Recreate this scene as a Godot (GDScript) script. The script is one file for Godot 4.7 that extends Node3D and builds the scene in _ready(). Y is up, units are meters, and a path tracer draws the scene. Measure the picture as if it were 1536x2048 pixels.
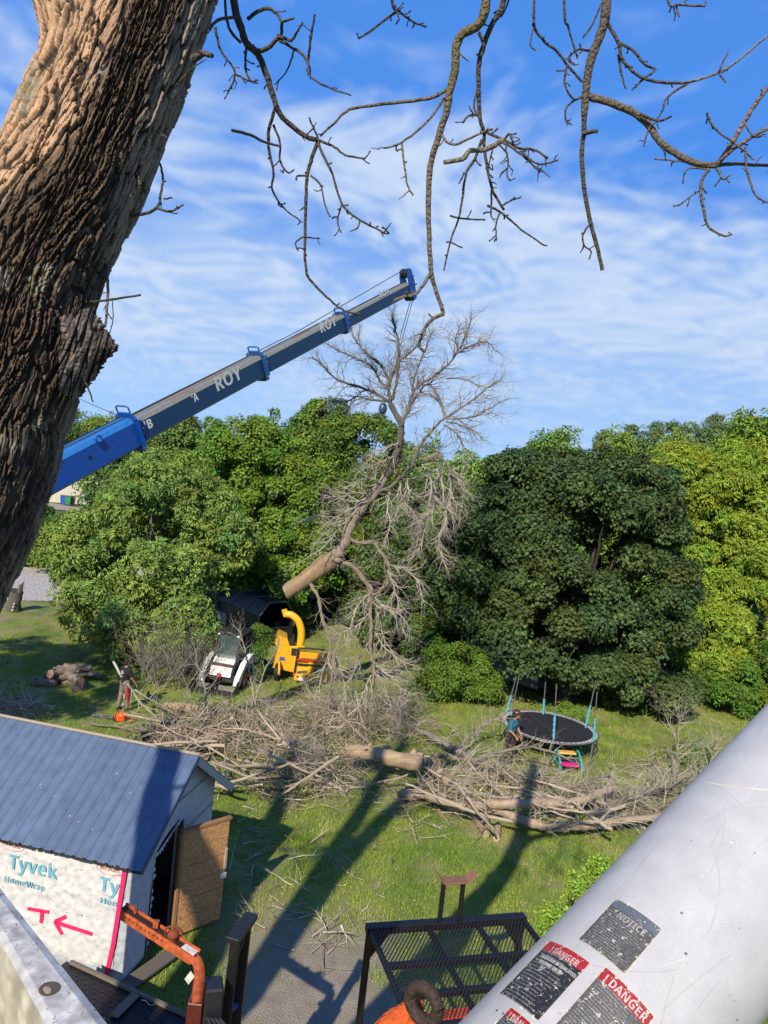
extends Node3D
# A tree crew at work behind a garden, seen from an aerial lift beside a dying maple. Metres, y up.

const F := 1517.7            # focal length of the lens in the photograph's own pixels (68 degrees over 2048)
const EYE := Vector3(0, 9.2, 0)
var right := Vector3.RIGHT
var upv := Vector3.UP
var fwd := Vector3.FORWARD
var rng := RandomNumberGenerator.new()
var mats := {}
var tex := {}
var taken := {}
var nz := FastNoiseLite.new()

class MB:
	# collects coloured triangles and commits them as one mesh
	var v := PackedVector3Array()
	var n := PackedVector3Array()
	var c := PackedColorArray()
	var t := PackedVector2Array()
	var i := PackedInt32Array()
	var col := Color.WHITE
	var jit := 0.0
	func vert(p: Vector3, nn: Vector3, uv := Vector2.ZERO) -> int:
		v.append(p)
		n.append(nn)
		c.append(col)
		t.append(uv)
		return v.size() - 1
	func tri(a: Vector3, b: Vector3, d: Vector3) -> void:
		var nn := (d - a).cross(b - a).normalized()
		var k := vert(a, nn)
		vert(b, nn)
		vert(d, nn)
		i.append_array([k, k + 1, k + 2])
	func quad(a: Vector3, b: Vector3, d: Vector3, e: Vector3) -> void:
		var nn := (d - a).cross(b - a).normalized()
		var k := vert(a, nn, Vector2(0, 0))
		vert(b, nn, Vector2(1, 0))
		vert(d, nn, Vector2(1, 1))
		vert(e, nn, Vector2(0, 1))
		i.append_array([k, k + 1, k + 2, k, k + 2, k + 3])
	func box(x: Transform3D, s: Vector3, b := 0.0) -> void:
		# a box with chamfered edges
		var h := s * 0.5
		b = minf(b, minf(h.x, minf(h.y, h.z)) * 0.6)
		var p := func(sx: float, sy: float, sz: float, ax: int) -> Vector3:
			var q := Vector3(sx * (h.x - (b if ax != 0 else 0.0)), sy * (h.y - (b if ax != 1 else 0.0)), sz * (h.z - (b if ax != 2 else 0.0)))
			return x * q
		for ax in 3:
			for sg in [-1.0, 1.0]:
				var q := []
				for e in [[-1.0, -1.0], [1.0, -1.0], [1.0, 1.0], [-1.0, 1.0]]:
					var w := [0.0, 0.0, 0.0]
					w[ax] = sg
					w[(ax + 1) % 3] = e[0]
					w[(ax + 2) % 3] = e[1]
					q.append(p.call(w[0], w[1], w[2], ax))
				if sg > 0:
					quad(q[3], q[2], q[1], q[0])
				else:
					quad(q[0], q[1], q[2], q[3])
		if b <= 0.0:
			return
		for ax in 3:
			var a1 := (ax + 1) % 3
			var a2 := (ax + 2) % 3
			for s1 in [-1.0, 1.0]:
				for s2 in [-1.0, 1.0]:
					var w := [0.0, 0.0, 0.0]
					w[a1] = s1
					w[a2] = s2
					w[ax] = -1.0
					var q0 = p.call(w[0], w[1], w[2], a1)
					var q1 = p.call(w[0], w[1], w[2], a2)
					w[ax] = 1.0
					var q2 = p.call(w[0], w[1], w[2], a2)
					var q3 = p.call(w[0], w[1], w[2], a1)
					if s1 * s2 > 0:
						quad(q3, q2, q1, q0)
					else:
						quad(q0, q1, q2, q3)
		for sx in [-1.0, 1.0]:
			for sy in [-1.0, 1.0]:
				for sz in [-1.0, 1.0]:
					if sx * sy * sz > 0:
						tri(p.call(sx, sy, sz, 2), p.call(sx, sy, sz, 1), p.call(sx, sy, sz, 0))
					else:
						tri(p.call(sx, sy, sz, 0), p.call(sx, sy, sz, 1), p.call(sx, sy, sz, 2))
	func bar(a: Vector3, b: Vector3, w: float, h: float, bev := 0.0, up := Vector3.UP) -> void:
		var d := b - a
		var z := d.normalized()
		if absf(z.dot(up)) > 0.98:
			up = Vector3.RIGHT
		var xx := up.cross(z).normalized()
		var yy := z.cross(xx)
		box(Transform3D(Basis(xx, yy, z), (a + b) * 0.5), Vector3(w, h, d.length()), bev)
	func tube(p: PackedVector3Array, r: PackedFloat32Array, sides := 6, cap := true, endcol := Color(-1, 0, 0)) -> void:
		# a smooth tube along p; endcol colours the two cut faces
		var m := p.size()
		if m < 2:
			return
		var first := v.size()
		var d0 := (p[1] - p[0]).normalized()
		var u := d0.cross(Vector3.UP if absf(d0.y) < 0.9 else Vector3.RIGHT).normalized()
		for k in m:
			var d := (p[mini(k + 1, m - 1)] - p[maxi(k - 1, 0)]).normalized()
			u = (u - d * u.dot(d)).normalized()
			var w := d.cross(u)
			for s in sides:
				var a := TAU * s / sides
				var o := u * cos(a) + w * sin(a)
				vert(p[k] + o * r[k], o, Vector2(float(s) / sides, k))
				if jit > 0.0:
					var hsh := fposmod(sin((first + k * 7 + s * 31) * 12.9898) * 43758.5453, 1.0)
					c[c.size() - 1] = col * (1.0 + jit * (hsh - 0.55) * 2.0)
		for k in m - 1:
			for s in sides:
				var a := first + k * sides + s
				var b := first + k * sides + (s + 1) % sides
				i.append_array([a, a + sides, b, b, a + sides, b + sides])
		if cap:
			var keep := col
			if endcol.r >= 0.0:
				col = endcol
			for e in [0, m - 1]:
				var d := (p[1] - p[0]).normalized() if e == 0 else (p[m - 1] - p[m - 2]).normalized()
				var nn := -d if e == 0 else d
				var mid := vert(p[e], nn)
				var ring := v.size()
				for s in sides:
					vert(v[first + e * sides + s], nn)
				for s in sides:
					if e == 0:
						i.append_array([mid, ring + s, ring + (s + 1) % sides])
					else:
						i.append_array([mid, ring + (s + 1) % sides, ring + s])
			col = keep
	func rod(a: Vector3, b: Vector3, r: float, sides := 8, r2 := -1.0) -> void:
		tube(PackedVector3Array([a, b]), PackedFloat32Array([r, r if r2 < 0.0 else r2]), sides)
	func prism(x: Transform3D, pts: PackedVector2Array, depth: float) -> void:
		# a polygon in the local xy plane given depth along local z, centred
		var id := Geometry2D.triangulate_polygon(pts)
		for sg in [-0.5, 0.5]:
			for k in range(0, id.size(), 3):
				var q := []
				for m in 3:
					var w := pts[id[k + m]]
					q.append(x * Vector3(w.x, w.y, sg * depth))
				var out = x.basis.z * sg
				if (q[2] - q[0]).cross(q[1] - q[0]).dot(out) < 0.0:
					tri(q[0], q[2], q[1])
				else:
					tri(q[0], q[1], q[2])
		var area := 0.0
		for k in pts.size():
			var a := pts[k]
			var b := pts[(k + 1) % pts.size()]
			area += a.x * b.y - b.x * a.y
		for k in pts.size():
			var a := pts[k]
			var b := pts[(k + 1) % pts.size()]
			if area < 0.0:
				var sw := a
				a = b
				b = sw
			var z := depth * 0.5
			quad(x * Vector3(a.x, a.y, -z), x * Vector3(a.x, a.y, z), x * Vector3(b.x, b.y, z), x * Vector3(b.x, b.y, -z))
	func ball(x: Transform3D, r: Vector3, rings := 8, sides := 12) -> void:
		var first := v.size()
		for k in rings + 1:
			var a := PI * k / rings
			for s in sides:
				var b := TAU * s / sides
				var o := Vector3(sin(a) * cos(b), cos(a), sin(a) * sin(b))
				vert(x * (o * r), (x.basis * (o / r)).normalized())
		for k in rings:
			for s in sides:
				var a := first + k * sides + s
				var b := first + k * sides + (s + 1) % sides
				i.append_array([a, b, a + sides, b, b + sides, a + sides])
	func torus(x: Transform3D, rr: float, r: float, sides := 24, m := 10, arc := TAU) -> void:
		var p := PackedVector3Array()
		var q := PackedFloat32Array()
		for k in sides + 1:
			var a := arc * k / sides
			p.append(x * (Vector3(cos(a), sin(a), 0) * rr))
			q.append(r)
		tube(p, q, m, arc < TAU - 0.01)
	func mesh(origin := Vector3.ZERO) -> ArrayMesh:
		var ok := PackedInt32Array()
		ok.resize(i.size())
		for k in range(0, i.size(), 3):
			var a := i[k]
			var b := i[k + 1]
			var d := i[k + 2]
			ok[k] = a
			if (v[d] - v[a]).cross(v[b] - v[a]).dot(n[a] + n[b] + n[d]) < 0.0:
				ok[k + 1] = d
				ok[k + 2] = b
			else:
				ok[k + 1] = b
				ok[k + 2] = d
		if origin != Vector3.ZERO:
			for k in v.size():
				v[k] -= origin
		var arr := []
		arr.resize(Mesh.ARRAY_MAX)
		arr[Mesh.ARRAY_VERTEX] = v
		arr[Mesh.ARRAY_NORMAL] = n
		arr[Mesh.ARRAY_COLOR] = c
		arr[Mesh.ARRAY_TEX_UV] = t
		arr[Mesh.ARRAY_INDEX] = ok
		var am := ArrayMesh.new()
		am.add_surface_from_arrays(Mesh.PRIMITIVE_TRIANGLES, arr)
		return am

# ---- where a sight line goes ----
func ray(x: float, y: float) -> Vector3:
	return right * ((x - 768.0) / F) - upv * ((y - 1024.0) / F) + fwd
func at(x: float, y: float, d: float) -> Vector3:
	return EYE + ray(x, y) * d
func gp(x: float, y: float, h := 0.0) -> Vector3:
	var d := ray(x, y)
	return EYE + d * ((h - EYE.y) / d.y)
func onto(x: float, y: float, p: Vector3, nn: Vector3) -> Vector3:
	var d := ray(x, y)
	return EYE + d * ((p - EYE).dot(nn) / d.dot(nn))
func ru(a: float, b: float) -> float:
	return rng.randf_range(a, b)
func rv() -> Vector3:
	return Vector3(rng.randfn(), rng.randfn(), rng.randfn()).normalized()
func yaw(a: float, p := Vector3.ZERO) -> Transform3D:
	return Transform3D(Basis(Vector3.UP, a), p)
func T(x: float, y: float, z: float) -> Transform3D:
	return Transform3D(Basis.IDENTITY, Vector3(x, y, z))
func ease01(a: float, b: float, x: float) -> float:
	return smoothstep(a, b, x)

# ---- names, labels, materials ----
func numbered(s: String) -> String:
	var k: int = taken.get(s, 0)
	taken[s] = k + 1
	return s if k == 0 else "%s_%03d" % [s, k]
func tag(o: Node, label: String, category: String, group := "", kind := "") -> void:
	if label:
		o.set_meta("label", label)
	if category:
		o.set_meta("category", category)
	if group:
		o.set_meta("group", group)
	if kind:
		o.set_meta("kind", kind)
func thing(called: String, label: String, category: String, p := Vector3.ZERO, turn := 0.0, group := "") -> Node3D:
	var o := Node3D.new()
	o.name = numbered(called)
	add_child(o)
	o.position = p
	o.rotation.y = turn
	tag(o, label, category, group)
	return o
func part(called: String, m: Mesh, mt: Material, parent: Node3D, label := "", kind := "") -> MeshInstance3D:
	var o := MeshInstance3D.new()
	o.name = called
	o.mesh = m
	o.material_override = mt
	parent.add_child(o, true)
	tag(o, label, "", "", kind)
	return o
func single(called: String, mb: MB, mt: Material, label: String, category: String, p := Vector3.ZERO, group := "", kind := "") -> MeshInstance3D:
	var o := MeshInstance3D.new()
	o.name = numbered(called)
	o.mesh = mb.mesh(p)
	o.material_override = mt
	o.position = p
	add_child(o)
	tag(o, label, category, group, kind)
	return o
func many(called: String, m: Mesh, mt: Material, places: Array[Transform3D], tints: PackedColorArray, parent: Node3D) -> MultiMeshInstance3D:
	var mm := MultiMesh.new()
	mm.transform_format = MultiMesh.TRANSFORM_3D
	mm.use_colors = true
	mm.mesh = m
	mm.instance_count = places.size()
	for k in places.size():
		mm.set_instance_transform(k, places[k])
		mm.set_instance_color(k, tints[k])
	var o := MultiMeshInstance3D.new()
	o.name = called
	o.multimesh = mm
	o.material_override = mt
	parent.add_child(o, true)
	return o
func noise(seed_: int, freq: float, oct := 4, kind := FastNoiseLite.TYPE_SIMPLEX_SMOOTH) -> FastNoiseLite:
	var q := FastNoiseLite.new()
	q.seed = seed_
	q.noise_type = kind
	q.frequency = freq
	q.fractal_type = FastNoiseLite.FRACTAL_FBM if oct > 1 else FastNoiseLite.FRACTAL_NONE
	q.fractal_octaves = oct
	return q
func noisy(called: String, seed_: int, freq: float, oct: int, lo: float, hi: float, size := 512, kind := FastNoiseLite.TYPE_SIMPLEX_SMOOTH) -> ImageTexture:
	# a seamless grey texture between lo and hi
	if not tex.has(called):
		var im := noise(seed_, freq, oct, kind).get_seamless_image(size, size)
		im.convert(Image.FORMAT_RGB8)
		var d := im.get_data()
		for k in d.size():
			d[k] = int(clampf(lerpf(lo, hi, d[k] / 255.0), 0.0, 1.0) * 255.0)
		tex[called] = ImageTexture.create_from_image(Image.create_from_data(size, size, false, Image.FORMAT_RGB8, d))
	return tex[called]
func mat(called: String, rough: float, metal := 0.0, mottle := "", mscale := 1.0, bump := "", bscale := 1.0, bdepth := 0.0, world := false) -> StandardMaterial3D:
	# vertex colours carry the base colour; mottle and bump are seamless grain
	if mats.has(called):
		return mats[called]
	var m := StandardMaterial3D.new()
	m.resource_name = called
	m.vertex_color_use_as_albedo = true
	m.roughness = rough
	m.metallic = metal
	if mottle:
		m.albedo_texture = tex[mottle]
		m.uv1_triplanar = true
		m.uv1_world_triplanar = world
		m.uv1_scale = Vector3.ONE * mscale
	if bump:
		m.heightmap_enabled = true
		m.heightmap_texture = tex[bump]
		m.heightmap_scale = bdepth
		m.uv1_triplanar = true
		m.uv1_world_triplanar = world
		m.uv1_scale = Vector3.ONE * bscale
	mats[called] = m
	return m
func leafmat(called: String, glow: Color) -> StandardMaterial3D:
	var m := StandardMaterial3D.new()
	m.resource_name = called
	m.vertex_color_use_as_albedo = true
	m.roughness = 0.55
	m.metallic_specular = 0.35
	m.backlight_enabled = true
	m.backlight = glow
	m.cull_mode = BaseMaterial3D.CULL_DISABLED
	return m

# ---- lines of wood ----
func curve(pts: Array, steps := 4) -> PackedVector3Array:
	# smooth line through points
	var out := PackedVector3Array()
	var m := pts.size()
	for k in m - 1:
		var a: Vector3 = pts[maxi(k - 1, 0)]
		var b: Vector3 = pts[k]
		var d: Vector3 = pts[k + 1]
		var e: Vector3 = pts[mini(k + 2, m - 1)]
		for s in steps:
			out.append(b.cubic_interpolate(d, a, e, float(s) / steps))
	out.append(pts[m - 1])
	return out
func traced(xy: Array, d0: float, d1: float, steps := 4) -> PackedVector3Array:
	# a line seen at these places, its distance running from d0 to d1
	var pts := []
	var m := xy.size() / 2
	for k in m:
		var f := float(k) / maxf(m - 1, 1)
		pts.append(at(xy[k * 2], xy[k * 2 + 1], lerpf(d0, d1, f)))
	return curve(pts, steps)
func taper(m: int, r0: float, r1: float, knob := 0.0) -> PackedFloat32Array:
	var r := PackedFloat32Array()
	for k in m:
		r.append(lerpf(r0, r1, float(k) / maxf(m - 1, 1)) * (1.0 + knob * rng.randfn()))
	return r
func rough_line(p: PackedVector3Array, amount: float) -> PackedVector3Array:
	for k in range(1, p.size()):
		p[k] += rv() * amount
	return p
func sprout(mb: MB, p: Vector3, d: Vector3, length: float, r: float, level: int, droop: float, crook := 0.3, sides := 4) -> void:
	# a twig with forks of its own
	var seg := maxi(3, int(length / 0.16)) if level > 0 else 3
	seg = mini(seg, 8)
	var pts := PackedVector3Array([p])
	var rad := PackedFloat32Array([r])
	var q := p
	var dir := d.normalized()
	for k in seg:
		dir = (dir + rv() * crook * 0.5 + Vector3.DOWN * droop * 0.12).normalized()
		q += dir * length / seg
		pts.append(q)
		rad.append(maxf(r * (1.0 - 0.75 * (k + 1) / seg), 0.0016))
		if level > 0 and k > 0:
			var forks := 1 if rng.randf() < 0.75 else 2
			for f in forks:
				var side := dir.cross(rv()).normalized()
				sprout(mb, q, dir * ru(0.5, 1.0) + side * ru(0.5, 1.0), length * ru(0.3, 0.6), rad[k + 1] * 0.75, level - 1, droop, crook, sides if sides < 4 else sides - 1)
	mb.tube(pts, rad, sides, false)

# ---- sky ----
func make_sky() -> PanoramaSkyMaterial:
	var w := 2048
	var h := 1024
	var big := noise(5, 0.5, 4)
	var streak := noise(11, 1.2, 5)
	var fine := noise(23, 6.5, 4)
	var warp := noise(31, 0.8, 2)
	var data := PackedByteArray()
	data.resize(w * h * 3)
	var ground := Color(0.16, 0.2, 0.13)
	for y in h:
		var el := PI * 0.5 - PI * (y + 0.5) / h
		var deg := rad_to_deg(el)
		var k := y * w * 3
		if el < 0.0:
			for x in w:
				data[k] = 120
				data[k + 1] = 132
				data[k + 2] = 128
				k += 3
			continue
		var top := Color(0.034, 0.145, 0.5)
		var mid := Color(0.052, 0.2, 0.6)
		var low := Color(0.24, 0.43, 0.72)
		var base := mid.lerp(top, ease01(22.0, 50.0, deg)) if deg > 22.0 else low.lerp(mid, ease01(1.0, 22.0, deg))
		var ce := cos(el)
		var se := sin(el) + 0.10
		for x in w:
			var az := TAU * (x + 0.5) / w - PI
			var dx := sin(az) * ce / se
			var dz := -cos(az) * ce / se
			var wx := warp.get_noise_2d(dx * 1.2, dz * 1.2) * 0.3
			var b := big.get_noise_2d(dx * 0.7 + wx, dz * 0.9)
			var s := streak.get_noise_2d(dx * 0.9 + wx + dz * 0.35, dz * 1.15 - dx * 0.2)
			var f := fine.get_noise_2d(dx * 0.95 + wx + dz * 0.3, dz * 0.8 - dx * 0.3)
			var edge := 19.5 + 8.0 * sin(az) * 2.0 * (0.5 + 0.5 * cos(az)) + b * 10.0 + f * 3.0
			var cover := 1.0 - ease01(edge - 4.0, edge + 6.0, deg)
			cover = maxf(cover, 0.03 + 0.3 * ease01(0.1, 0.6, b + f * 0.4))
			cover *= 0.35 + 0.65 * ease01(0.5, 9.0, deg)
			var dens := clampf(0.56 + s * 0.34 + f * 0.42 + b * 0.6, 0.0, 1.0)
			var a := cover * (0.5 + 0.46 * ease01(0.1, 0.9, dens))
			var lit := clampf(0.4 + s * 0.3 + f * 0.6 + b * 0.3, 0.0, 1.0)
			var cl := Color(0.315, 0.43, 0.645).lerp(Color(0.475, 0.56, 0.685), lit)
			var c := base.lerp(cl, clampf(a, 0.0, 0.94)).linear_to_srgb()
			data[k] = int(c.r * 255.0)
			data[k + 1] = int(c.g * 255.0)
			data[k + 2] = int(c.b * 255.0)
			k += 3
	var m := PanoramaSkyMaterial.new()
	m.panorama = ImageTexture.create_from_image(Image.create_from_data(w, h, false, Image.FORMAT_RGB8, data))
	return m

func stage() -> void:
	var pitch := deg_to_rad(-3.5)
	var roll := deg_to_rad(6.5)
	fwd = Vector3(0, sin(pitch), -cos(pitch))
	var u0 := Vector3(0, cos(pitch), sin(pitch))
	right = Vector3.RIGHT * cos(roll) + u0 * sin(roll)
	upv = u0 * cos(roll) - Vector3.RIGHT * sin(roll)
	var cam := Camera3D.new()
	cam.name = "camera"
	cam.transform = Transform3D(Basis(right, upv, -fwd), EYE)
	cam.fov = 68.0
	cam.near = 0.05
	cam.far = 900.0
	add_child(cam)
	cam.current = true
	var env := Environment.new()
	env.background_mode = Environment.BG_SKY
	env.sky = Sky.new()
	env.sky.sky_material = make_sky()
	env.tonemap_mode = Environment.TONE_MAPPER_LINEAR
	env.tonemap_exposure = 1.42
	env.sdfgi_enabled = true
	env.ssao_enabled = true
	env.ssil_enabled = true
	var we := WorldEnvironment.new()
	we.name = "world_environment"
	we.environment = env
	add_child(we)
	var sun := DirectionalLight3D.new()
	sun.name = "sun"
	sun.light_energy = 1.6
	sun.light_color = Color(1.0, 0.945, 0.86)
	sun.light_angular_distance = 0.5
	sun.shadow_enabled = true
	var az := deg_to_rad(19.0)
	var el := deg_to_rad(36.0)
	var towards := Vector3(sin(az) * cos(el), -sin(el), -cos(az) * cos(el))
	sun.basis = Basis.looking_at(towards, Vector3.UP)
	add_child(sun)

func stuffs() -> void:
	rng.seed = 77
	nz = noise(3, 1.0, 4)
	noisy("mottle", 41, 0.012, 5, 0.62, 1.1)
	noisy("faint", 42, 0.014, 5, 0.84, 1.06)
	noisy("speck", 43, 0.07, 4, 0.6, 1.15)
	noisy("grain", 47, 0.05, 5, 0.0, 1.0)
	noisy("pits", 53, 0.09, 2, 0.0, 1.0, 512, FastNoiseLite.TYPE_CELLULAR)
	mat("wood", 0.85, 0.0, "speck", 2.2, "grain", 2.2, 1.2)
	mat("bark", 0.92, 0.0, "speck", 1.6, "grain", 1.6, 2.0)
	mat("twig", 0.9)
	mat("paint", 0.38, 0.0, "faint", 1.4)
	mat("gloss", 0.22, 0.0, "faint", 0.9)
	mat("matte", 0.8, 0.0, "mottle", 1.6)
	mat("cloth", 0.95, 0.0, "speck", 3.0, "grain", 3.0, 0.6)
	mat("rubber", 0.75, 0.0, "speck", 4.0)
	mat("steel", 0.45, 0.85, "mottle", 2.0)
	mat("black_steel", 0.42, 0.2, "speck", 2.0)
	mat("rust", 0.8, 0.35, "speck", 3.0, "grain", 3.0, 0.5)
	mat("skin", 0.6)
	mat("plain", 0.7)
	var g := StandardMaterial3D.new()
	g.resource_name = "glass"
	g.albedo_color = Color(0.3, 0.38, 0.36, 0.4)
	g.transparency = BaseMaterial3D.TRANSPARENCY_ALPHA
	g.roughness = 0.05
	mats["glass"] = g

func rgbv(r: float, g: float, b: float, k := 0.0) -> Color:
	var f := 1.0 + k * rng.randfn()
	return Color(r * f, g * f, b * f)
func lettering(s: String, height: float, thick: float, bold := true) -> TextMesh:
	# height of a capital letter
	var f := SystemFont.new()
	f.font_names = PackedStringArray(["Droid Sans"])
	f.font_weight = 700 if bold else 400
	var tm := TextMesh.new()
	tm.font = f
	tm.font_size = 64
	tm.text = s
	tm.pixel_size = height / 46.0
	tm.depth = thick
	return tm
func print_on(parent: Node3D, called: String, s: String, c: Color, h: float, centre: Vector3, xdir: Vector3, ydir: Vector3, width := 0.0, label := "") -> MeshInstance3D:
	# flat lettering lying on a surface; world axes, parent at its place without turn
	var tm := lettering(s, h, 0.003)
	var m := StandardMaterial3D.new()
	m.albedo_color = c.linear_to_srgb()
	m.roughness = 0.7
	var o := MeshInstance3D.new()
	o.name = called
	o.mesh = tm
	o.material_override = m
	parent.add_child(o, true)
	var sx := 1.0
	if width > 0.0:
		var bb := tm.get_aabb()
		if bb.size.x > 0.0:
			sx = width / bb.size.x
	var z := xdir.cross(ydir).normalized()
	var y := z.cross(xdir).normalized()
	o.transform = parent.global_transform.affine_inverse() * Transform3D(Basis(xdir.normalized() * sx, y, z), centre)
	if label:
		o.set_meta("label", label)
	return o

# ---- ground ----
func dirt_at(p: Vector3) -> float:
	# 1 on the bare worn track in the foreground, 0 on the lawn
	var q := Vector2(p.x, p.z)
	var w := nz.get_noise_2d(p.x * 0.55, p.z * 0.55) * 0.9 + nz.get_noise_2d(p.x * 2.4, p.z * 2.4) * 0.5
	var d := 1.0 - ease01(0.5, 2.0, absf(q.x + 0.3) * 0.85 + w)
	d *= ease01(-16.2, -13.2, p.z + w * 0.8)
	return clampf(d, 0.0, 1.0)
func sheet(called: String, pts: Array, y: float, c: Color, mt: Material) -> void:
	var mb := MB.new()
	mb.col = c
	var poly := PackedVector2Array()
	for p in pts:
		poly.append(Vector2(p.x, p.z))
	var id := Geometry2D.triangulate_polygon(poly)
	for k in range(0, id.size(), 3):
		var q := []
		for m in 3:
			q.append(mb.vert(Vector3(poly[id[k + m]].x, y, poly[id[k + m]].y), Vector3.UP))
		mb.i.append_array(q)
	var o := MeshInstance3D.new()
	o.name = numbered(called)
	o.mesh = mb.mesh()
	o.material_override = mt
	add_child(o)
	o.set_meta("kind", "structure")
func grounds() -> void:
	var soil := mat("soil", 0.95, 0.0, "speck", 0.9, "grain", 0.9, 1.2, true)
	sheet("ground", [Vector3(-400, 0, 60), Vector3(400, 0, 60), Vector3(400, 0, -420), Vector3(-400, 0, -420)], -0.06, Color(0.08, 0.13, 0.025), soil)
	var mb := MB.new()
	var x0 := -20.0
	var z0 := 4.0
	var st := 0.16
	var nx := 262
	var nzz := 290
	var sawdust := [gp(437, 1430), gp(900, 1568), gp(700, 1515), gp(955, 1640), gp(985, 1668), gp(800, 1592)]
	for j in nzz + 1:
		for k in nx + 1:
			var p := Vector3(x0 + k * st, 0, z0 - j * st)
			p.y = 0.02 * nz.get_noise_2d(p.x * 0.5, p.z * 0.5) + 0.008 * nz.get_noise_2d(p.x * 4.0, p.z * 4.0)
			var g := nz.get_noise_2d(p.x * 0.35 + 40.0, p.z * 0.35)
			var f := nz.get_noise_2d(p.x * 2.6, p.z * 2.6 + 9.0)
			var c := Color(0.115, 0.185, 0.02).lerp(Color(0.215, 0.26, 0.04), clampf(0.5 + g * 0.9 + f * 0.4, 0.0, 1.0))
			var worn := ease01(0.22, 0.55, nz.get_noise_2d(p.x * 0.7 + 11.0, p.z * 0.7) + 0.25 * f - 0.02 * (p.z + 16.0))
			worn = maxf(worn, 0.9 * ease01(0.0, 0.5, 0.75 - Vector2((p.x + 1.9) / 1.4, (p.z + 15.6) / 3.2).length() + 0.5 * f + 0.3 * g))
			c = c.lerp(Color(0.27, 0.225, 0.115), worn * 0.7)
			var dust := 0.0
			for sd in sawdust:
				dust = maxf(dust, 1.0 - ease01(0.25, 1.0, Vector2(p.x - sd.x, p.z - sd.z).length() + 0.35 * f))
			c = c.lerp(Color(0.42, 0.33, 0.19), dust * 0.7)
			c *= 0.88 + 0.24 * clampf(0.5 + 1.4 * nz.get_noise_2d(p.x * 1.1 + 200.0, p.z * 0.5), 0.0, 1.0)
			c = c.lerp(Color(0.33, 0.285, 0.22).lerp(Color(0.23, 0.195, 0.15), clampf(0.5 + f, 0.0, 1.0)), dirt_at(p))
			mb.col = c
			mb.vert(p, Vector3(-0.02 * g, 1, 0.0).normalized())
	for j in nzz:
		for k in nx:
			var a := j * (nx + 1) + k
			mb.i.append_array([a, a + 1, a + nx + 1, a + 1, a + nx + 2, a + nx + 1])
	var o := MeshInstance3D.new()
	o.name = "lawn"
	o.mesh = mb.mesh()
	o.material_override = soil
	add_child(o)
	o.set_meta("kind", "structure")
	# grass blades over the lawn
	var blade := MB.new()
	for k in 26:
		var p := Vector3(ru(-0.17, 0.17), 0, ru(-0.17, 0.17))
		var d := Vector3(rng.randfn(), 0, rng.randfn()).normalized()
		var hh := ru(0.03, 0.085)
		var s := d.cross(Vector3.UP) * 0.006
		blade.col = rgbv(1, 1, 1, 0.15)
		blade.tri(p - s, p + d * hh * ru(0.3, 0.8) + Vector3.UP * hh, p + s)
	var places: Array[Transform3D] = []
	var tints := PackedColorArray()
	for k in 26000:
		var z := -8.0 - 34.0 * rng.randf()
		var p := Vector3(ru(-1, 1) * (3.0 - z * 0.55) + 1.0, 0, z)
		if p.x < -16 or p.x > 21.0 or rng.randf() < dirt_at(p) * 1.3:
			continue
		var g := nz.get_noise_2d(p.x * 0.35 + 40.0, p.z * 0.35)
		var clump := 1.0 + maxf(0.0, nz.get_noise_2d(p.x * 1.3 + 70.0, p.z * 1.3)) * 1.6
		places.append(Transform3D(Basis(Vector3.UP, ru(0, TAU)).scaled(Vector3(1.1, clump * ru(0.7, 1.2), 1.1)), p))
		var c := Color(0.15, 0.25, 0.025).lerp(Color(0.3, 0.36, 0.055), clampf(0.45 + g + rng.randfn() * 0.22, 0.0, 1.0))
		tints.append(c)
	var gm := leafmat("grass", Color(0.25, 0.3, 0.1))
	var go := many("grass", blade.mesh(), gm, places, tints, self)
	go.set_meta("kind", "stuff")
	tag(go, "short mown grass blades covering the back lawn", "grass")
	# white clover heads
	var dot := MB.new()
	dot.ball(T(0, 0.05, 0), Vector3.ONE * 0.011, 3, 5)
	places = []
	tints = PackedColorArray()
	for k in 650:
		var z := -11.0 - 14.0 * rng.randf()
		var p := Vector3(ru(-3, 9), 0, z)
		if dirt_at(p) > 0.2 or nz.get_noise_2d(p.x * 0.8, p.z * 0.8 + 33.0) < -0.05:
			continue
		places.append(Transform3D(Basis.IDENTITY, p + Vector3.UP * ru(0, 0.03)))
		tints.append(Color(0.6, 0.6, 0.48))
	var co := many("clover_flowers", dot.mesh(), mats["plain"], places, tints, self)
	co.set_meta("kind", "stuff")
	tag(co, "tiny white clover heads dotted over the near lawn", "clover")
	var paving := mat("paving", 0.9, 0.0, "mottle", 0.4, "grain", 0.8, 1.0, true)
	sheet("parking_lot", [gp(-60, 1158), gp(48, 1130), gp(200, 1122), gp(330, 1135), gp(300, 1195), gp(110, 1203), gp(20, 1202), gp(-60, 1215)], 0.03, Color(0.46, 0.44, 0.41), paving)
	sheet("driveway", [gp(20, 1004), gp(85, 1003), gp(170, 1018), gp(260, 1030), gp(250, 1042), gp(130, 1021), gp(20, 1014)], 0.03, Color(0.36, 0.3, 0.25), paving)

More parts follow.
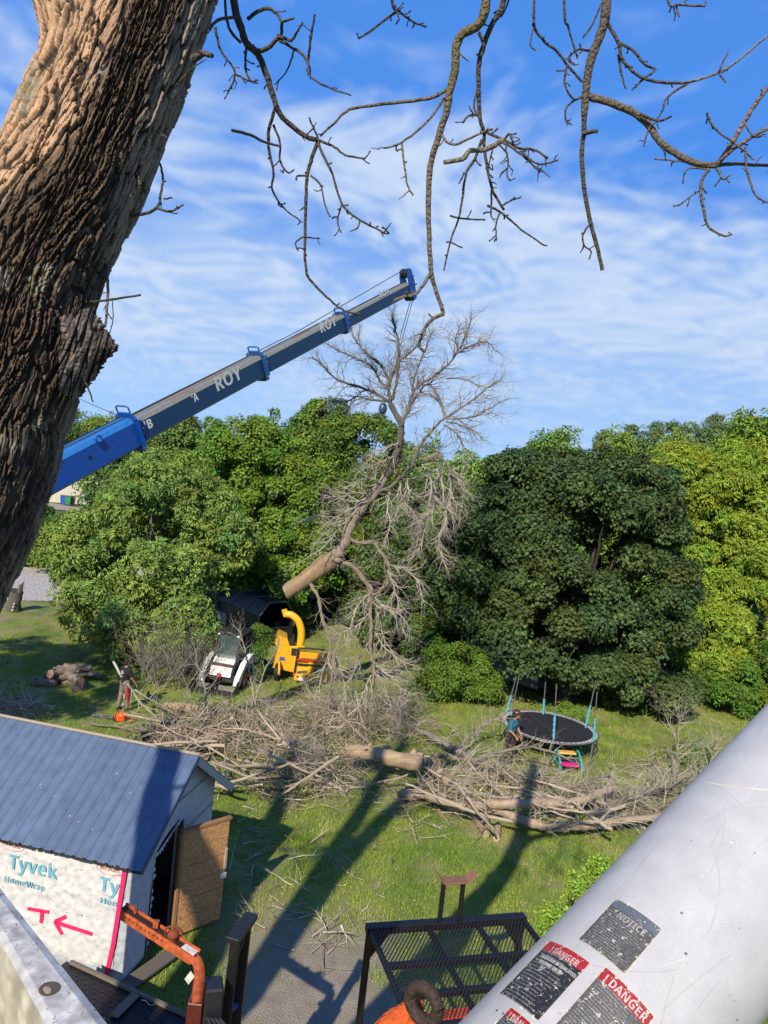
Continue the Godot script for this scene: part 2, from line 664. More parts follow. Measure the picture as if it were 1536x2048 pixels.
# ---- leaves and crowns ----
func spray_mesh(leaves: int, size: float, narrow: float, reach: float) -> ArrayMesh:
	# a leafy twig end: bent leaves fanned out over a shallow dome
	var mb := MB.new()
	for k in leaves:
		var a := ru(0, TAU)
		var rr := reach * sqrt(rng.randf())
		var p := Vector3(cos(a) * rr, ru(-0.35, 0.12) * reach - rr * rr * 0.5 / reach * 0.5, sin(a) * rr)
		var d := (Vector3(cos(a), ru(-0.9, 0.1), sin(a)) + rv() * 0.5).normalized()
		var nn := (Vector3.UP + rv() * 0.65).normalized()
		var s := d.cross(nn).normalized() * size * narrow * 0.5
		var up := s.cross(d).normalized()
		var l := size * ru(0.7, 1.25)
		mb.col = rgbv(1, 1, 1, 0.12)
		var b := p + d * l * 0.45 + up * l * 0.08
		var tip := p + d * l - up * l * 0.1
		mb.tri(p, b - s, tip)
		mb.tri(p, tip, b + s)
		if narrow > 0.6:
			mb.tri(b - s * 0.7, b - s * 1.25 + d * l * 0.35, b + d * l * 0.2)
			mb.tri(b + s * 0.7, b + d * l * 0.2, b + s * 1.25 + d * l * 0.35)
	return mb.mesh()
var sprays := {}
func leafy(places: Array[Transform3D], tints: PackedColorArray, c: Vector3, r: Vector3, per: float, lump: float, tint: Color, tone: float, size: float, hollow := 0.0) -> void:
	# clumps of leaf sprays over one lobe of a crown
	var mean := (r.x + r.y + r.z) / 3.0
	var k := int(12.0 * mean * mean / (lump * lump) * 0.42) + 3
	for q in k:
		var d := rv()
		var wisp := rng.randf() < 0.16 and d.y > -0.2
		if d.y < -0.55 and rng.randf() < 0.6:
			continue
		var sc := c + d * r * (ru(1.08, 1.28) if wisp else ru(0.72, 1.0))
		var rs := lump * (ru(0.3, 0.6) if wisp else ru(0.6, 1.35))
		var away := (EYE - c).normalized().dot(d) < -0.35
		var cnt := int(per * (0.5 if away else 1.0) * (0.3 if wisp else 1.0) * ru(0.7, 1.3))
		var warm := rng.randfn() * 0.1
		for m in cnt:
			var e := (rv() + d * 0.55).normalized()
			var p := sc + e * Vector3(rs, rs * 0.75, rs) * pow(rng.randf(), 0.45)
			if p.y < 0.1:
				continue
			var up := (e * 0.9 + Vector3.UP * 0.6 + rv() * 0.4).normalized()
			var x := up.cross(rv()).normalized()
			places.append(Transform3D(Basis(x, up, x.cross(up)).scaled(Vector3.ONE * size * ru(0.75, 1.25)), p))
			var f := exp(rng.randfn() * tone) * 1.55
			tints.append(Color(tint.r * f * 0.96 * (1.0 + warm + rng.randfn() * 0.06), tint.g * f * 1.12, tint.b * f * 0.8 * (1.0 - warm)))
func plant(called: String, label: String, category: String, base: Vector3, lobes: Array, tint: Color, spray: String, lump: float, per: float, size: float, trunk_r: float, sd: int, group := "", stems := 1, tone := 0.2, bark := Color(0.09, 0.075, 0.06), glow := Color(0.5, 0.6, 0.16)) -> Node3D:
	rng.seed = sd
	var o := thing(called, label, category, base, 0.0, group)
	var wood := MB.new()
	var top := Vector3.ZERO
	for l in lobes:
		top += l[0]
	top /= lobes.size()
	for s in stems:
		var mb := MB.new()
		mb.col = bark
		var foot := base + (Vector3(ru(-0.5, 0.5), 0, ru(-0.5, 0.5)) if stems > 1 else Vector3.ZERO) - Vector3(0, 0.1, 0)
		var goal: Vector3 = lobes[s % lobes.size()][0] if stems > 1 else top
		var line := rough_line(curve([foot, foot.lerp(goal, 0.35) + rv() * 0.15, goal], 5), 0.03)
		mb.tube(line, taper(line.size(), trunk_r, trunk_r * 0.4), 8)
		part("trunk" if stems == 1 else "stem", mb.mesh(base), mats["bark"], o)
	var from := base.lerp(top, 0.5)
	for l in lobes:
		var mb := MB.new()
		mb.col = bark
		for k in 3:
			var goal: Vector3 = l[0] + rv() * l[1] * 0.75
			var line := rough_line(curve([from, from.lerp(goal, 0.5) + rv() * 0.3, goal], 4), 0.05)
			mb.tube(line, taper(line.size(), trunk_r * 0.5, 0.02), 5, false)
		part("limb", mb.mesh(base), mats["bark"], o)
	var places: Array[Transform3D] = []
	var tints := PackedColorArray()
	for l in lobes:
		leafy(places, tints, l[0], l[1], per, lump, tint, tone, size)
	for k in places.size():
		places[k].origin -= base
	var key := "leaf_" + spray + str(glow)
	if not mats.has(key):
		mats[key] = leafmat(key, glow)
	var c := many("crown", sprays[spray], mats[key], places, tints, o)
	c.set_meta("kind", "stuff")
	return o
func lobe(x: float, y: float, d: float, rx: float, ry := -1.0, rz := -1.0) -> Array:
	return [at(x, y, d), Vector3(rx, ry if ry > 0.0 else rx, rz if rz > 0.0 else rx)]
func greenery() -> void:
	rng.seed = 5
	sprays["maple"] = spray_mesh(21, 0.135, 0.8, 0.36)
	sprays["ash"] = spray_mesh(20, 0.17, 0.36, 0.36)
	sprays["far"] = spray_mesh(16, 0.34, 0.6, 0.7)
	sprays["small"] = spray_mesh(16, 0.09, 0.55, 0.22)
	sprays["needle"] = spray_mesh(22, 0.4, 0.16, 0.5)
	var dark := Color(0.033, 0.048, 0.018)
	var maple := [lobe(1155, 1100, 33.5, 4.2, 3.9, 4.0), lobe(1120, 1255, 32.5, 4.0, 1.8, 3.4), lobe(985, 1160, 33.5, 2.3), lobe(1295, 1200, 33.0, 1.6, 2.5, 2.4), lobe(1160, 985, 34, 3.2, 1.6, 3.0), lobe(1060, 1000, 34, 2.4, 2.0, 2.4), lobe(1255, 1025, 34, 2.0, 2.1, 2.4), lobe(1275, 1345, 32.5, 1.9, 1.2, 2.2), lobe(1180, 1330, 32.0, 1.6, 0.9, 1.8)]
	plant("maple_tree", "broad dark green maple with a dense rounded crown behind the trampoline", "tree", gp(1128, 1418), maple, dark, "maple", 0.85, 46, 1.0, 0.3, 101, "", 1, 0.3, Color(0.06, 0.05, 0.042), Color(0.28, 0.35, 0.1))
	var box_elder := [lobe(310, 1090, 32, 2.5, 2.6, 2.6), lobe(325, 1235, 31, 2.2, 1.8, 2.2), lobe(185, 1095, 32, 1.4, 1.5, 1.6), lobe(330, 975, 33, 1.9, 1.4, 1.9), lobe(425, 1085, 33, 1.6, 2.0, 1.8), lobe(215, 1215, 31, 1.5, 1.5, 1.5), lobe(265, 985, 33, 0.9, 0.9, 1.0), lobe(165, 1165, 31.5, 1.0, 0.7, 1.0), lobe(385, 1255, 30.5, 0.9, 1.0, 1.0)]
	plant("box_elder_tree", "feathery light green tree spreading to the ground left of the chipper", "tree", gp(300, 1338), box_elder, Color(0.126, 0.162, 0.05), "ash", 0.62, 30, 1.0, 0.13, 102, "", 5, 0.22, Color(0.16, 0.15, 0.12))
	var bright := Color(0.082, 0.125, 0.018)
	plant("maple_tree", "tall bright green maple rising behind the black chip truck", "tree", at(515, 1090, 41) * Vector3(1, 0, 1), [lobe(490, 900, 42, 2.1, 1.9, 2.2), lobe(545, 880, 43, 1.6, 1.5, 1.8), lobe(440, 970, 41, 2.0, 2.2, 2.2), lobe(560, 990, 41.5, 2.4, 2.2, 2.4), lobe(500, 1090, 40.5, 3.0, 2.4, 2.6), lobe(600, 1110, 41, 2.0, 2.4, 2.2), lobe(560, 1180, 40, 2.2, 1.3, 2.0)], bright, "maple", 0.8, 38, 1.05, 0.2, 103, "", 1, 0.24, Color(0.08, 0.07, 0.055))
	plant("maple_tree", "green maple with yellowing leaves behind the hanging tree butt", "tree", at(690, 1050, 44) * Vector3(1, 0, 1), [lobe(645, 890, 45, 1.8, 2.0, 1.9), lobe(735, 885, 45, 1.9, 1.7, 1.9), lobe(650, 990, 44, 2.3, 2.2, 2.2), lobe(740, 1000, 44, 2.6, 2.4, 2.4), lobe(700, 1110, 43, 3.0, 2.4, 2.4), lobe(645, 838, 45, 0.9, 1.0, 0.9)], Color(0.068, 0.1, 0.018), "maple", 0.8, 36, 1.05, 0.22, 104, "", 1, 0.28)
	plant("ash_tree", "shaded deep green tree directly behind the hanging branches", "tree", at(830, 1200, 39) * Vector3(1, 0, 1), [lobe(840, 1050, 40, 2.7, 2.6, 2.4), lobe(790, 1170, 39, 2.4, 2.0, 2.2), lobe(880, 1160, 39, 2.2, 2.2, 2.2), lobe(830, 1250, 38, 2.4, 1.1, 2.0)], Color(0.042, 0.07, 0.017), "maple", 0.8, 38, 1.0, 0.16, 105, "", 1, 0.28)
	plant("poplar_tree", "pale green tree showing left of the dark maple's top", "tree", at(940, 1030, 56) * Vector3(1, 0, 1), [lobe(945, 975, 56, 2.6, 2.3, 2.4), lobe(885, 985, 56, 1.8, 1.6, 1.8), lobe(985, 1040, 55, 2.8, 2.6, 2.4), lobe(880, 1060, 55, 2.6, 2.6, 2.4)], Color(0.1, 0.145, 0.04), "far", 1.0, 20, 0.8, 0.2, 106)
	var gold := Color(0.155, 0.185, 0.028)
	plant("box_elder_tree", "yellow green tree at the right edge beside the dark maple", "tree", at(1470, 1200, 37.5) * Vector3(1, 0, 1), [lobe(1420, 980, 38, 2.3, 2.2, 2.3), lobe(1500, 960, 38.5, 2.2, 1.7, 2.2), lobe(1365, 935, 39, 1.3, 1.1, 1.3), lobe(1440, 1110, 37.5, 2.2, 2.2, 2.3), lobe(1530, 1090, 37.5, 2.4, 2.8, 2.4), lobe(1420, 1230, 36.5, 1.6, 1.7, 1.9), lobe(1500, 1260, 36, 2.4, 2.3, 2.4), lobe(1445, 1320, 35.5, 1.5, 1.2, 1.5), lobe(1400, 1040, 38, 1.6, 1.5, 1.7)], gold, "ash", 0.62, 30, 1.05, 0.14, 107, "", 4, 0.24, Color(0.14, 0.12, 0.1), Color(0.62, 0.68, 0.14))
	plant("shrub", "leafy green shrub low at the right edge below the yellow green tree", "shrub", at(1490, 1370, 34) * Vector3(1, 0, 1), [lobe(1470, 1375, 34, 1.4, 1.2, 1.3), lobe(1530, 1350, 34, 1.3, 1.3, 1.2)], Color(0.07, 0.11, 0.018), "ash", 0.5, 30, 0.9, 0.05, 108, "", 3)
	plant("shrub", "small yellow green shrub beside the fallen limb's upright twigs", "shrub", gp(1395, 1545), [lobe(1392, 1510, 26.5, 0.55, 0.5, 0.5)], Color(0.09, 0.13, 0.02), "small", 0.25, 26, 1.0, 0.02, 109, "", 2)
	plant("shrub", "rounded green shrub between the hanging branches and the pickup", "shrub", gp(915, 1395), [lobe(915, 1335, 31, 1.25, 0.95, 1.1), lobe(965, 1365, 31, 0.65, 0.6, 0.6), lobe(870, 1360, 31, 0.8, 0.7, 0.7)], Color(0.075, 0.115, 0.02), "small", 0.4, 40, 1.15, 0.04, 110, "", 3)
	plant("shrub", "slender leafy shrub between the white loader and the chipper", "shrub", gp(508, 1352), [lobe(505, 1318, 30.6, 0.5, 0.62, 0.45), lobe(520, 1275, 31, 0.34, 0.55, 0.34), lobe(487, 1340, 30.2, 0.4, 0.35, 0.4)], Color(0.06, 0.095, 0.02), "small", 0.24, 28, 0.95, 0.025, 111, "", 3)
	plant("shrub", "low pale green shrub by the foot of the maple", "shrub", gp(1135, 1437), [lobe(1135, 1425, 29.9, 0.6, 0.28, 0.4)], Color(0.11, 0.15, 0.03), "small", 0.2, 26, 0.8, 0.02, 112, "", 2)
	plant("shrub", "dense dark hedge bush at the left beyond the parking lot", "shrub", at(80, 1070, 51) * Vector3(1, 0, 1), [lobe(78, 1060, 52, 1.7, 1.4, 1.6), lobe(115, 1075, 51, 1.3, 1.2, 1.3), lobe(60, 1100, 50, 1.4, 0.8, 1.2)], Color(0.05, 0.085, 0.02), "far", 0.6, 22, 0.6, 0.05, 113, "", 2)
	plant("shrub", "yellowish bush strip in front of the house driveway", "shrub", at(135, 1080, 49) * Vector3(1, 0, 1), [lobe(135, 1068, 50, 1.2, 0.9, 1.1), lobe(170, 1090, 49, 1.3, 1.0, 1.1), lobe(100, 1110, 48.5, 1.5, 0.5, 0.8)], Color(0.1, 0.125, 0.03), "far", 0.6, 20, 0.6, 0.05, 114, "", 2)
	plant("sapling", "bright young sapling with long leaves beside the grey boom", "shrub", gp(1192, 1830), [lobe(1170, 1778, 14.6, 0.3, 0.2, 0.25), lobe(1120, 1832, 13.8, 0.28, 0.16, 0.22), lobe(1215, 1750, 15, 0.35, 0.25, 0.3)], Color(0.14, 0.19, 0.03), "small", 0.17, 12, 0.85, 0.012, 115, "", 3)
	plant("ash_tree", "leafy tree beyond the left edge that shades the lawn round the stacked logs", "tree", Vector3(-18.5, 0, -13.5), [[Vector3(-15.9, 10.2, -14.6), Vector3(3.2, 2.2, 3.0)], [Vector3(-18.2, 9.2, -12.2), Vector3(2.8, 2.2, 2.6)], [Vector3(-19.5, 11, -14.5), Vector3(2.6, 2.4, 2.6)]], Color(0.07, 0.1, 0.025), "maple", 0.9, 26, 1.1, 0.25, 118)
	# dim growth under and behind the crowns
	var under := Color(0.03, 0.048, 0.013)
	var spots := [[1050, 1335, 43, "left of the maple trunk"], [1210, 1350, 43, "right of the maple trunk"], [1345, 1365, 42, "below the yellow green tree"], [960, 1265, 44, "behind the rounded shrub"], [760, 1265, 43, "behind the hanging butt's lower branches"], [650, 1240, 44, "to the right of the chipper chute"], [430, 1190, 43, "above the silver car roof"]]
	for k in spots.size():
		var s = spots[k]
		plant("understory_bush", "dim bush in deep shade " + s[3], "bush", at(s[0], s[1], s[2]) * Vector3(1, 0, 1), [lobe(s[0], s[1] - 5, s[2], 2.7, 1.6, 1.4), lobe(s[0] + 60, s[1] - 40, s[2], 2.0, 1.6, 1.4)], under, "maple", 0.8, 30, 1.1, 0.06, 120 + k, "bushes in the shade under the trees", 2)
	# the tree line beyond
	var far := [[150, 868, 118, 4.0, Color(0.07, 0.105, 0.035), "rounded far tree between the trunk and the crane boom"], [205, 885, 112, 3.6, Color(0.11, 0.145, 0.035), "yellower far tree just above the bright blue boom end"], [265, 905, 66, 2.6, Color(0.06, 0.09, 0.03), "dull green tree under the crane boom"], [330, 900, 62, 2.7, Color(0.075, 0.105, 0.03), "olive tree under the boom left of the pine"], [425, 930, 60, 2.6, Color(0.08, 0.12, 0.025), "green tree filling behind the tall bright maple"], [1000, 985, 66, 3.5, Color(0.085, 0.125, 0.03), "far tree behind the left flank of the dark maple"], [1290, 960, 62, 4.0, Color(0.1, 0.14, 0.03), "green tree behind the dark maple's right flank"], [1110, 935, 68, 3.4, Color(0.08, 0.12, 0.03), "far tree peeping over the dark maple's crown"], [830, 960, 62, 3.2, Color(0.075, 0.11, 0.025), "far tree behind the hanging branches"], [1520, 920, 60, 3.6, Color(0.11, 0.15, 0.025), "far tree over the right edge of the yellow crown"]]
	for k in far.size():
		var s = far[k]
		var r: float = s[3]
		plant("background_tree", s[5], "tree", at(s[0], s[1], s[2]) * Vector3(1, 0, 1), [lobe(s[0], s[1], s[2], r * 0.85, r, r), lobe(s[0] - 15, s[1] + 70, s[2], r * 1.2, r * 1.1, r), lobe(s[0] + 25, s[1] + 60, s[2], r * 1.1, r * 1.2, r), lobe(s[0], s[1] + 150, s[2], r * 1.3, r, r)], s[4], "far", 1.1, 18, 0.85, 0.22, 140 + k, "trees beyond the garden", 1, 0.2)
	var pop := [[1222, 892, 92], [1268, 896, 88], [1330, 880, 94], [1375, 892, 90], [1425, 874, 92], [1468, 882, 90], [1512, 876, 93]]
	var words := ["leftmost", "second", "third", "middle", "fifth", "sixth", "rightmost"]
	for k in pop.size():
		var s = pop[k]
		plant("poplar_tree", "grey green poplar on the far ridge, %s of the row above the yellow tree" % words[k], "tree", at(s[0], s[1], s[2]) * Vector3(1, 0, 1), [lobe(s[0], s[1], s[2], 1.5, 2.6, 1.5), lobe(s[0] + 6, s[1] + 45, s[2], 2.2, 3.2, 2.0), lobe(s[0] - 4, s[1] + 100, s[2], 2.8, 3.4, 2.4)], Color(0.075, 0.105, 0.055), "far", 0.8, 16, 0.72, 0.2, 160 + k, "poplars on the far ridge", 1, 0.22, Color(0.12, 0.11, 0.09), Color(0.4, 0.45, 0.25))
	# the pine against the sky
	rng.seed = 180
	var pb := at(375, 960, 70)
	pb.y = 0
	var pine := thing("pine_tree", "dark pine with open tiers, left of the tall bright maple", "tree", pb)
	var mb := MB.new()
	mb.col = Color(0.07, 0.055, 0.045)
	var tip := at(378, 838, 70)
	mb.tube(curve([pb, pb.lerp(tip, 0.5), tip], 4), taper(9, 0.28, 0.05), 7)
	part("trunk", mb.mesh(pb), mats["bark"], pine)
	var places: Array[Transform3D] = []
	var tints := PackedColorArray()
	for tier in 12:
		var f := tier / 11.0
		var c := tip.lerp(at(372, 965, 70), f)
		var reach := 0.5 + 2.2 * sqrt(f)
		for b in 7:
			var a := TAU * b / 7.0 + tier * 1.3 + ru(-0.3, 0.3)
			var end := c + Vector3(cos(a), ru(-0.1, 0.25), sin(a)) * reach * ru(0.6, 1.1)
			for m in 10:
				var p := c.lerp(end, ru(0.35, 1.05)) + rv() * 0.22
				var up := (Vector3.UP + rv() * 0.5).normalized()
				var x := up.cross(rv()).normalized()
				places.append(Transform3D(Basis(x, up, x.cross(up)).scaled(Vector3.ONE * ru(0.6, 1.0)), p - pb))
				tints.append(Color(0.035, 0.055, 0.03) * ru(0.7, 1.3))
	mats["needles"] = leafmat("needles", Color(0.15, 0.18, 0.1))
	many("crown", sprays["needle"], mats["needles"], places, tints, pine).set_meta("kind", "stuff")

# ---- the big tree beside the lift ----
func near_branch(mb: MB, xy: Array, w0: float, w1: float, d0: float, d1: float, spurs := 0.5, steps := 5) -> PackedVector3Array:
	# widths in the photograph's pixels; spurs = chance of a bud or stub at each point
	var line := rough_line(traced(xy, d0, d1, steps), 0.0016)
	var m := line.size()
	var dm := (d0 + d1) * 0.5
	mb.tube(line, taper(m, w0 * 0.5 * dm / F, w1 * 0.5 * dm / F, 0.035), 8 if w0 > 8.0 else 6)
	for k in range(2, m):
		if rng.randf() < spurs * 0.26:
			var d := (line[k] - line[k - 1]).normalized()
			var side := (d.cross(rv()) + d * 0.35).normalized()
			var l := ru(0.012, 0.05)
			var r := ru(2.2, 4.0) * 0.5 * dm / F
			var q := line[k] + side * l
			mb.tube(PackedVector3Array([line[k], line[k] + side * l * 0.6 + rv() * 0.004, q]), PackedFloat32Array([r, r * 0.8, r * 1.15]), 5)
			if rng.randf() < 0.25:
				mb.tube(PackedVector3Array([q, q + (side + rv() * 0.8).normalized() * l * 0.9]), PackedFloat32Array([r * 0.8, r * 0.5]), 5)
	return line
func old_tree() -> void:
	rng.seed = 2024
	var foot := Vector3(-4.2, 0, -2.2)
	var o := thing("old_tree", "massive leaning tree with furrowed tan bark and bare hanging branches", "tree", foot)
	# axis of the leaning stem
	var ax := curve([foot + Vector3(0, -0.1, 0), foot + Vector3(0.35, 1.6, -0.15), foot + Vector3(1.3, 5.2, -0.55), at(-152, 1134, 3.0), at(-28, 796, 3.0), at(46, 549, 3.0), at(178, 300, 3.0), at(300, 0, 3.0), at(395, -300, 3.05), at(560, -800, 3.4), at(700, -1300, 4.2)], 10)
	var rad := [0.62, 0.5, 0.38, 0.325, 0.3, 0.28, 0.25, 0.222, 0.215, 0.2, 0.16]
	# arc length table
	var acc := PackedFloat32Array([0.0])
	for k in range(1, ax.size()):
		acc.append(acc[k - 1] + ax[k].distance_to(ax[k - 1]))
	var s0 := acc[28]
	var s1 := acc[84]
	var barkn := noise(61, 1.0, 1, FastNoiseLite.TYPE_CELLULAR)
	barkn.cellular_return_type = FastNoiseLite.RETURN_DISTANCE2_SUB
	barkn.cellular_jitter = 0.9
	var cellv := noise(61, 1.0, 1, FastNoiseLite.TYPE_CELLULAR)
	cellv.cellular_return_type = FastNoiseLite.RETURN_CELL_VALUE
	cellv.cellular_jitter = 0.9
	var wv := noise(62, 1.0, 3)
	var ridge := noise(64, 1.0, 2)
	var fib := noise(63, 1.0, 4)
	var mb := MB.new()
	var rows := []
	var s := 0.0
	while s < acc[acc.size() - 1]:
		rows.append(s)
		s += 0.0045 if s > s0 and s < s1 else 0.07
	var sides := 460
	var k := 0
	for row in rows:
		while k < ax.size() - 2 and acc[k + 1] < row:
			k += 1
		var f = (row - acc[k]) / (acc[k + 1] - acc[k])
		var cc := ax[k].lerp(ax[k + 1], f)
		var ta := (ax[mini(k + 1, ax.size() - 1)] - ax[maxi(k - 1, 0)]).normalized()
		var tb := (ax[mini(k + 2, ax.size() - 1)] - ax[k]).normalized()
		var tt := ta.lerp(tb, f).normalized()
		var g: float = (k + f) / 10.0
		var gi := mini(int(g), 9)
		var r: float = lerpf(rad[gi], rad[gi + 1], g - gi)
		var look := EYE - cc
		var n0 := (look - tt * look.dot(tt)).normalized()
		var b0 := tt.cross(n0)
		var deep = row > s0 - 0.3 and row < s1 + 0.3
		for j in sides:
			var aa := lerpf(-2.0, 2.0, j / 409.0) if j < 410 else lerpf(2.0, TAU - 2.0, (j - 409) / 51.0)
			var a := aa
			var dir := n0 * cos(a) + b0 * sin(a)
			var h := 0.0
			var plate := 0.5
			var p0 := dir * r
			var q := Vector3(p0.dot(b0), row, p0.dot(n0))
			# burl on the far left, bark flap low on the right
			var al := wrapf(a + 1.75, -PI, PI)
			var left := exp(-pow(al / 0.55, 2.0))
			h += left * 0.13 * (exp(-pow((g - 6.72) / 0.20, 2.0)) + 0.35 * exp(-pow((g - 6.2) / 0.5, 2.0)))
			var ar := wrapf(a - 1.45, -PI, PI)
			h += 0.025 * exp(-pow(ar / 0.45, 2.0)) * ease01(5.0, 4.5, g) * ease01(3.6, 4.4, g)
			h += 0.03 * exp(-pow(wrapf(a - 1.1, -PI, PI) / 0.4, 2.0)) * exp(-pow((g - 4.6) / 0.35, 2.0))
			h += wv.get_noise_3d(q.x * 2.2, q.y * 0.9, q.z * 2.2) * 0.018
			var stain_shade := 0.0
			if deep:
				var wx := wv.get_noise_3d(q.x * 5.0, q.y * 2.6, q.z * 5.0) * 0.05
				var right_half := ease01(-0.1, 0.35, sin(a) + wv.get_noise_2d(row * 1.1, 3.0) * 0.35)
				var fq := lerpf(31.0, 36.0, right_half)
				fq *= 1.0 + 0.35 * ease01(-0.2, 0.15, sin(a)) * (1.0 - right_half)
				var sx := aa * 0.3
				var wob := wv.get_noise_2d(sx * 9.0 + 5.0, q.y * 3.2) * 0.8 + fib.get_noise_2d(sx * 30.0, q.y * 11.0) * 0.25
				var cx := sx * fq + wob
				var cy := q.y * fq * 0.15 + wob * 0.35
				var e := barkn.get_noise_2d(cx, cy) + 1.0
				var cv := cellv.get_noise_2d(cx, cy)
				var e2 := barkn.get_noise_2d(cx * 2.1 + 40.0, cy * 2.3 + 7.0) + 1.0
				var fb := fib.get_noise_2d(sx * 60.0, q.y * 5.0)
				var fine := fib.get_noise_2d(sx * 150.0, q.y * 26.0)
				plate = ease01(0.07, 0.24, e + fb * 0.09 + fine * 0.05) * (0.6 + 0.4 * ease01(0.03, 0.16, e2 + fb * 0.06))
				h += (plate - 0.7) * 0.019 + cv * 0.008 * plate + fb * 0.0028 + fine * 0.0016
				# wet stained bark with shade painted in: dark band right of middle, wider below
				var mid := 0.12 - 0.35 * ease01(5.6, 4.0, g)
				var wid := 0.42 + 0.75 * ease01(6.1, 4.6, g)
				stain_shade = 1.0 - ease01(wid - 0.16, wid + 0.12, absf(sin(a) - mid) + wx * 2.4 + fb * 0.16)
				stain_shade *= ease01(7.6, 6.9, g + fb * 0.5) * 0.35 + 0.65
				var tan_ := Color(0.45, 0.285, 0.17).lerp(Color(0.27, 0.175, 0.11), clampf(0.4 - cv * 0.5 + fb * 0.9, 0.0, 1.0))
				tan_ = tan_.lerp(Color(0.215, 0.175, 0.14), right_half * 0.85)
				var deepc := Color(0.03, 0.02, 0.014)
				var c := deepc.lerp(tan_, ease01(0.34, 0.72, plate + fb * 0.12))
				c = c.lerp(Color(0.02, 0.014, 0.009).lerp(Color(0.095, 0.06, 0.034), plate * clampf(0.4 + fb * 1.8, 0.0, 1.0)), stain_shade * 0.93)
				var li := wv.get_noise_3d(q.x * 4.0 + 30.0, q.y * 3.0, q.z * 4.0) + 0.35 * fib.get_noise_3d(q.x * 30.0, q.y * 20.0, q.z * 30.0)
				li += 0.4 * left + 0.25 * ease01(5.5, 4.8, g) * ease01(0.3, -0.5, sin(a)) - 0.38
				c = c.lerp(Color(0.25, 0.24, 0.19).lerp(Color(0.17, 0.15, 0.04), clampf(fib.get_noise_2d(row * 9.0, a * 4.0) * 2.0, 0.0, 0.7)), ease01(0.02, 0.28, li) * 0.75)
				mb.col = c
			else:
				mb.col = Color(0.2, 0.14, 0.09)
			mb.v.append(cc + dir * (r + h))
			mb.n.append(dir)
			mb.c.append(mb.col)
			mb.t.append(Vector2.ZERO)
	var m := rows.size()
	for y in m:
		for j in sides:
			var id := y * sides + j
			var du := mb.v[y * sides + (j + 1) % sides] - mb.v[y * sides + (j + sides - 1) % sides]
			var dv := mb.v[mini(y + 1, m - 1) * sides + j] - mb.v[maxi(y - 1, 0) * sides + j]
			var nn := du.cross(dv).normalized()
			mb.n[id] = nn if nn.dot(mb.n[id]) > 0.0 else -nn
			if y < m - 1:
				var b := y * sides + (j + 1) % sides
				mb.i.append_array([id, id + sides, b, b, id + sides, b + sides])
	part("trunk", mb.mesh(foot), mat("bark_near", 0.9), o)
	# a torn flap of bark standing off the right side
	mb = MB.new()
	mb.col = Color(0.075, 0.055, 0.04)
	var flap := [[187, 612], [200, 636], [213, 657], [226, 677], [239, 695], [226, 709], [212, 724], [200, 742], [186, 764], [170, 783], [150, 806]]
	for f in flap.size() - 1:
		var a: Array = flap[f]
		var b: Array = flap[f + 1]
		for sub in 7:
			for w in 56:
				var p := func(t: float, u: float) -> Vector3:
					var qx := lerpf(a[0], b[0], t)
					var qy := lerpf(a[1], b[1], t)
					var x := lerpf(qx, 118, u)
					var y := lerpf(qy, 700 + (qy - 700) * 0.75, u)
					var across := x * 0.95 + y * 0.32
					var alongw := y * 0.95 - x * 0.32
					var rr := absf(ridge.get_noise_2d(across * 0.045, alongw * 0.006))
					var jag := ridge.get_noise_2d(y * 0.23, 4.0) * 9.0 * (1.0 - ease01(0.0, 0.12, u))
					return at(x + jag, y, lerpf(2.97, 2.825, pow(u, 0.7)) - 0.016 * ease01(0.0, 0.2, rr) - 0.004 * ridge.get_noise_2d(across * 0.09, alongw * 0.014))
				var t0 := sub / 7.0
				var t1 := (sub + 1) / 7.0
				var xx := lerpf(lerpf(a[0], b[0], t0), 118, w / 56.0)
				var yy := lerpf(lerpf(a[1], b[1], t0), 700 + (lerpf(a[1], b[1], t0) - 700) * 0.75, w / 56.0)
				var ac := xx * 0.95 + yy * 0.32
				var al2 := yy * 0.95 - xx * 0.32
				var rr2 := ease01(0.0, 0.16, absf(ridge.get_noise_2d(ac * 0.045, al2 * 0.006)))
				mb.col = Color(0.025, 0.019, 0.014).lerp(Color(0.19, 0.15, 0.12), rr2 * clampf(0.65 + ridge.get_noise_2d(ac * 0.12, al2 * 0.02), 0.0, 1.0))
				mb.quad(p.call(t0, w / 56.0), p.call(t1, w / 56.0), p.call(t1, (w + 1) / 56.0), p.call(t0, (w + 1) / 56.0))
	part("bark_flap", mb.mesh(foot), mats["bark"], o)
	# limbs: one over the top of the frame, two stems leaning out to the left
	var grey := Color(0.1, 0.08, 0.062)
	mb = MB.new()
	mb.col = grey
	var over := rough_line(traced([395, -300, 640, -460, 980, -430, 1240, -380, 1500, -420], 3.05, 3.9, 8), 0.012)
	mb.tube(over, taper(over.size(), 0.13, 0.06, 0.05), 12)
	part("limb", mb.mesh(foot), mats["bark"], o)
	for st in [[Vector3(-5.2, 4, -2.0), Vector3(-5.05, 8, -2.0), Vector3(-5.1, 12.5, -2.1), Vector3(-4.4, 17.5, -2.0), 0.5], [Vector3(-4.9, 4, -2.0), Vector3(-5.1, 8.6, -2.0), Vector3(-5.7, 13.0, -2.2), Vector3(-6.3, 17.5, -2.2), 0.4], [Vector3(-5.0, 4, -2.1), Vector3(-6.2, 8.6, -1.95), Vector3(-7.5, 12.4, -1.95), Vector3(-9.0, 17.5, -2.2), 0.52]]:
		mb = MB.new()
		mb.col = grey
		var line := rough_line(curve([foot, st[0], st[1], st[2], st[3]], 6), 0.05)
		mb.tube(line, taper(line.size(), st[4], 0.16, 0.05), 12)
		for z in range(17, line.size(), 2):
			sprout(mb, line[z], (rv() + Vector3(0, 0.6, 0)).normalized(), ru(1.2, 3.0), 0.05, 2, 0.0, 0.35, 5)
		part("limb", mb.mesh(foot), mats["bark"], o)
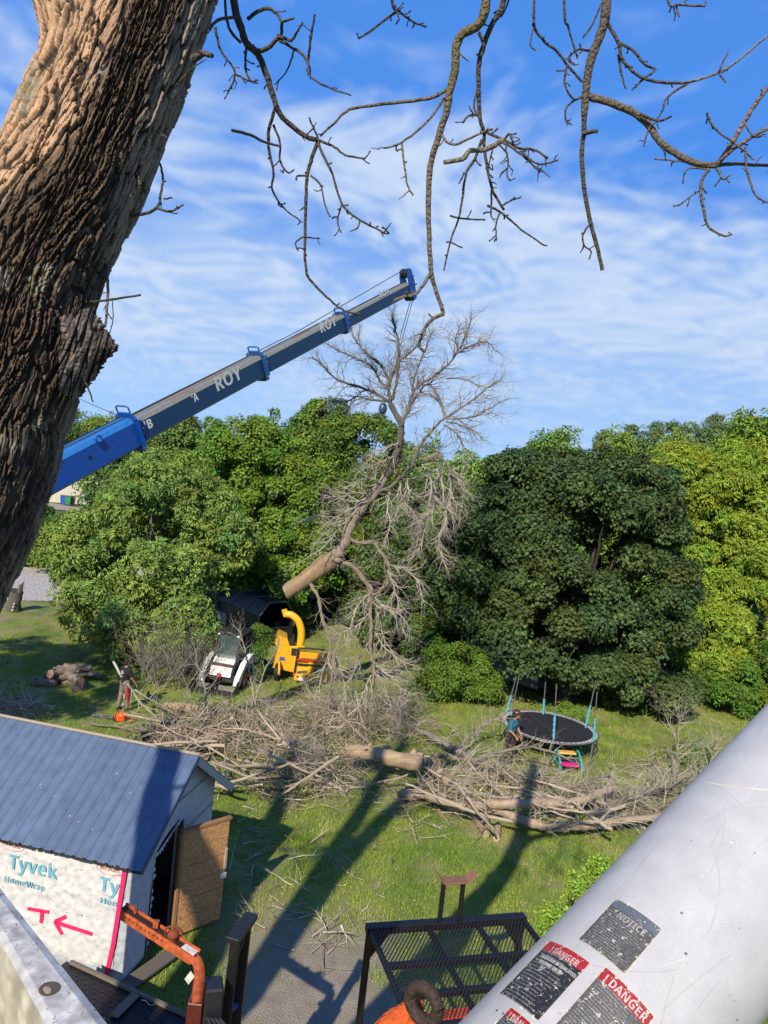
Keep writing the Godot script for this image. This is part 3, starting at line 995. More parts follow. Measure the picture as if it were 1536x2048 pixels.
	# hanging branches, each with its side twigs
	var bits := func(c: Color) -> MB:
		var q := MB.new()
		q.col = c
		return q
	var B = bits.call(Color(0.075, 0.06, 0.05))
	near_branch(B, [440, -390, 455, -160, 467, 0, 482, 55, 495, 90, 515, 107, 535, 155, 552, 210, 570, 240, 610, 272, 637, 280], 17, 9, 3.15, 3.5)
	near_branch(B, [637, 280, 617, 340, 612, 400, 610, 475, 612, 540, 625, 565, 660, 600, 690, 622, 720, 627], 8, 3.5, 3.5, 3.7)
	near_branch(B, [637, 280, 642, 300, 665, 350, 685, 410, 720, 440, 767, 465, 778, 467], 6.5, 3, 3.5, 3.3, 1.2)
	near_branch(B, [637, 280, 670, 295, 690, 310, 730, 318], 6, 3.5, 3.5, 3.3)
	near_branch(B, [552, 212, 538, 260, 538, 300, 547, 345, 545, 380, 567, 415, 605, 445], 8, 3, 3.35, 3.6, 0.8)
	near_branch(B, [547, 250, 560, 285, 560, 320, 575, 345, 588, 340], 5.5, 3.5, 3.4, 3.45)
	near_branch(B, [464, 261, 500, 270, 530, 285, 557, 292], 6, 4.5, 3.2, 3.4)
	near_branch(B, [495, 38, 530, 17, 553, 27, 565, 43, 588, 36], 8, 4, 3.25, 3.1)
	near_branch(B, [517, 103, 538, 95, 560, 75, 582, 81, 594, 65, 606, 44], 10, 3.5, 3.3, 3.15)
	near_branch(B, [560, 82, 595, 102, 616, 125, 617, 150, 650, 172, 702, 191], 7.5, 3, 3.25, 3.05, 0.8)
	near_branch(B, [616, 122, 622, 75, 630, 28], 6, 4, 3.2, 3.1)
	near_branch(B, [565, 43, 562, 76], 6.5, 6, 3.2, 3.25)
	near_branch(B, [482, 86, 458, 55, 450, 0, 448, -120], 6, 5, 3.25, 3.1)
	near_branch(B, [493, 95, 491, 135, 500, 160, 515, 167], 5.5, 3.5, 3.3, 3.2, 1.0)
	near_branch(B, [415, 65, 436, 41, 472, 35], 5, 7, 3.0, 3.2, 0.3)
	near_branch(B, [431, 55, 441, 100, 470, 146, 455, 186], 6, 3.5, 3.0, 3.1, 1.0)
	near_branch(B, [470, 148, 500, 162, 516, 160], 4, 3, 3.1, 3.15, 1.0)
	near_branch(B, [588, 100, 575, 140, 549, 170], 4, 2.5, 3.3, 3.4, 0.2)
	near_branch(B, [610, 475, 640, 477], 3.5, 2.5, 3.65, 3.6)
	near_branch(B, [610, 472, 592, 485, 596, 502], 4, 3, 3.6, 3.6, 0.2)
	near_branch(B, [616, 352, 596, 352, 592, 360], 4, 4, 3.55, 3.5, 0.3)
	near_branch(B, [622, 352, 642, 372, 650, 410, 660, 434], 4, 3, 3.55, 3.4, 1.2)
	near_branch(B, [685, 408, 675, 440, 683, 466], 4, 3, 3.4, 3.4, 1.2)
	near_branch(B, [637, 278, 627, 255, 618, 235], 4, 3.5, 3.5, 3.45, 0.2)
	part("hanging_branch", B.mesh(foot), mats["bark"], o)
	B = bits.call(Color(0.15, 0.125, 0.062))
	near_branch(B, [985, -430, 990, -200, 973, 0, 958, 48, 925, 68, 912, 95, 910, 140, 900, 180, 893, 225], 20, 15, 3.45, 3.6)
	B.col = Color(0.16, 0.135, 0.105)
	near_branch(B, [893, 225, 875, 280, 860, 335, 857, 400, 858, 475, 863, 545, 870, 575, 888, 628], 13, 7.5, 3.6, 3.8, 0.5)
	near_branch(B, [888, 628, 863, 640, 845, 665, 838, 692, 852, 704], 8, 6, 3.8, 3.85, 0.3)
	near_branch(B, [862, 545, 845, 572, 828, 590, 806, 594, 788, 602], 7, 7.5, 3.75, 3.7, 0.6)
	near_branch(B, [892, 180, 858, 197, 768, 208, 700, 219, 665, 250, 640, 272], 8, 4.5, 3.6, 3.5, 0.4)
	near_branch(B, [888, 196, 853, 245, 803, 285, 768, 296], 6.5, 3.5, 3.6, 3.5, 0.6)
	near_branch(B, [803, 285, 808, 325, 815, 370, 826, 391], 5.5, 3.5, 3.5, 3.5, 1.2)
	near_branch(B, [885, 272, 895, 285, 915, 288, 943, 275, 985, 258], 5.5, 4, 3.6, 3.5, 0.8)
	part("hanging_branch", B.mesh(foot), mats["bark"], o)
	B = bits.call(Color(0.08, 0.066, 0.05))
	near_branch(B, [1060, -410, 1035, -180, 1008, 0, 983, 50, 960, 115, 957, 170, 960, 235, 968, 265, 969, 300, 983, 375, 1008, 420], 13, 5, 3.5, 3.8, 0.8)
	near_branch(B, [974, 411, 1005, 427, 1043, 460, 1090, 492], 5, 3, 3.8, 3.8, 1.4)
	near_branch(B, [964, 280, 950, 318, 933, 345, 924, 400, 918, 435, 900, 485, 888, 542], 7, 3.5, 3.7, 3.8, 0.8)
	near_branch(B, [966, 262, 1008, 280, 1040, 297, 1068, 300, 1095, 316], 6, 4.5, 3.7, 3.5, 1.6)
	near_branch(B, [1000, 283, 1030, 300, 1060, 325, 1080, 345], 5, 3.5, 3.6, 3.5, 1.8)
	near_branch(B, [1045, 305, 1075, 328, 1115, 321], 4.5, 3.5, 3.55, 3.4, 1.6)
	near_branch(B, [995, 285, 1015, 312, 1014, 350, 1020, 362], 4, 3, 3.6, 3.6, 1.4)
	near_branch(B, [953, 185, 948, 215, 962, 240], 5, 4, 3.65, 3.65)
	near_branch(B, [983, 380, 982, 432], 5, 3.5, 3.7, 3.7, 1.0)
	near_branch(B, [900, 432, 925, 437, 970, 440], 4, 3.5, 3.75, 3.8, 0.3)
	near_branch(B, [1000, 425, 992, 450, 993, 482], 4, 3, 3.8, 3.8, 1.4)
	near_branch(B, [1003, 412, 1020, 402, 1033, 398], 4, 3, 3.8, 3.75, 1.0)
	near_branch(B, [903, 485, 925, 496], 3.5, 3, 3.8, 3.8, 0.2)
	near_branch(B, [957, 65, 968, 92, 962, 112], 7, 6, 3.5, 3.55, 0.4)
	near_branch(B, [928, 345, 918, 368], 4, 3, 3.7, 3.7, 0.2)
	near_branch(B, [957, 230, 938, 232, 926, 245], 5, 4, 3.65, 3.6, 0.6)
	near_branch(B, [1008, 282, 1018, 268, 1026, 285], 6, 4, 3.65, 3.6, 0.5)
	near_branch(B, [985, 300, 978, 332, 986, 340], 4, 3, 3.6, 3.55, 1.2)
	near_branch(B, [1018, 0, 1010, 20, 1003, 34], 4, 3, 3.6, 3.6, 0.2)
	B.col = Color(0.2, 0.185, 0.14)
	near_branch(B, [1006, 279, 975, 298, 940, 302, 924, 318, 888, 325], 11, 9, 3.65, 3.5, 0.6)
	part("hanging_branch", B.mesh(foot), mats["bark"], o)
	B = bits.call(Color(0.115, 0.098, 0.075))
	near_branch(B, [1235, -385, 1225, -180, 1213, 0, 1207, 50, 1189, 100, 1176, 145, 1171, 190, 1168, 232], 22, 14, 3.65, 3.8, 0.6)
	B.col = Color(0.075, 0.07, 0.05)
	near_branch(B, [1168, 232, 1168, 262, 1163, 310, 1168, 375, 1180, 440, 1193, 490, 1205, 541], 10, 8, 3.8, 3.9, 0.4)
	B.col = Color(0.14, 0.12, 0.088)
	near_branch(B, [1172, 192, 1218, 205, 1268, 226, 1298, 252, 1320, 284, 1358, 311, 1398, 328, 1433, 331], 16, 13, 3.8, 3.75, 0.6)
	near_branch(B, [1433, 331, 1470, 328, 1540, 331, 1640, 330], 8, 5, 3.75, 3.7, 0.6)
	B.col = Color(0.24, 0.15, 0.12)
	near_branch(B, [1433, 331, 1450, 308, 1468, 280, 1503, 220, 1540, 170, 1600, 90], 10, 7, 3.75, 3.5, 0.5)
	near_branch(B, [1433, 331, 1455, 308, 1493, 281, 1540, 255, 1620, 215], 8, 6, 3.75, 3.5, 0.5)
	B.col = Color(0.13, 0.11, 0.09)
	near_branch(B, [1413, 226, 1420, 243, 1438, 265, 1468, 286, 1508, 320], 5, 3.5, 3.6, 3.65, 1.0)
	near_branch(B, [1490, 250, 1510, 275, 1530, 268], 3.5, 2.5, 3.6, 3.6, 0.8)
	near_branch(B, [1418, 338, 1401, 372, 1408, 425, 1418, 455, 1448, 472, 1464, 468], 7, 3.5, 3.75, 3.8, 1.0)
	near_branch(B, [1398, 382, 1378, 395, 1358, 412], 4, 3, 3.75, 3.75, 0.8)
	near_branch(B, [1432, 335, 1446, 358, 1460, 350], 5, 3.5, 3.75, 3.7, 1.2)
	near_branch(B, [1491, 295, 1493, 340, 1510, 388, 1532, 405], 5, 3.5, 3.6, 3.6, 0.8)
	near_branch(B, [1400, 326, 1350, 322, 1308, 318], 4, 3, 3.75, 3.8, 0.8)
	near_branch(B, [1418, 340, 1380, 336, 1368, 350, 1366, 368], 4, 3, 3.75, 3.8, 0.5)
	B.col = Color(0.085, 0.07, 0.055)
	near_branch(B, [1211, 40, 1225, 65, 1238, 88, 1245, 120, 1283, 155, 1333, 166, 1378, 165], 8, 5, 3.7, 3.75, 0.7)
	B.col = Color(0.24, 0.2, 0.17)
	near_branch(B, [1378, 165, 1438, 145, 1483, 116, 1540, 68, 1620, 10], 5, 3.5, 3.75, 3.6, 0.5)
	B.col = Color(0.085, 0.07, 0.055)
	near_branch(B, [1240, 86, 1268, 103, 1290, 130, 1309, 140, 1285, 160, 1264, 180], 6, 4, 3.75, 3.75, 0.7)
	near_branch(B, [1237, 110, 1243, 150, 1252, 178], 6, 3, 3.75, 3.75, 0.7)
	near_branch(B, [1376, 167, 1335, 194, 1325, 220, 1312, 242], 5, 3.5, 3.75, 3.75, 1.0)
	near_branch(B, [1280, 228, 1315, 242, 1340, 234], 6, 4, 3.75, 3.7, 0.6)
	near_branch(B, [1120, -390, 1128, 0, 1137, 55, 1155, 118], 6, 4, 3.6, 3.75, 0.4)
	near_branch(B, [1068, -400, 1068, 0, 1068, 52, 1088, 82, 1113, 102, 1138, 135, 1166, 165], 6, 5, 3.6, 3.8, 0.6)
	near_branch(B, [1068, 55, 1060, 90, 1072, 101], 4, 3, 3.65, 3.65, 0.2)
	near_branch(B, [1135, 130, 1129, 165, 1146, 198, 1168, 192], 5, 4, 3.75, 3.8, 1.0)
	near_branch(B, [1168, 190, 1135, 212, 1131, 235, 1136, 250], 5, 3.5, 3.8, 3.8, 0.7)
	near_branch(B, [1183, 103, 1155, 100, 1136, 118, 1150, 130], 5, 4, 3.75, 3.75, 1.2)
	near_branch(B, [1201, 10, 1185, 48, 1166, 75], 5, 4, 3.7, 3.65, 0.6)
	near_branch(B, [1181, 445, 1166, 470, 1168, 490, 1183, 503], 4.5, 3, 3.85, 3.85, 0.4)
	near_branch(B, [1166, 266, 1195, 262], 8, 8, 3.8, 3.75, 0.0)
	near_branch(B, [1300, 252, 1292, 275, 1287, 293], 4, 3, 3.75, 3.75, 0.3)
	near_branch(B, [1455, 140, 1440, 148, 1451, 165], 4, 3, 3.7, 3.7, 0.2)
	near_branch(B, [1437, 144, 1447, 122, 1456, 105], 4, 3, 3.7, 3.7, 0.1)
	part("hanging_branch", B.mesh(foot), mats["bark"], o)
	B = bits.call(Color(0.06, 0.05, 0.045))
	near_branch(B, [760, -440, 770, -160, 783, 0, 798, 22, 823, 42, 853, 54], 7, 4, 3.4, 3.6, 1.0)
	near_branch(B, [798, 20, 750, 55, 718, 77], 5.5, 4, 3.55, 3.5, 1.0)
	near_branch(B, [790, 10, 798, 40], 4, 3, 3.5, 3.5, 0.8)
	part("hanging_branch", B.mesh(foot), mats["bark"], o)
	B = bits.call(Color(0.13, 0.1, 0.085))
	near_branch(B, [1300, -400, 1315, -160, 1335, -2, 1358, 10, 1410, 12], 6, 4, 3.7, 3.75, 1.6)
	near_branch(B, [1352, 8, 1358, 35], 4, 3, 3.75, 3.75, 0.8)
	part("hanging_branch", B.mesh(foot), mats["bark"], o)
	# small shoots from the stem itself
	B = bits.call(Color(0.07, 0.06, 0.05))
	near_branch(B, [215, 440, 240, 437, 270, 430, 300, 425, 317, 410, 322, 385, 326, 355, 320, 327], 8, 4.5, 3.0, 3.05, 0.7)
	near_branch(B, [315, 417, 340, 423, 366, 410], 6, 3.5, 3.0, 2.95, 0.6)
	near_branch(B, [262, 430, 258, 405, 264, 380], 5, 3, 3.0, 3.0, 0.6)
	near_branch(B, [327, 398, 345, 396], 4, 3, 3.0, 3.0, 0.0)
	part("shoot", B.mesh(foot), mats["bark"], o)
	B = bits.call(Color(0.16, 0.14, 0.12))
	near_branch(B, [214, 480, 215, 540, 216, 595, 210, 655], 6, 5, 3.05, 3.0, 0.6)
	B.col = Color(0.05, 0.04, 0.035)
	near_branch(B, [180, 604, 235, 597, 282, 590], 5, 4, 2.95, 2.9, 0.2)
	near_branch(B, [224, 600, 226, 640, 219, 668], 2, 2, 3.0, 3.0, 0.0)
	part("shoot", B.mesh(foot), mats["bark"], o)
	B = bits.call(Color(0.05, 0.04, 0.035))
	near_branch(B, [168, 758, 176, 775, 186, 804], 5, 3, 2.9, 2.9, 0.0)
	part("shoot", B.mesh(foot), mats["bark"], o)
	B = bits.call(Color(0.1, 0.08, 0.06))
	near_branch(B, [385, 120, 405, 108, 425, 112], 16, 9, 2.95, 2.9, 0.4)
	near_branch(B, [345, 180, 380, 140, 412, 118], 3, 2, 2.95, 2.9, 0.0)
	near_branch(B, [262, 340, 275, 350, 281, 378], 7, 6, 2.95, 2.95, 0.3)
	near_branch(B, [312, 262, 334, 275], 3, 3, 2.95, 2.95, 0.0)
	part("shoot", B.mesh(foot), mats["bark"], o)

# ---- crane ----
func crane() -> void:
	rng.seed = 31
	var a := at(80, 955, 16.5)
	var b := at(812, 572, 26.5)
	var d := (b - a).normalized()
	var side := d.cross(Vector3.UP).normalized()
	var up := side.cross(d).normalized()
	var len := a.distance_to(b)
	var base := a - d * 7.0
	base.y = 0.0
	var o := thing("crane", "blue telescopic crane boom lettered ROY lifting the bare tree", "crane", base)
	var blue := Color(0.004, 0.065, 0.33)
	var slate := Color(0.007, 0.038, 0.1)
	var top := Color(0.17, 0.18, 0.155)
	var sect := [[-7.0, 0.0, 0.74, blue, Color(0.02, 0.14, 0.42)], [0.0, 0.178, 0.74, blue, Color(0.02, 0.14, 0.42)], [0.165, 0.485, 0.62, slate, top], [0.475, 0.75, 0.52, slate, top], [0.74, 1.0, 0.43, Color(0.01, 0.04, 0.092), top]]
	for k in sect.size():
		if k == 0:
			continue
		var s = sect[k]
		var mb := MB.new()
		var h: float = s[2]
		var w := h * 0.78
		var p0 = a + d * (len * s[0] if k > 1 else -7.0)
		var p1 = a + d * len * s[1]
		var prof := [Vector2(-0.30, -0.5), Vector2(-0.5, -0.4), Vector2(-0.5, 0.36), Vector2(-0.38, 0.5), Vector2(0.38, 0.5), Vector2(0.5, 0.36), Vector2(0.5, -0.4), Vector2(0.30, -0.5)]
		var drop := -0.05 - (0.74 - h) * 0.18
		var m := prof.size()
		for q in m:
			var u: Vector2 = prof[q]
			var v: Vector2 = prof[(q + 1) % m]
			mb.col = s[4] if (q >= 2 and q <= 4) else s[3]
			if q == 0 or q == 6:
				mb.col = Color(0.3, 0.29, 0.25) if k > 1 else blue
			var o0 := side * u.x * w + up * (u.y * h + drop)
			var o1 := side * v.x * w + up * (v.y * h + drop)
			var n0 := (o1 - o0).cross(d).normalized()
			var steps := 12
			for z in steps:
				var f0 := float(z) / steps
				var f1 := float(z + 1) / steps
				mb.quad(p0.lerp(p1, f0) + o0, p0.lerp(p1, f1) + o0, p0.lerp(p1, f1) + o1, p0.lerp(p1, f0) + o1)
		for e in [p0, p1]:
			mb.col = s[3]
			for q in range(1, m - 1):
				mb.tri(e + side * prof[0].x * w + up * (prof[0].y * h + drop), e + side * prof[q].x * w + up * (prof[q].y * h + drop), e + side * prof[q + 1].x * w + up * (prof[q + 1].y * h + drop))
		# black slide strip and a rust scuff along the top
		mb.col = Color(0.02, 0.02, 0.02)
		mb.bar(p0 + up * (h * 0.5 + drop + 0.004) - side * w * 0.36, p1 + up * (h * 0.5 + drop + 0.004) - side * w * 0.36, 0.03, 0.03)
		if k == 2 or k == 3:
			mb.col = Color(0.24, 0.11, 0.06)
			for z in 3:
				var c = p0.lerp(p1, ru(0.2, 0.95)) + up * (h * 0.5 + drop + 0.003) + side * w * ru(-0.2, 0.25)
				mb.bar(c, c + d * ru(0.3, 0.9), 0.1, 0.006)
		part("boom_section", mb.mesh(base), mats["paint"], o)
		if k == 1:
			mb = MB.new()
			mb.col = Color(0.01, 0.012, 0.02)
			var hole := a + d * len * 0.075 + side * (w * 0.5 + 0.002) - up * 0.02
			mb.tube(PackedVector3Array([hole, hole + side * 0.004]), PackedFloat32Array([0.05, 0.05]), 14)
			part("pin_hole", mb.mesh(base), mats["matte"], o)
		if k < 4:
			# collar, guide pads and a rope guard hoop at the section's end
			mb = MB.new()
			mb.col = blue if k == 1 else Color(0.02, 0.09, 0.3)
			var e = p1 - d * 0.12
			for q in m:
				var u: Vector2 = prof[q] * 1.07
				var v: Vector2 = prof[(q + 1) % m] * 1.07
				mb.bar(e + side * u.x * w + up * (u.y * h + drop), e + side * v.x * w + up * (v.y * h + drop), 0.05, 0.22 if k < 3 else 0.16, 0.006, d.cross(side * (v.x - u.x) + up * (v.y - u.y)))
			for q in 3:
				mb.bar(p1 + side * w * 0.52 + up * (-0.3 + q * 0.28) * h, p1 + d * 0.05 + side * w * 0.52 + up * (-0.3 + q * 0.28) * h, 0.07, 0.08, 0.01)
			part("collar", mb.mesh(base), mats["paint"], o)
			mb = MB.new()
			mb.col = Color(0.02, 0.09, 0.3)
			var hp = e + up * (h * 0.5 + drop)
			var hh := h * 0.4
			mb.tube(PackedVector3Array([hp + side * w * 0.42 - up * 0.1, hp + side * w * 0.42 + up * hh * 0.9, hp + side * w * 0.3 + up * hh, hp - side * w * 0.3 + up * hh, hp - side * w * 0.42 + up * hh * 0.9, hp - side * w * 0.42 - up * 0.1]), PackedFloat32Array([0.022, 0.022, 0.022, 0.022, 0.022, 0.022]), 7)
			part("rope_guard", mb.mesh(base), mats["paint"], o)
	var lug := MB.new()
	lug.col = blue
	var lp := a + d * len * 0.098 + side * 0.34 + up * 0.28
	lug.torus(Transform3D(Basis(d, up, side), lp), 0.075, 0.022, 14, 7)
	part("lifting_lug", lug.mesh(base), mats["paint"], o)
	# the head
	var head := MB.new()
	head.col = Color(0.01, 0.075, 0.3)
	for s in [-1.0, 1.0]:
		head.prism(Transform3D(Basis(d, up, side), b + side * s * 0.17), PackedVector2Array([Vector2(-0.05, -0.3), Vector2(0.12, -0.52), Vector2(0.26, -0.5), Vector2(0.3, 0.1), Vector2(0.22, 0.52), Vector2(0.04, 0.52), Vector2(-0.05, 0.3)]), 0.04)
	head.col = Color(0.02, 0.02, 0.025)
	for y in [-0.4, 0.4]:
		var c: Vector3 = b + d * 0.12 + up * y
		head.tube(PackedVector3Array([c - side * 0.14, c + side * 0.14]), PackedFloat32Array([0.16, 0.16]), 16)
	head.col = Color(0.01, 0.1, 0.38)
	head.rod(b + d * 0.2 - side * 0.32, b + d * 0.2 + side * 0.32, 0.03)
	head.rod(b + d * 0.16 - side * 0.3 + up * 0.3, b + d * 0.16 + side * 0.3 + up * 0.3, 0.025)
	part("boom_head", head.mesh(base), mats["paint"], o)
	var rope := MB.new()
	rope.col = Color(0.06, 0.06, 0.065)
	var rp := b + d * 0.12 + up * 0.55
	rope.rod(rp, a + d * len * 0.6 + up * 0.3, 0.014, 5)
	rope.rod(a + d * len * 0.6 + up * 0.3, a - d * 6.0 + up * 0.38, 0.014, 5)
	var hook := at(765, 824, 26.4)
	var low := b + d * 0.24 - up * 0.5
	rope.rod(low + side * 0.05, hook + Vector3(0.05, 0.3, 0), 0.013, 5)
	rope.rod(low - side * 0.05, hook + Vector3(-0.05, 0.3, 0), 0.013, 5)
	part("wire_rope", rope.mesh(base), mats["matte"], o)
	var hb := MB.new()
	hb.col = Color(0.05, 0.09, 0.16)
	hb.ball(Transform3D(Basis.IDENTITY, hook + Vector3(0, 0.12, 0)), Vector3(0.15, 0.2, 0.15), 10, 14)
	hb.col = Color(0.03, 0.03, 0.035)
	hb.torus(Transform3D(Basis.IDENTITY, hook - Vector3(0, 0.2, 0)), 0.09, 0.026, 14, 7, 4.6)
	part("hook_ball", hb.mesh(base), mats["paint"], o)
	var ch := MB.new()
	ch.col = Color(0.11, 0.055, 0.04)
	var c0 := hook - Vector3(0, 0.28, 0)
	var c1 := at(731, 980, 26.2)
	var links := 34
	for k in links:
		var p := c0.lerp(c1, float(k) / links)
		var q := c0.lerp(c1, float(k + 1.25) / links)
		var w := (q - p).cross(Vector3.FORWARD if k % 2 == 0 else Vector3.RIGHT).normalized() * 0.026
		ch.tube(PackedVector3Array([p + w, q + w, q - w, p - w, p + w]), PackedFloat32Array([0.011, 0.011, 0.011, 0.011, 0.011]), 5, false)
	var loop := PackedVector3Array()
	for k in 13:
		var t := TAU * k / 12.0
		loop.append(at(731, 990, 26.2) + Vector3(0.32 * cos(t) * 0.7, 0.32 * cos(t) * 0.7, 0.34 * sin(t)))
	ch.tube(loop, taper(13, 0.028, 0.028), 6, false)
	part("chain_sling", ch.mesh(base), mats["rust"], o)
	# lettering on the near side
	var words := [["ROY", 456, 758, 0.36, 0.96, 2, Color(0.5, 0.52, 0.5)], ["ROY", 656, 649, 0.3, 0.8, 3, Color(0.55, 0.57, 0.56)], ["ROY", 768, 586, 0.21, 0.6, 4, Color(0.52, 0.54, 0.54)], ["'A", 390, 796, 0.2, 0.2, 2, Color(0.6, 0.6, 0.6)], ["'B", 297, 849, 0.22, 0.22, 2, Color(0.6, 0.6, 0.6)]]
	for w in words:
		var h: float = sect[w[5]][2]
		var pl := a + side * (h * 0.39 + 0.004)
		print_on(o, "lettering", w[0], w[6], w[3], onto(w[1], w[2], pl, side), d, up, w[4])
	# the carrier it stands on, behind the big tree
	var cb := MB.new()
	cb.col = Color(0.02, 0.1, 0.35)
	cb.box(yaw(0.4, base + Vector3(0, 1.3, 0)), Vector3(2.4, 0.9, 6.0), 0.08)
	cb.box(yaw(0.4, base + Vector3(0, 2.5, 0)), Vector3(1.8, 1.5, 2.4), 0.1)
	cb.bar(base + Vector3(0, 3.0, 0), a - d * 5.6 - up * 0.2, 1.0, 1.0, 0.05)
	cb.col = Color(0.02, 0.02, 0.02)
	for x in [-1.1, 1.1]:
		for z in [-2.0, 2.0]:
			cb.tube(PackedVector3Array([yaw(0.4, base) * Vector3(x - 0.17, 0.5, z), yaw(0.4, base) * Vector3(x + 0.17, 0.5, z)]), PackedFloat32Array([0.5, 0.5]), 18)
	part("carrier", cb.mesh(base), mats["paint"], o)

# ---- the tree on the hook ----
func strand(mb: MB, xy: Array, w0: float, w1: float, d0: float, d1: float, twigs := 0.6, tl := 0.9, droop := 0.0, level := 2, steps := 4, out := 0.5) -> void:
	# a limb seen at these places, with twigs growing from it
	var line := rough_line(traced(xy, d0, d1, steps), 0.02)
	var m := line.size()
	var dm := (d0 + d1) * 0.5
	var rad := taper(m, w0 * 0.5 * dm / F, w1 * 0.5 * dm / F, 0.08)
	mb.jit = 0.25
	mb.tube(line, rad, 8 if w0 > 9.0 else 6, false)
	mb.jit = 0.0
	var keep := mb.col
	mb.col = keep.lerp(Color(0.46, 0.42, 0.35), 0.5)
	for k in range(1, m):
		var n := int(twigs) + (1 if rng.randf() < fmod(twigs, 1.0) else 0)
		for q in n:
			var d := (line[k] - line[k - 1]).normalized()
			var sidew := d.cross(rv()).normalized()
			var l := tl * ru(0.45, 1.25) * lerpf(1.0, 0.7, float(k) / m)
			sprout(mb, line[k], d * (1.0 - out * 0.5) + sidew * out * ru(0.6, 2.0) + Vector3.DOWN * droop * 0.15, l, clampf(rad[k] * 0.6, 0.008, 0.018), level, droop * 0.25, 0.85, 4)
	mb.col = keep
func hung_tree() -> void:
	rng.seed = 404
	var foot := gp(740, 1450)
	var o := thing("hanging_tree", "bare cut tree hanging butt end left from the crane hook", "tree", foot)
	var mb := MB.new()
	var pale := Color(0.3, 0.215, 0.14)
	var tan_ := Color(0.34, 0.275, 0.21)
	var dark := Color(0.125, 0.11, 0.098)
	var grey := Color(0.27, 0.25, 0.2)
	mb.col = Color(0.36, 0.25, 0.15)
	var butt := rough_line(traced([571, 1184, 592, 1171, 622, 1150, 648, 1130, 672, 1112], 26.0, 26.0, 4), 0.012)
	mb.jit = 0.18
	mb.tube(butt, PackedFloat32Array([0.275, 0.28, 0.275, 0.27, 0.272, 0.27, 0.262, 0.268, 0.27, 0.28, 0.3, 0.315, 0.34, 0.33, 0.3, 0.26, 0.24]), 16, true, Color(0.5, 0.38, 0.23))
	mb.col = tan_
	var stem := rough_line(traced([664, 1122, 676, 1106, 690, 1084, 697, 1058, 711, 1032, 731, 1006, 750, 984, 773, 953, 791, 911], 26, 26.3, 3), 0.03)
	mb.tube(stem, taper(stem.size(), 0.215, 0.125, 0.1), 12)
	mb.col = dark
	stem = rough_line(traced([773, 953, 791, 911, 801, 869, 803, 849, 798, 838, 781, 808], 26.2, 26.4, 3), 0.02)
	mb.tube(stem, taper(stem.size(), 0.145, 0.095, 0.08), 10)
	mb.col = Color(0.3, 0.24, 0.18)
	for k in 7:
		var p := at(668 + ru(-16, 16), 1120 + ru(-14, 14), 25.8)
		mb.ball(Transform3D(Basis(rv(), ru(0, 3)), p), Vector3(ru(0.1, 0.2), ru(0.1, 0.16), 0.16), 5, 8)
	part("trunk", mb.mesh(foot), mats["bark"], o)
	var go := func(called: String, q: MB) -> void:
		part(called, q.mesh(foot), mats["bark"] if called == "limb" else mats["twig"], o)
	# the upper crown against the sky
	var L := MB.new()
	L.col = dark
	strand(L, [781, 808, 778, 772, 795, 726, 798, 693, 789, 655, 784, 628], 9, 2, 26.4, 26.8, 2.4, 1.0, 0, 2)
	strand(L, [784, 800, 795, 759, 798, 726, 817, 708, 839, 686, 852, 662], 7, 2, 26.3, 26, 2, 0.9)
	strand(L, [779, 805, 751, 786, 710, 772, 669, 756, 647, 731, 623, 714], 7, 2, 26.4, 25.6, 1.8, 0.9)
	strand(L, [774, 802, 743, 800, 716, 794, 690, 803, 668, 800], 5, 2, 26.3, 25.4, 2, 0.9, 0.3)
	strand(L, [778, 780, 761, 762, 743, 734, 716, 718, 683, 704, 653, 686], 6, 2, 26.5, 27, 2, 0.9)
	strand(L, [779, 765, 762, 730, 729, 704, 710, 677, 697, 647], 6, 2, 26.5, 27.2, 2, 0.9)
	go.call("limb", L)
	L = MB.new()
	L.col = Color(0.17, 0.15, 0.132)
	strand(L, [803, 852, 808, 835, 817, 818, 825, 786, 839, 770, 866, 753, 893, 731, 915, 704, 912, 677, 921, 650], 9, 2.5, 26.2, 25.6, 1.8, 1.0)
	strand(L, [915, 704, 930, 675, 943, 634], 4, 2, 25.7, 25.4, 2.2, 0.8)
	strand(L, [915, 706, 945, 690, 972, 684, 988, 698], 4, 2, 25.7, 25.4, 2.2, 0.8)
	strand(L, [825, 786, 828, 756, 839, 728, 851, 697, 866, 663], 5, 2, 26.1, 26.6, 1.6, 0.9)
	strand(L, [893, 758, 925, 758, 950, 768, 968, 776], 3, 1.6, 25.7, 25.5, 1.6, 0.7)
	strand(L, [818, 818, 845, 776, 862, 770, 876, 792, 886, 815], 4, 2.5, 26.2, 26, 1.6, 0.8, 0.4)
	go.call("limb", L)
	# right hand limb
	L = MB.new()
	L.col = Color(0.2, 0.175, 0.148)
	strand(L, [748, 986, 784, 971, 812, 944, 829, 920, 839, 892, 852, 874, 880, 844, 902, 829], 8.5, 4.5, 26.2, 25.5, 1.3, 1.0, 0.5)
	strand(L, [902, 829, 943, 802, 970, 778, 1003, 758], 4.5, 1.6, 25.5, 25, 2.4, 0.9)
	strand(L, [893, 838, 943, 835, 975, 819, 1014, 798], 4, 1.6, 25.5, 25, 2.2, 0.9)
	strand(L, [888, 832, 882, 813, 866, 793, 841, 786], 4, 2, 25.6, 26, 1.6, 0.8)
	strand(L, [892, 843, 934, 854, 952, 864, 967, 882], 4, 1.6, 25.5, 25, 2.2, 0.8, 0.5)
	strand(L, [888, 850, 915, 868, 930, 900, 936, 930], 4, 1.6, 25.5, 25.2, 2.2, 0.8, 0.7)
	strand(L, [838, 918, 858, 917, 875, 910, 890, 924, 901, 942], 7, 4, 25.8, 25.3, 1.6, 0.9, 0.8)
	go.call("limb", L)
	# curtains of drooping grey twigs
	L = MB.new()
	L.col = grey
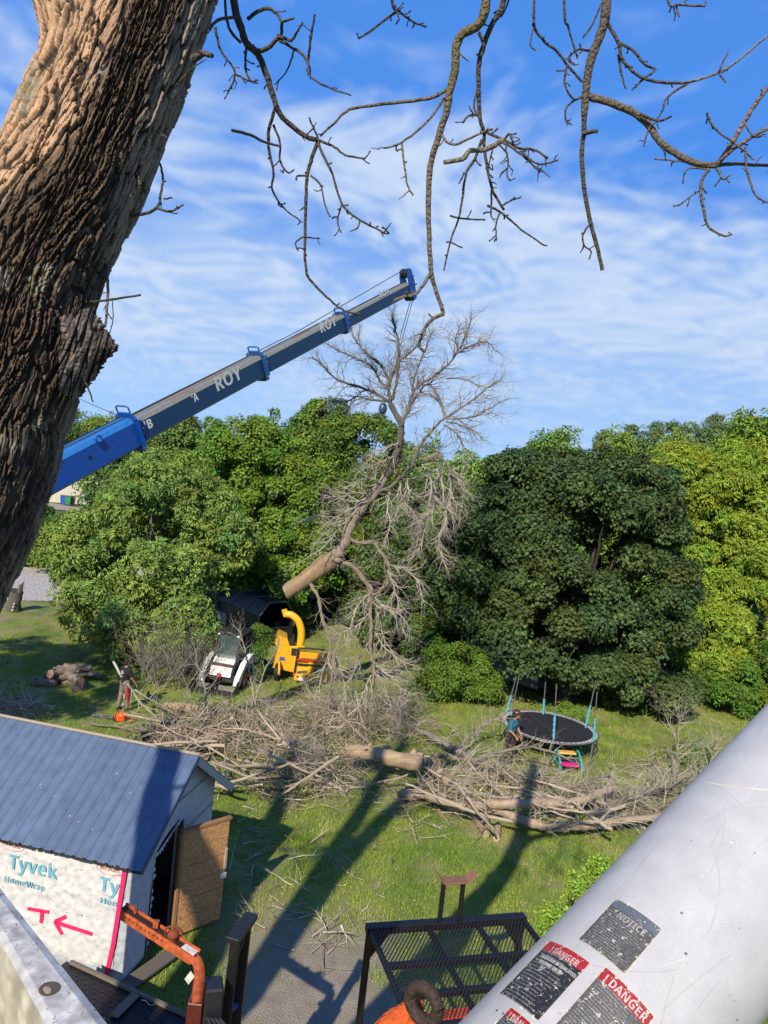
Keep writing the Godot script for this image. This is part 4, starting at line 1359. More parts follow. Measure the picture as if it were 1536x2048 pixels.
	for s in [[815, 957, 812, 985, 800, 1010, 787, 1040], [840, 925, 858, 950, 865, 985, 865, 1013, 850, 1030, 836, 1045], [861, 957, 864, 985, 866, 1010, 850, 1060, 838, 1095, 820, 1118], [901, 943, 902, 970, 900, 999, 890, 1030, 886, 1050, 880, 1078], [886, 1048, 878, 1080, 882, 1110, 893, 1135], [870, 935, 882, 960, 890, 1005, 905, 1030], [905, 940, 920, 965, 926, 1000, 918, 1030], [860, 1010, 848, 1045, 836, 1080, 828, 1105], [800, 965, 806, 1000, 830, 1030, 842, 1065], [780, 985, 775, 1015, 780, 1050, 770, 1085]]:
		strand(L, s, 4.5, 1.6, 25.9 + ru(-0.6, 0.6), 25.6 + ru(-1.2, 1.0), 2.1, 0.8, 0.7, 2)
	go.call("branch", L)
	# fan to the left of the stem
	L = MB.new()
	L.col = Color(0.26, 0.235, 0.185)
	for s in [[731, 999, 700, 1003, 672, 994, 636, 988], [717, 1022, 690, 1018, 655, 1024, 618, 1042], [710, 1035, 684, 1050, 664, 1075, 640, 1100, 583, 1134], [705, 1045, 690, 1075, 668, 1098, 650, 1112], [725, 1005, 700, 1020, 670, 1035, 640, 1060], [715, 1028, 690, 1040, 660, 1060, 628, 1088], [760, 965, 735, 955, 712, 968, 690, 975], [790, 912, 770, 920, 745, 932, 722, 940], [740, 990, 715, 985, 690, 992, 655, 1005], [797, 885, 775, 896, 750, 903, 735, 925]]:
		strand(L, s, 4, 1.5, 26.0 + ru(-0.3, 0.3), 25.6 + ru(-1.2, 1.2), 1.3, 0.8, 0.2, 2)
	go.call("branch", L)
	# lower limbs reaching the ground
	L = MB.new()
	L.col = Color(0.3, 0.24, 0.175)
	strand(L, [672, 1128, 690, 1126, 710, 1138, 731, 1163, 743, 1183, 741, 1217, 742, 1263, 741, 1298, 748, 1340, 742, 1385], 10, 6, 25.9, 25.6, 1.0, 0.9, 0.5)
	strand(L, [699, 1078, 720, 1087, 745, 1084, 760, 1102, 774, 1124, 781, 1154, 766, 1176, 744, 1192], 9, 4, 26.1, 25.7, 1.3, 0.9, 0.5)
	strand(L, [618, 1166, 628, 1178, 637, 1197, 642, 1230, 652, 1254, 659, 1280, 661, 1298, 668, 1325, 662, 1360, 655, 1400], 8, 4, 25.9, 25.5, 0.7, 0.7, 0.4)
	go.call("limb", L)
	L = MB.new()
	L.col = Color(0.28, 0.255, 0.2)
	for s in [[743, 1185, 720, 1205, 706, 1240, 700, 1280], [743, 1195, 758, 1235, 770, 1280, 792, 1315], [741, 1250, 765, 1290, 800, 1320, 825, 1330], [742, 1275, 720, 1320, 700, 1360, 690, 1400], [745, 1320, 760, 1360, 780, 1400, 790, 1430], [742, 1350, 725, 1390, 715, 1430, 712, 1450], [746, 1330, 770, 1345, 800, 1375, 830, 1390], [660, 1300, 650, 1330, 640, 1360, 640, 1400], [664, 1310, 680, 1340, 690, 1380, 685, 1420], [775, 1140, 790, 1180, 800, 1220, 806, 1265], [780, 1130, 815, 1140, 838, 1168, 845, 1200], [745, 1190, 770, 1215, 800, 1230, 815, 1250], [741, 1225, 715, 1250, 690, 1262, 665, 1262]]:
		strand(L, s, 4, 1.6, 25.8 + ru(-0.3, 0.3), 25.6 + ru(-1.0, 0.8), 2.2, 0.8, 0.5, 2)
	for k in 30:
		var p := at(742 + ru(-70, 80), ru(1290, 1420), 25.8 + ru(-1, 1))
		sprout(L, p, rv() + Vector3.DOWN * 0.8, ru(0.6, 1.3), 0.014, 2, 0.2, 0.6, 4)
	go.call("branch", L)

# ---- cut wood on the ground ----
func log_thing(called: String, label: String, a: Vector3, b: Vector3, r0: float, r1: float, c: Color, cut: Color, bend := 0.1, group := "") -> void:
	var mb := MB.new()
	mb.col = c
	var line := rough_line(curve([a, a.lerp(b, 0.33) + rv() * bend, a.lerp(b, 0.66) + rv() * bend, b], 4), 0.008)
	mb.jit = 0.22
	mb.tube(line, taper(line.size(), r0, r1, 0.05), 14, true, cut)
	for k in 2:
		if rng.randf() < 0.6:
			var p := line[ru(2, line.size() - 2)]
			mb.tube(PackedVector3Array([p, p + rv() * r0 * 1.7]), PackedFloat32Array([r0 * 0.3, r0 * 0.2]), 7, true, cut)
	single(called, mb, mats["bark"], label, "log", a, group)
func limb_thing(label: String, xy: Array, hts: Array, w0: float, w1: float, c: Color, twigs: float, tl: float, group := "felled limbs across the lawn", called := "fallen_limb", rise := 0.5) -> void:
	# a limb lying on the lawn: places seen, with the height of each above the ground
	var pts := []
	var m := xy.size() / 2
	for k in m:
		pts.append(gp(xy[k * 2], xy[k * 2 + 1], hts[mini(k, hts.size() - 1)]))
	var line := rough_line(curve(pts, 5), 0.02)
	var dd := (line[0] - EYE).dot(fwd)
	var o := thing(called, label, "branch", Vector3(line[0].x, 0, line[0].z), 0.0, group)
	var mb := MB.new()
	mb.col = c
	var rad := taper(line.size(), w0 * 0.5 * dd / F, w1 * 0.5 * dd / F, 0.07)
	mb.jit = 0.25
	mb.tube(line, rad, 10, true, Color(0.45, 0.33, 0.2))
	part("limb", mb.mesh(o.position), mats["bark"], o)
	var tw := MB.new()
	tw.col = c.lerp(Color(0.36, 0.33, 0.27), 0.7)
	for k in range(2, line.size()):
		var n := int(twigs) + (1 if rng.randf() < fmod(twigs, 1.0) else 0)
		for q in n:
			var d := (line[k] - line[k - 1]).normalized()
			var dir := d * 0.6 + rv() * 0.8 + Vector3.UP * ru(0.0, 1.0) * rise
			if line[k].y < 0.5 and dir.y < 0.0:
				dir.y *= -0.3
			sprout(tw, line[k], dir, tl * ru(0.4, 1.2), minf(rad[k] * 0.5, 0.016), 2, 0.0, 0.36, 4)
	if tw.v.size():
		part("twigs", tw.mesh(o.position), mats["twig"], o)
func brush(called: String, label: String, spots: Array, n: int, top: float, long: float, greens: int) -> void:
	# spots: [x, y, rx, ry] places of the heap as seen, each a soft oval on the ground
	var mb := MB.new()
	var heart := gp(spots[0][0], spots[0][1])
	var places: Array[Transform3D] = []
	var tints := PackedColorArray()
	for k in n:
		var s = spots[rng.randi() % spots.size()]
		var u := rng.randfn() * 0.5
		var w := rng.randfn() * 0.5
		var g := gp(s[0] + u * s[2], s[1] + w * s[3])
		var fall := exp(-(u * u + w * w) * 1.6)
		var p := g + Vector3(0, 0.03 + top * fall * rng.randf(), 0)
		var tone := ru(0.55, 1.25)
		mb.col = Color(0.52, 0.455, 0.35).lerp(Color(0.3, 0.225, 0.15), rng.randf() * 0.8) * tone
		var flat := rv() * Vector3(1, 0.35, 1)
		sprout(mb, p, flat, long * ru(0.35, 1.3), ru(0.008, 0.017) * (1.9 if rng.randf() < 0.1 else 1.0), 1, 0.05, 0.5, 3)
		if k < greens:
			for q in 3:
				var up := (Vector3.UP + rv() * 0.8).normalized()
				var x := up.cross(rv()).normalized()
				places.append(Transform3D(Basis(x, up, x.cross(up)).scaled(Vector3.ONE * ru(0.6, 1.1)), p + rv() * 0.2 + Vector3(0, 0.15, 0) - heart))
				tints.append(Color(0.085, 0.11, 0.025) * ru(0.6, 1.3))
	for k in mb.v.size():
		if mb.v[k].y < 0.012:
			mb.v[k].y = 0.012 + absf(mb.v[k].y) * 0.15
	var o := single(called, mb, mats["twig"], label, "brush", heart, "", "stuff")
	if places.size():
		mats["brush_leaf"] = leafmat("brush_leaf", Color(0.4, 0.5, 0.15))
		many("leaves", sprays["small"], mats["brush_leaf"], places, tints, o).set_meta("kind", "stuff")
func felled_wood() -> void:
	rng.seed = 909
	var raw := Color(0.46, 0.34, 0.21)
	var bare := Color(0.36, 0.25, 0.155)
	var grey := Color(0.2, 0.175, 0.14)
	# heaps
	brush("brush_heap", "long tangled heap of grey brown brush running behind the shed", [[560, 1530, 170, 62], [440, 1470, 120, 45], [620, 1570, 110, 48], [700, 1470, 110, 42], [520, 1480, 150, 40], [345, 1500, 80, 34], [640, 1440, 120, 30], [780, 1450, 70, 34]], 2000, 1.0, 0.95, 120)
	brush("brush_heap", "grey brush heap around the crossed limbs in front of the trampoline", [[960, 1575, 95, 45], [900, 1540, 80, 50], [1040, 1570, 90, 40], [870, 1600, 70, 50], [1110, 1605, 70, 18]], 380, 0.9, 0.9, 0)
	brush("brush_heap", "thin twig litter under the right end of the felled limbs", [[1260, 1620, 80, 40], [1300, 1560, 70, 40], [1330, 1650, 50, 30], [1200, 1610, 60, 30]], 420, 0.55, 0.9, 20)
	brush("twig_litter", "scattered dead twigs lying on the near lawn and bare track", [[560, 1700, 150, 100], [700, 1800, 220, 130], [480, 1640, 60, 60], [620, 1850, 160, 80], [250, 1430, 200, 40], [850, 1650, 160, 50]], 200, 0.03, 0.6, 0)
	brush("twig_heap", "low dark pile of branches at the left edge beyond the shed roof", [[15, 1418, 40, 14], [40, 1425, 40, 12]], 130, 0.4, 1.1, 0)
	# logs
	log_thing("log", "thick bare log leaning across the heap with a sawn stub near its end", gp(690, 1500, 0.75), gp(842, 1528, 0.65), 0.2, 0.235, raw, Color(0.5, 0.38, 0.24), 0.03)
	log_thing("log", "short thick log sloping to the grass at the end of the stubbed log", gp(838, 1522, 0.6), gp(897, 1563, 0.24), 0.23, 0.2, bare, Color(0.52, 0.36, 0.22), 0.02)
	log_thing("log", "upright sawn stub rising from the bare log in the middle", gp(832, 1530, 0.55), gp(822, 1503, 0.9), 0.19, 0.15, raw, Color(0.5, 0.3, 0.18), 0.0)
	log_thing("log", "pale log lying on the grass just beyond the brush, below the loader", gp(331, 1412, 0.16), gp(438, 1424, 0.2), 0.15, 0.17, raw, Color(0.55, 0.42, 0.26), 0.03)
	log_thing("log", "long pale log half buried in the brush right of the chainsaw", gp(323, 1455, 0.35), gp(450, 1470, 0.4), 0.17, 0.14, bare, Color(0.55, 0.42, 0.26), 0.06)
	log_thing("log", "peeled crooked log below the long pale one in the brush", gp(352, 1488, 0.25), gp(412, 1514, 0.2), 0.11, 0.09, raw, Color(0.5, 0.4, 0.26), 0.12)
	log_thing("log", "grey log crossing the brush behind the shed ridge", gp(300, 1492, 0.2), gp(372, 1480, 0.5), 0.1, 0.08, grey, Color(0.4, 0.3, 0.2), 0.1)
	log_thing("log", "dark hollow stump end among the brush behind the shed roof", gp(285, 1478, 0.3), gp(318, 1470, 0.4), 0.2, 0.17, Color(0.05, 0.04, 0.033), Color(0.02, 0.016, 0.012), 0.02)
	log_thing("log", "short bark covered log standing off the limb on the near grass", gp(955, 1640, 0.1), gp(972, 1668, 0.1), 0.12, 0.1, bare, Color(0.5, 0.4, 0.25), 0.0)
	log_thing("log", "small light log piece right of the short near log", gp(996, 1650, 0.1), gp(993, 1678, 0.08), 0.09, 0.08, raw, Color(0.55, 0.42, 0.28), 0.0)
	log_thing("log", "grey broken log under the right end of the stubbed log", gp(812, 1585, 0.2), gp(870, 1590, 0.25), 0.16, 0.12, Color(0.22, 0.17, 0.13), Color(0.4, 0.27, 0.17), 0.06)
	# stacked rounds at the left
	var pile := [[62, 1364, 112, 1366, 0.2, 0.15], [104, 1356, 168, 1370, 0.2, 0.15], [145, 1360, 156, 1376, 0.24, 0.2], [88, 1350, 140, 1352, 0.19, 0.42], [118, 1338, 148, 1352, 0.2, 0.55], [150, 1345, 204, 1352, 0.17, 0.16], [108, 1342, 178, 1338, 0.17, 0.66], [128, 1332, 184, 1336, 0.14, 0.8], [140, 1350, 160, 1362, 0.2, 0.5], [100, 1348, 120, 1340, 0.18, 0.6]]
	var saying := ["front left of the stack", "front middle of the stack", "nearest, its cut face towards us", "second tier at the left", "middle of the second tier", "stuck out alone at the right", "long one along the top", "topmost at the back", "leaning in the middle", "upper left end of the stack"]
	for k in pile.size():
		var q = pile[k]
		log_thing("stacked_log", "grey brown firewood log, %s by the worker" % saying[k], gp(q[0], q[1], q[5] * 0.85), gp(q[2], q[3], q[5] * 0.85), q[4] * 0.82, q[4] * 0.78, Color(0.26, 0.205, 0.165) * ru(0.8, 1.2), Color(0.36, 0.25, 0.17), 0.02, "stacked logs beside the bush")
	# limbs
	limb_thing("long tan limb curving low across the near grass to the grey boom", [800, 1590, 850, 1590, 912, 1612, 960, 1612, 1017, 1628, 1060, 1645, 1100, 1655, 1150, 1654, 1194, 1650, 1250, 1640, 1330, 1632], [0.35, 0.3, 0.4, 0.4, 0.35, 0.3, 0.3, 0.35, 0.4, 0.45], 20, 14, Color(0.43, 0.33, 0.235), 1.2, 0.9)
	limb_thing("tan limb above the lowest one with a torn right end", [935, 1612, 985, 1608, 1032, 1608, 1080, 1606, 1121, 1608, 1160, 1602, 1195, 1588, 1222, 1577], [0.5, 0.55, 0.7, 0.7, 0.7, 0.75, 0.8], 21, 17, Color(0.43, 0.33, 0.235), 1.1, 0.8)
	limb_thing("slim grey limb rising to the right past the boom's edge", [1190, 1650, 1209, 1636, 1240, 1608, 1277, 1588, 1320, 1577, 1371, 1566, 1410, 1560], [0.4, 0.5, 0.55, 0.6, 0.7], 12, 7, grey, 2.0, 0.9)
	limb_thing("shaggy limb end with twigs fanned upward right of the step stool", [1040, 1562, 1100, 1568, 1140, 1572, 1173, 1566, 1212, 1552, 1224, 1560], [0.6, 0.7, 0.8, 0.9, 0.9], 8, 8, Color(0.22, 0.18, 0.135), 1.6, 0.7)
	limb_thing("grey branch arching in front of the trampoline's near legs", [870, 1510, 940, 1520, 1002, 1504, 1048, 1493, 1097, 1502, 1135, 1518], [0.4, 0.5, 0.7, 0.9, 0.9, 0.8], 8, 4, Color(0.24, 0.21, 0.16), 1.3, 0.5)
	limb_thing("thick grey branch running into the heap left of the right hand worker", [850, 1466, 890, 1486, 933, 1512, 985, 1535, 1020, 1560], [0.4, 0.45, 0.4, 0.3], 13, 7, Color(0.27, 0.24, 0.2), 2.0, 0.8)
	limb_thing("spreading grey branch tip left of the trampoline", [905, 1512, 945, 1470, 975, 1448, 1000, 1432], [0.3, 0.5, 0.8, 1.1], 6, 3, Color(0.26, 0.23, 0.18), 2.6, 0.7)
	limb_thing("thin curved branch under the blue and pink step stool", [1010, 1560, 1050, 1545, 1090, 1538, 1120, 1548, 1125, 1570], [0.3, 0.4, 0.4, 0.3], 5, 3, Color(0.27, 0.24, 0.19), 0.8, 0.4)
	limb_thing("upright dead sapling standing from the litter by the right boom", [1285, 1600, 1345, 1570, 1355, 1520, 1352, 1470, 1358, 1435], [0.3, 0.5, 1.0, 1.6, 2.2], 6, 3, grey, 2.4, 1.0)
	limb_thing("second upright dead branch, shorter, at the edge of the right boom", [1380, 1560, 1415, 1540, 1425, 1505, 1432, 1480], [0.3, 0.5, 0.9, 1.4], 5, 3, grey, 2.2, 0.9)
	limb_thing("low branch left of the worker dragging along behind the shed ridge", [180, 1447, 240, 1455, 300, 1462, 350, 1475], [0.1, 0.15, 0.2, 0.3], 4, 3, Color(0.24, 0.22, 0.17), 1.4, 0.6)
	limb_thing("forked pale branch held by the worker and trailing into the heap", [256, 1368, 266, 1380, 275, 1398, 290, 1414, 310, 1432, 330, 1450], [1.15, 0.95, 0.7, 0.5, 0.35, 0.3], 5, 3.5, Color(0.36, 0.34, 0.26), 0.5, 0.5)
	limb_thing("second pale branch fanning right from the worker's glove", [269, 1380, 285, 1389, 300, 1398, 322, 1410, 345, 1425], [0.95, 0.85, 0.7, 0.5, 0.3], 4, 3, Color(0.36, 0.34, 0.26), 0.5, 0.4)
	limb_thing("tall thin forked branch standing in front of the white loader", [518, 1440, 512, 1400, 530, 1340, 548, 1310, 560, 1280], [0.3, 0.9, 1.8, 2.2, 2.7], 3.5, 2, Color(0.3, 0.28, 0.22), 1.0, 0.7)
	limb_thing("crooked branch curving up past the loader's cab", [400, 1440, 412, 1400, 405, 1352, 392, 1325], [0.3, 0.8, 1.5, 1.9], 4, 2, Color(0.3, 0.28, 0.22), 1.2, 0.8)
	limb_thing("slender bare branch arching over the loader's cab from the heap", [500, 1450, 506, 1395, 498, 1340, 488, 1290, 476, 1258], [0.3, 0.9, 1.7, 2.4, 2.9], 3.5, 2, Color(0.3, 0.28, 0.22), 1.0, 0.7)
	limb_thing("grey branch standing between the chipper and the hanging tree", [655, 1450, 660, 1400, 672, 1350, 668, 1310], [0.3, 0.8, 1.4, 1.9], 4, 2, Color(0.28, 0.26, 0.2), 2.0, 0.9)
	# bleached limbs lying in the heaps
	for k in 56:
		var hx := ru(330, 760) if k < 40 else ru(860, 1200)
		var hy := ru(1440, 1570) if k < 40 else ru(1560, 1630)
		var g := gp(hx, hy, ru(0.25, 0.8))
		var d := (rv() * Vector3(1, 0.18, 0.7)).normalized() * ru(0.7, 1.5)
		var st := MB.new()
		st.col = Color(0.5, 0.42, 0.31) * ru(0.75, 1.1)
		st.jit = 0.2
		var line := rough_line(curve([g - d, g + rv() * 0.12, g + d + Vector3(0, ru(-0.1, 0.2), 0)], 5), 0.02)
		var r := ru(0.028, 0.06)
		var rad := taper(line.size(), r, r * 0.45, 0.06)
		for z in line.size():
			line[z].y = maxf(line[z].y, r)
		st.tube(line, rad, 8, true, Color(0.5, 0.4, 0.27))
		for z in 3:
			sprout(st, line[3 + z * 2], d.normalized() + rv() * 0.9 + Vector3.UP * 0.3, ru(0.4, 0.9), r * 0.4, 1, 0.0, 0.5, 4)
		var ends := line[line.size() - 1] - line[0]
		var slope := ends.dot(upv) / maxf(absf(ends.dot(right)), 0.01) * signf(ends.dot(right))
		var way := "lying level" if absf(slope) < 0.2 else "rising to the right" if slope > 0.0 else "rising to the left"
		if absf(slope) > 1.2:
			way = "pointing towards us"
		var stout := "thick" if r > 0.05 else "slender" if r < 0.038 else "stout"
		var place := "behind the shed peak" if hx < 430 else "below the loader" if hx < 520 else "below the chipper" if hx < 620 else "under the hanging twigs" if hx < 700 else "by the stubbed log"
		if k >= 40:
			place = "at the heap's left end" if hx < 950 else "by the teal worker" if hx < 1040 else "before the trampoline" if hx < 1130 else "by the step stool"
		var side_ := "far" if hy < (1500.0 if k < 40 else 1595.0) else "near"
		single("dead_limb", st, mats["bark"], "%s bleached limb %s %s, %s side" % [stout, way, place, side_], "branch", g, "bleached limbs in the long heap" if k < 40 else "bleached limbs in the right heap")
	# twiggy upright growth along the heap's far edge
	var up := MB.new()
	for k in 70:
		var g := gp(ru(330, 800), ru(1425, 1470), ru(0.1, 0.5))
		up.col = Color(0.3, 0.27, 0.21) * ru(0.7, 1.15)
		sprout(up, g, Vector3(ru(-0.5, 0.5), 1, ru(-0.5, 0.5)), ru(0.5, 1.3), 0.009, 1, 0.0, 0.35, 3)
	single("upright_twigs", up, mats["twig"], "thin upright twigs sticking from the far edge of the long heap", "brush", gp(560, 1450), "", "stuff")
	# bare bush at the left
	var bush := MB.new()
	var bp := gp(340, 1375)
	for k in 34:
		bush.col = Color(0.25, 0.235, 0.195) * ru(0.6, 1.1)
		var p := bp + Vector3(ru(-1.1, 1.0), 0.02, ru(-0.7, 0.5))
		sprout(bush, p, Vector3(ru(-0.8, 0.8), 1.3, ru(-0.5, 0.5)), ru(1.3, 2.5), ru(0.014, 0.026), 2, 0.0, 0.3, 4)
	single("dead_bush", bush, mats["twig"], "leafless grey bush between the worker and the white loader", "bush", bp)

# ---- house in the distance ----
func house_and_lot() -> void:
	rng.seed = 12
	var hp := gp(120, 1006)
	var o := thing("house", "cream clapboard house end with white trim seen under the crane boom", "house", hp)
	var face := (EYE - hp) * Vector3(1, 0, 1)
	face = face.normalized()
	var xx := Vector3.UP.cross(face).normalized()
	var bs := Basis(xx, Vector3.UP, face)
	var wl := MB.new()
	wl.col = Color(0.8, 0.76, 0.58)
	wl.prism(Transform3D(bs, bs * Vector3(0, 0, -4.0)), PackedVector2Array([Vector2(-7.5, 0), Vector2(5.4, 0), Vector2(5.4, 2.6), Vector2(1.0, 4.6), Vector2(-7.5, 4.0)]), 8.0)
	part("wall", wl.mesh(), mats["matte"], o)
	for k in 18:
		var b := MB.new()
		b.col = Color(0.82, 0.78, 0.6)
		var wdt := 5.3 if k < 12 else 5.3 - (k - 12) * 0.7
		b.box(Transform3D(bs * Basis(Vector3.RIGHT, 0.08), bs * Vector3((wdt - 7.4) * 0.5, 0.12 + k * 0.21, 0.02)), Vector3(7.4 + wdt, 0.2, 0.02))
		part("clapboard", b.mesh(), mats["matte"], o)
	var rf := MB.new()
	rf.col = Color(0.75, 0.74, 0.7)
	for s in [[1.0, 4.75, 6.0, 2.55], [1.0, 4.75, -7.9, 4.1]]:
		rf.bar(bs * Vector3(s[0], s[1], 0.1), bs * Vector3(s[2], s[3], 0.1), 0.3, 0.22, 0.0, bs.z)
	part("trim", rf.mesh(), mats["paint"], o)
	rf = MB.new()
	rf.col = Color(0.12, 0.12, 0.13)
	rf.quad(bs * Vector3(0.9, 4.85, 0.3), bs * Vector3(6.1, 2.65, 0.3), bs * Vector3(6.1, 2.65, -8.3), bs * Vector3(0.9, 4.85, -8.3))
	rf.quad(bs * Vector3(1.1, 4.85, 0.3), bs * Vector3(-8, 4.25, 0.3), bs * Vector3(-8, 4.25, -8.3), bs * Vector3(1.1, 4.85, -8.3))
	part("roof", rf.mesh(), mats["matte"], o)
	var pl := gp(184, 1012)
	var pm := MB.new()
	pm.col = Color(0.16, 0.14, 0.12)
	pm.rod(pl, pl + Vector3(0, 7.0, 0), 0.12, 8)
	single("utility_pole", pm, mats["wood"], "thin grey pole standing at the house's right corner", "pole", pl)
	var bins := [[126, 1009, Color(0.02, 0.09, 0.42), "blue wheeled bin against the cream house"], [136, 1010, Color(0.04, 0.22, 0.07), "green wheeled bin beside the blue one"], [144.5, 1010, Color(0.1, 0.09, 0.08), "grey brown wheeled bin, last of the three by the house"]]
	for b in bins:
		var p := gp(b[0], b[1])
		var t := thing("wheeled_bin", b[3], "bin", p, 0.0, "bins by the cream house")
		var m := MB.new()
		m.col = b[2]
		m.prism(Transform3D(Basis(Vector3.UP, 0.25), Vector3(0, 0.08, 0)), PackedVector2Array([Vector2(-0.26, 0), Vector2(0.26, 0), Vector2(0.33, 1.0), Vector2(-0.33, 1.0)]), 0.66)
		part("body", m.mesh(), mats["paint"], t)
		m = MB.new()
		m.col = b[2] * 0.85
		m.box(yaw(0.25, Vector3(0, 1.11, 0)), Vector3(0.72, 0.08, 0.76), 0.02)
		part("lid", m.mesh(), mats["paint"], t)
	# overhead wire
	var wire := MB.new()
	wire.col = Color(0.03, 0.03, 0.035)
	var w0 := at(60, 752, 60)
	var w1 := at(420, 900, 80)
	var wp := PackedVector3Array()
	for k in 13:
		var f := k / 12.0
		wp.append(w0.lerp(w1, f) + Vector3(0, -1.2 * f * (1.0 - f), 0))
	wire.tube(wp, taper(13, 0.025, 0.025), 4, false)
	single("overhead_wire", wire, mats["plain"], "thin overhead wire sloping down behind the crane boom", "wire", w0)
	# weathered post by the lot
	var sp := gp(27, 1222)
	var st := thing("tree_stump", "tall weathered grey stump at the edge of the parking lot", "stump", sp)
	var sm := MB.new()
	sm.col = Color(0.12, 0.115, 0.095)
	sm.tube(rough_line(curve([Vector3(0, -0.05, 0), Vector3(0.03, 0.5, 0), Vector3(0.05, 1.0, 0)], 4), 0.02), PackedFloat32Array([0.42, 0.36, 0.33, 0.3, 0.3, 0.31, 0.33, 0.34, 0.33]), 12, true, Color(0.05, 0.05, 0.045))
	sm.tube(PackedVector3Array([Vector3(0.22, 0.95, 0), Vector3(0.28, 1.3, 0), Vector3(0.4, 1.5, 0)]), PackedFloat32Array([0.13, 0.1, 0.02]), 7)
	part("trunk", sm.mesh(), mats["bark"], st)
	sm = MB.new()
	sm.col = Color(0.55, 0.53, 0.48)
	for k in 3:
		sm.ball(T(0.12 + 0.03 * k, 0.12 + 0.16 * k, 0.36), Vector3(0.05, 0.06, 0.04), 5, 7)
	part("fungus", sm.mesh(), mats["matte"], st)

# ---- shed ----
func shed() -> void:
	rng.seed = 8
	var th := deg_to_rad(11.0)
	var e := Vector3(-cos(th), 0, -sin(th))          # along the eave, to the left
	var p := Vector3(sin(th), 0, -cos(th))           # from the eave towards the ridge
	var L := 5.4
	var c0 := gp(285, 1745, 2.21)
	c0.y = 0.0
	c0 += e * 0.3 + p * 0.24                        # front right corner of the walls
	var eave_h := 2.32
	var ridge_h := 3.42
	var W := 3.25
	var mid := W * 0.5
	var o := thing("garden_shed", "unfinished garden shed with blue metal roof, wrapped walls and open board door", "shed", c0)
	var P := func(a: float, h: float, b: float) -> Vector3:
		return e * a + p * b + Vector3(0, h, 0)
	# front wall, under the printed wrap
	var wrap_c := Color(0.54, 0.545, 0.55)
	var blue_grey := Color(0.36, 0.4, 0.45)
	var crinkle := noise(71, 1.0, 4)
	var wall := func(a0: float, a1: float, hb: float, ht: float, off: float, c: Color, seed_: float) -> MB:
		var mb := MB.new()
		var nx := int((a1 - a0) / 0.04)
		var ny := int((ht - hb) / 0.04)
		var hs := func(i: int, j: int) -> Vector3:
			var a := lerpf(a0, a1, float(i) / nx)
			var h := lerpf(hb, ht, float(j) / ny)
			var z: float = crinkle.get_noise_2d(a * 0.9 + seed_, h * 2.6 - a * 0.5) * 0.03 + crinkle.get_noise_2d(a * 4.0 + h * 5.0, h * 7.0 - a * 3.0 + seed_) * 0.012
			if i == 0 or j == 0 or i == nx or j == ny:
				z = 0.0
			return P.call(a, h, -off - absf(z))
		for j in ny + 1:
			for i in nx + 1:
				var q = hs.call(i, j)
				var q1 = hs.call(mini(i + 1, nx), j) - hs.call(maxi(i - 1, 0), j)
				var q2 = hs.call(i, mini(j + 1, ny)) - hs.call(i, maxi(j - 1, 0))
				var nn = q1.cross(q2).normalized()
				if nn.dot(-p) < 0.0:
					nn = -nn
				mb.col = c
				mb.vert(q, nn)
		for j in ny:
			for i in nx:
				var a := j * (nx + 1) + i
				mb.i.append_array([a, a + 1, a + nx + 1, a + 1, a + nx + 2, a + nx + 1])
		return mb
	var core := MB.new()
	core.col = Color(0.25, 0.2, 0.14)
	core.bar(P.call(0.06, 1.18, 0.07), P.call(L, 1.18, 0.07), 0.1, 2.2)
	core.bar(P.call(0.06, 1.18, W - 0.07), P.call(L, 1.18, W - 0.07), 0.1, 2.2)
	core.bar(P.call(L - 0.06, 1.2, 0), P.call(L - 0.06, 1.2, W), 0.1, 2.34)
	core.col = Color(0.12, 0.1, 0.08)
	core.bar(P.call(0.05, 0.06, mid), P.call(L, 0.06, mid), W, 0.1)
	core.col = Color(0.05, 0.045, 0.04)
	core.bar(P.call(1.6, 0.9, 1.2), P.call(3.2, 0.9, 1.4), 0.9, 1.3)
	part("framing", core.mesh(), mats["wood"], o)
	var wr := mat("house_wrap", 0.6, 0.0, "faint", 0.8)
	part("front_wall", wall.call(0.0, L, 0.1, 2.27, 0.012, blue_grey, 3.0).mesh(), wr, o)
	part("house_wrap", wall.call(0.17, L, 0.3, 2.28, 0.034, wrap_c, 9.0).mesh(), wr, o, "pale printed wrap sheet over the front wall")
	# gable wall with its doorway
	var gx := Basis(p, Vector3.UP, -e)
	var g := MB.new()
	g.col = Color(0.44, 0.47, 0.5)
	var out := [Vector2(0, 0.1), Vector2(0.72, 0.1), Vector2(0.74, 1.2), Vector2(0.82, 1.95), Vector2(1.0, 2.05), Vector2(1.25, 2.13), Vector2(1.62, 2.2), Vector2(1.66, 0.1), Vector2(W, 0.1), Vector2(W, eave_h), Vector2(mid, ridge_h - 0.04), Vector2(0, eave_h)]
	g.prism(Transform3D(gx, e * 0.02), PackedVector2Array(out), 0.05)
	part("gable_wall", g.mesh(), wr, o)
	for k in 3:
		var sm := MB.new()
		sm.col = Color(0.3, 0.33, 0.36)
		var h := 1.15 + k * 0.72
		var a0 := 1.72
		var a1 := W - 0.02
		if h > eave_h:
			a0 = (h - eave_h) / (ridge_h - eave_h) * mid + 0.1
			a1 = W - a0
		sm.bar(gx * Vector3(a0, h, 0.03), gx * Vector3(a1, h, 0.03), 0.012, 0.012)
		part("wrap_seam", sm.mesh(), mats["matte"], o)
	var vent := MB.new()
	vent.col = Color(0.01, 0.01, 0.012)
	vent.prism(Transform3D(gx, gx * Vector3(1.02, 2.5, 0.028)), PackedVector2Array([Vector2(-0.1, -0.13), Vector2(0.08, -0.02), Vector2(0.06, 0.12), Vector2(-0.05, 0.03)]), 0.012)
	part("tear", vent.mesh(), mats["matte"], o)
	# ragged edge of the wrap round the doorway
	var rag := MB.new()
	rag.col = Color(0.55, 0.57, 0.58)
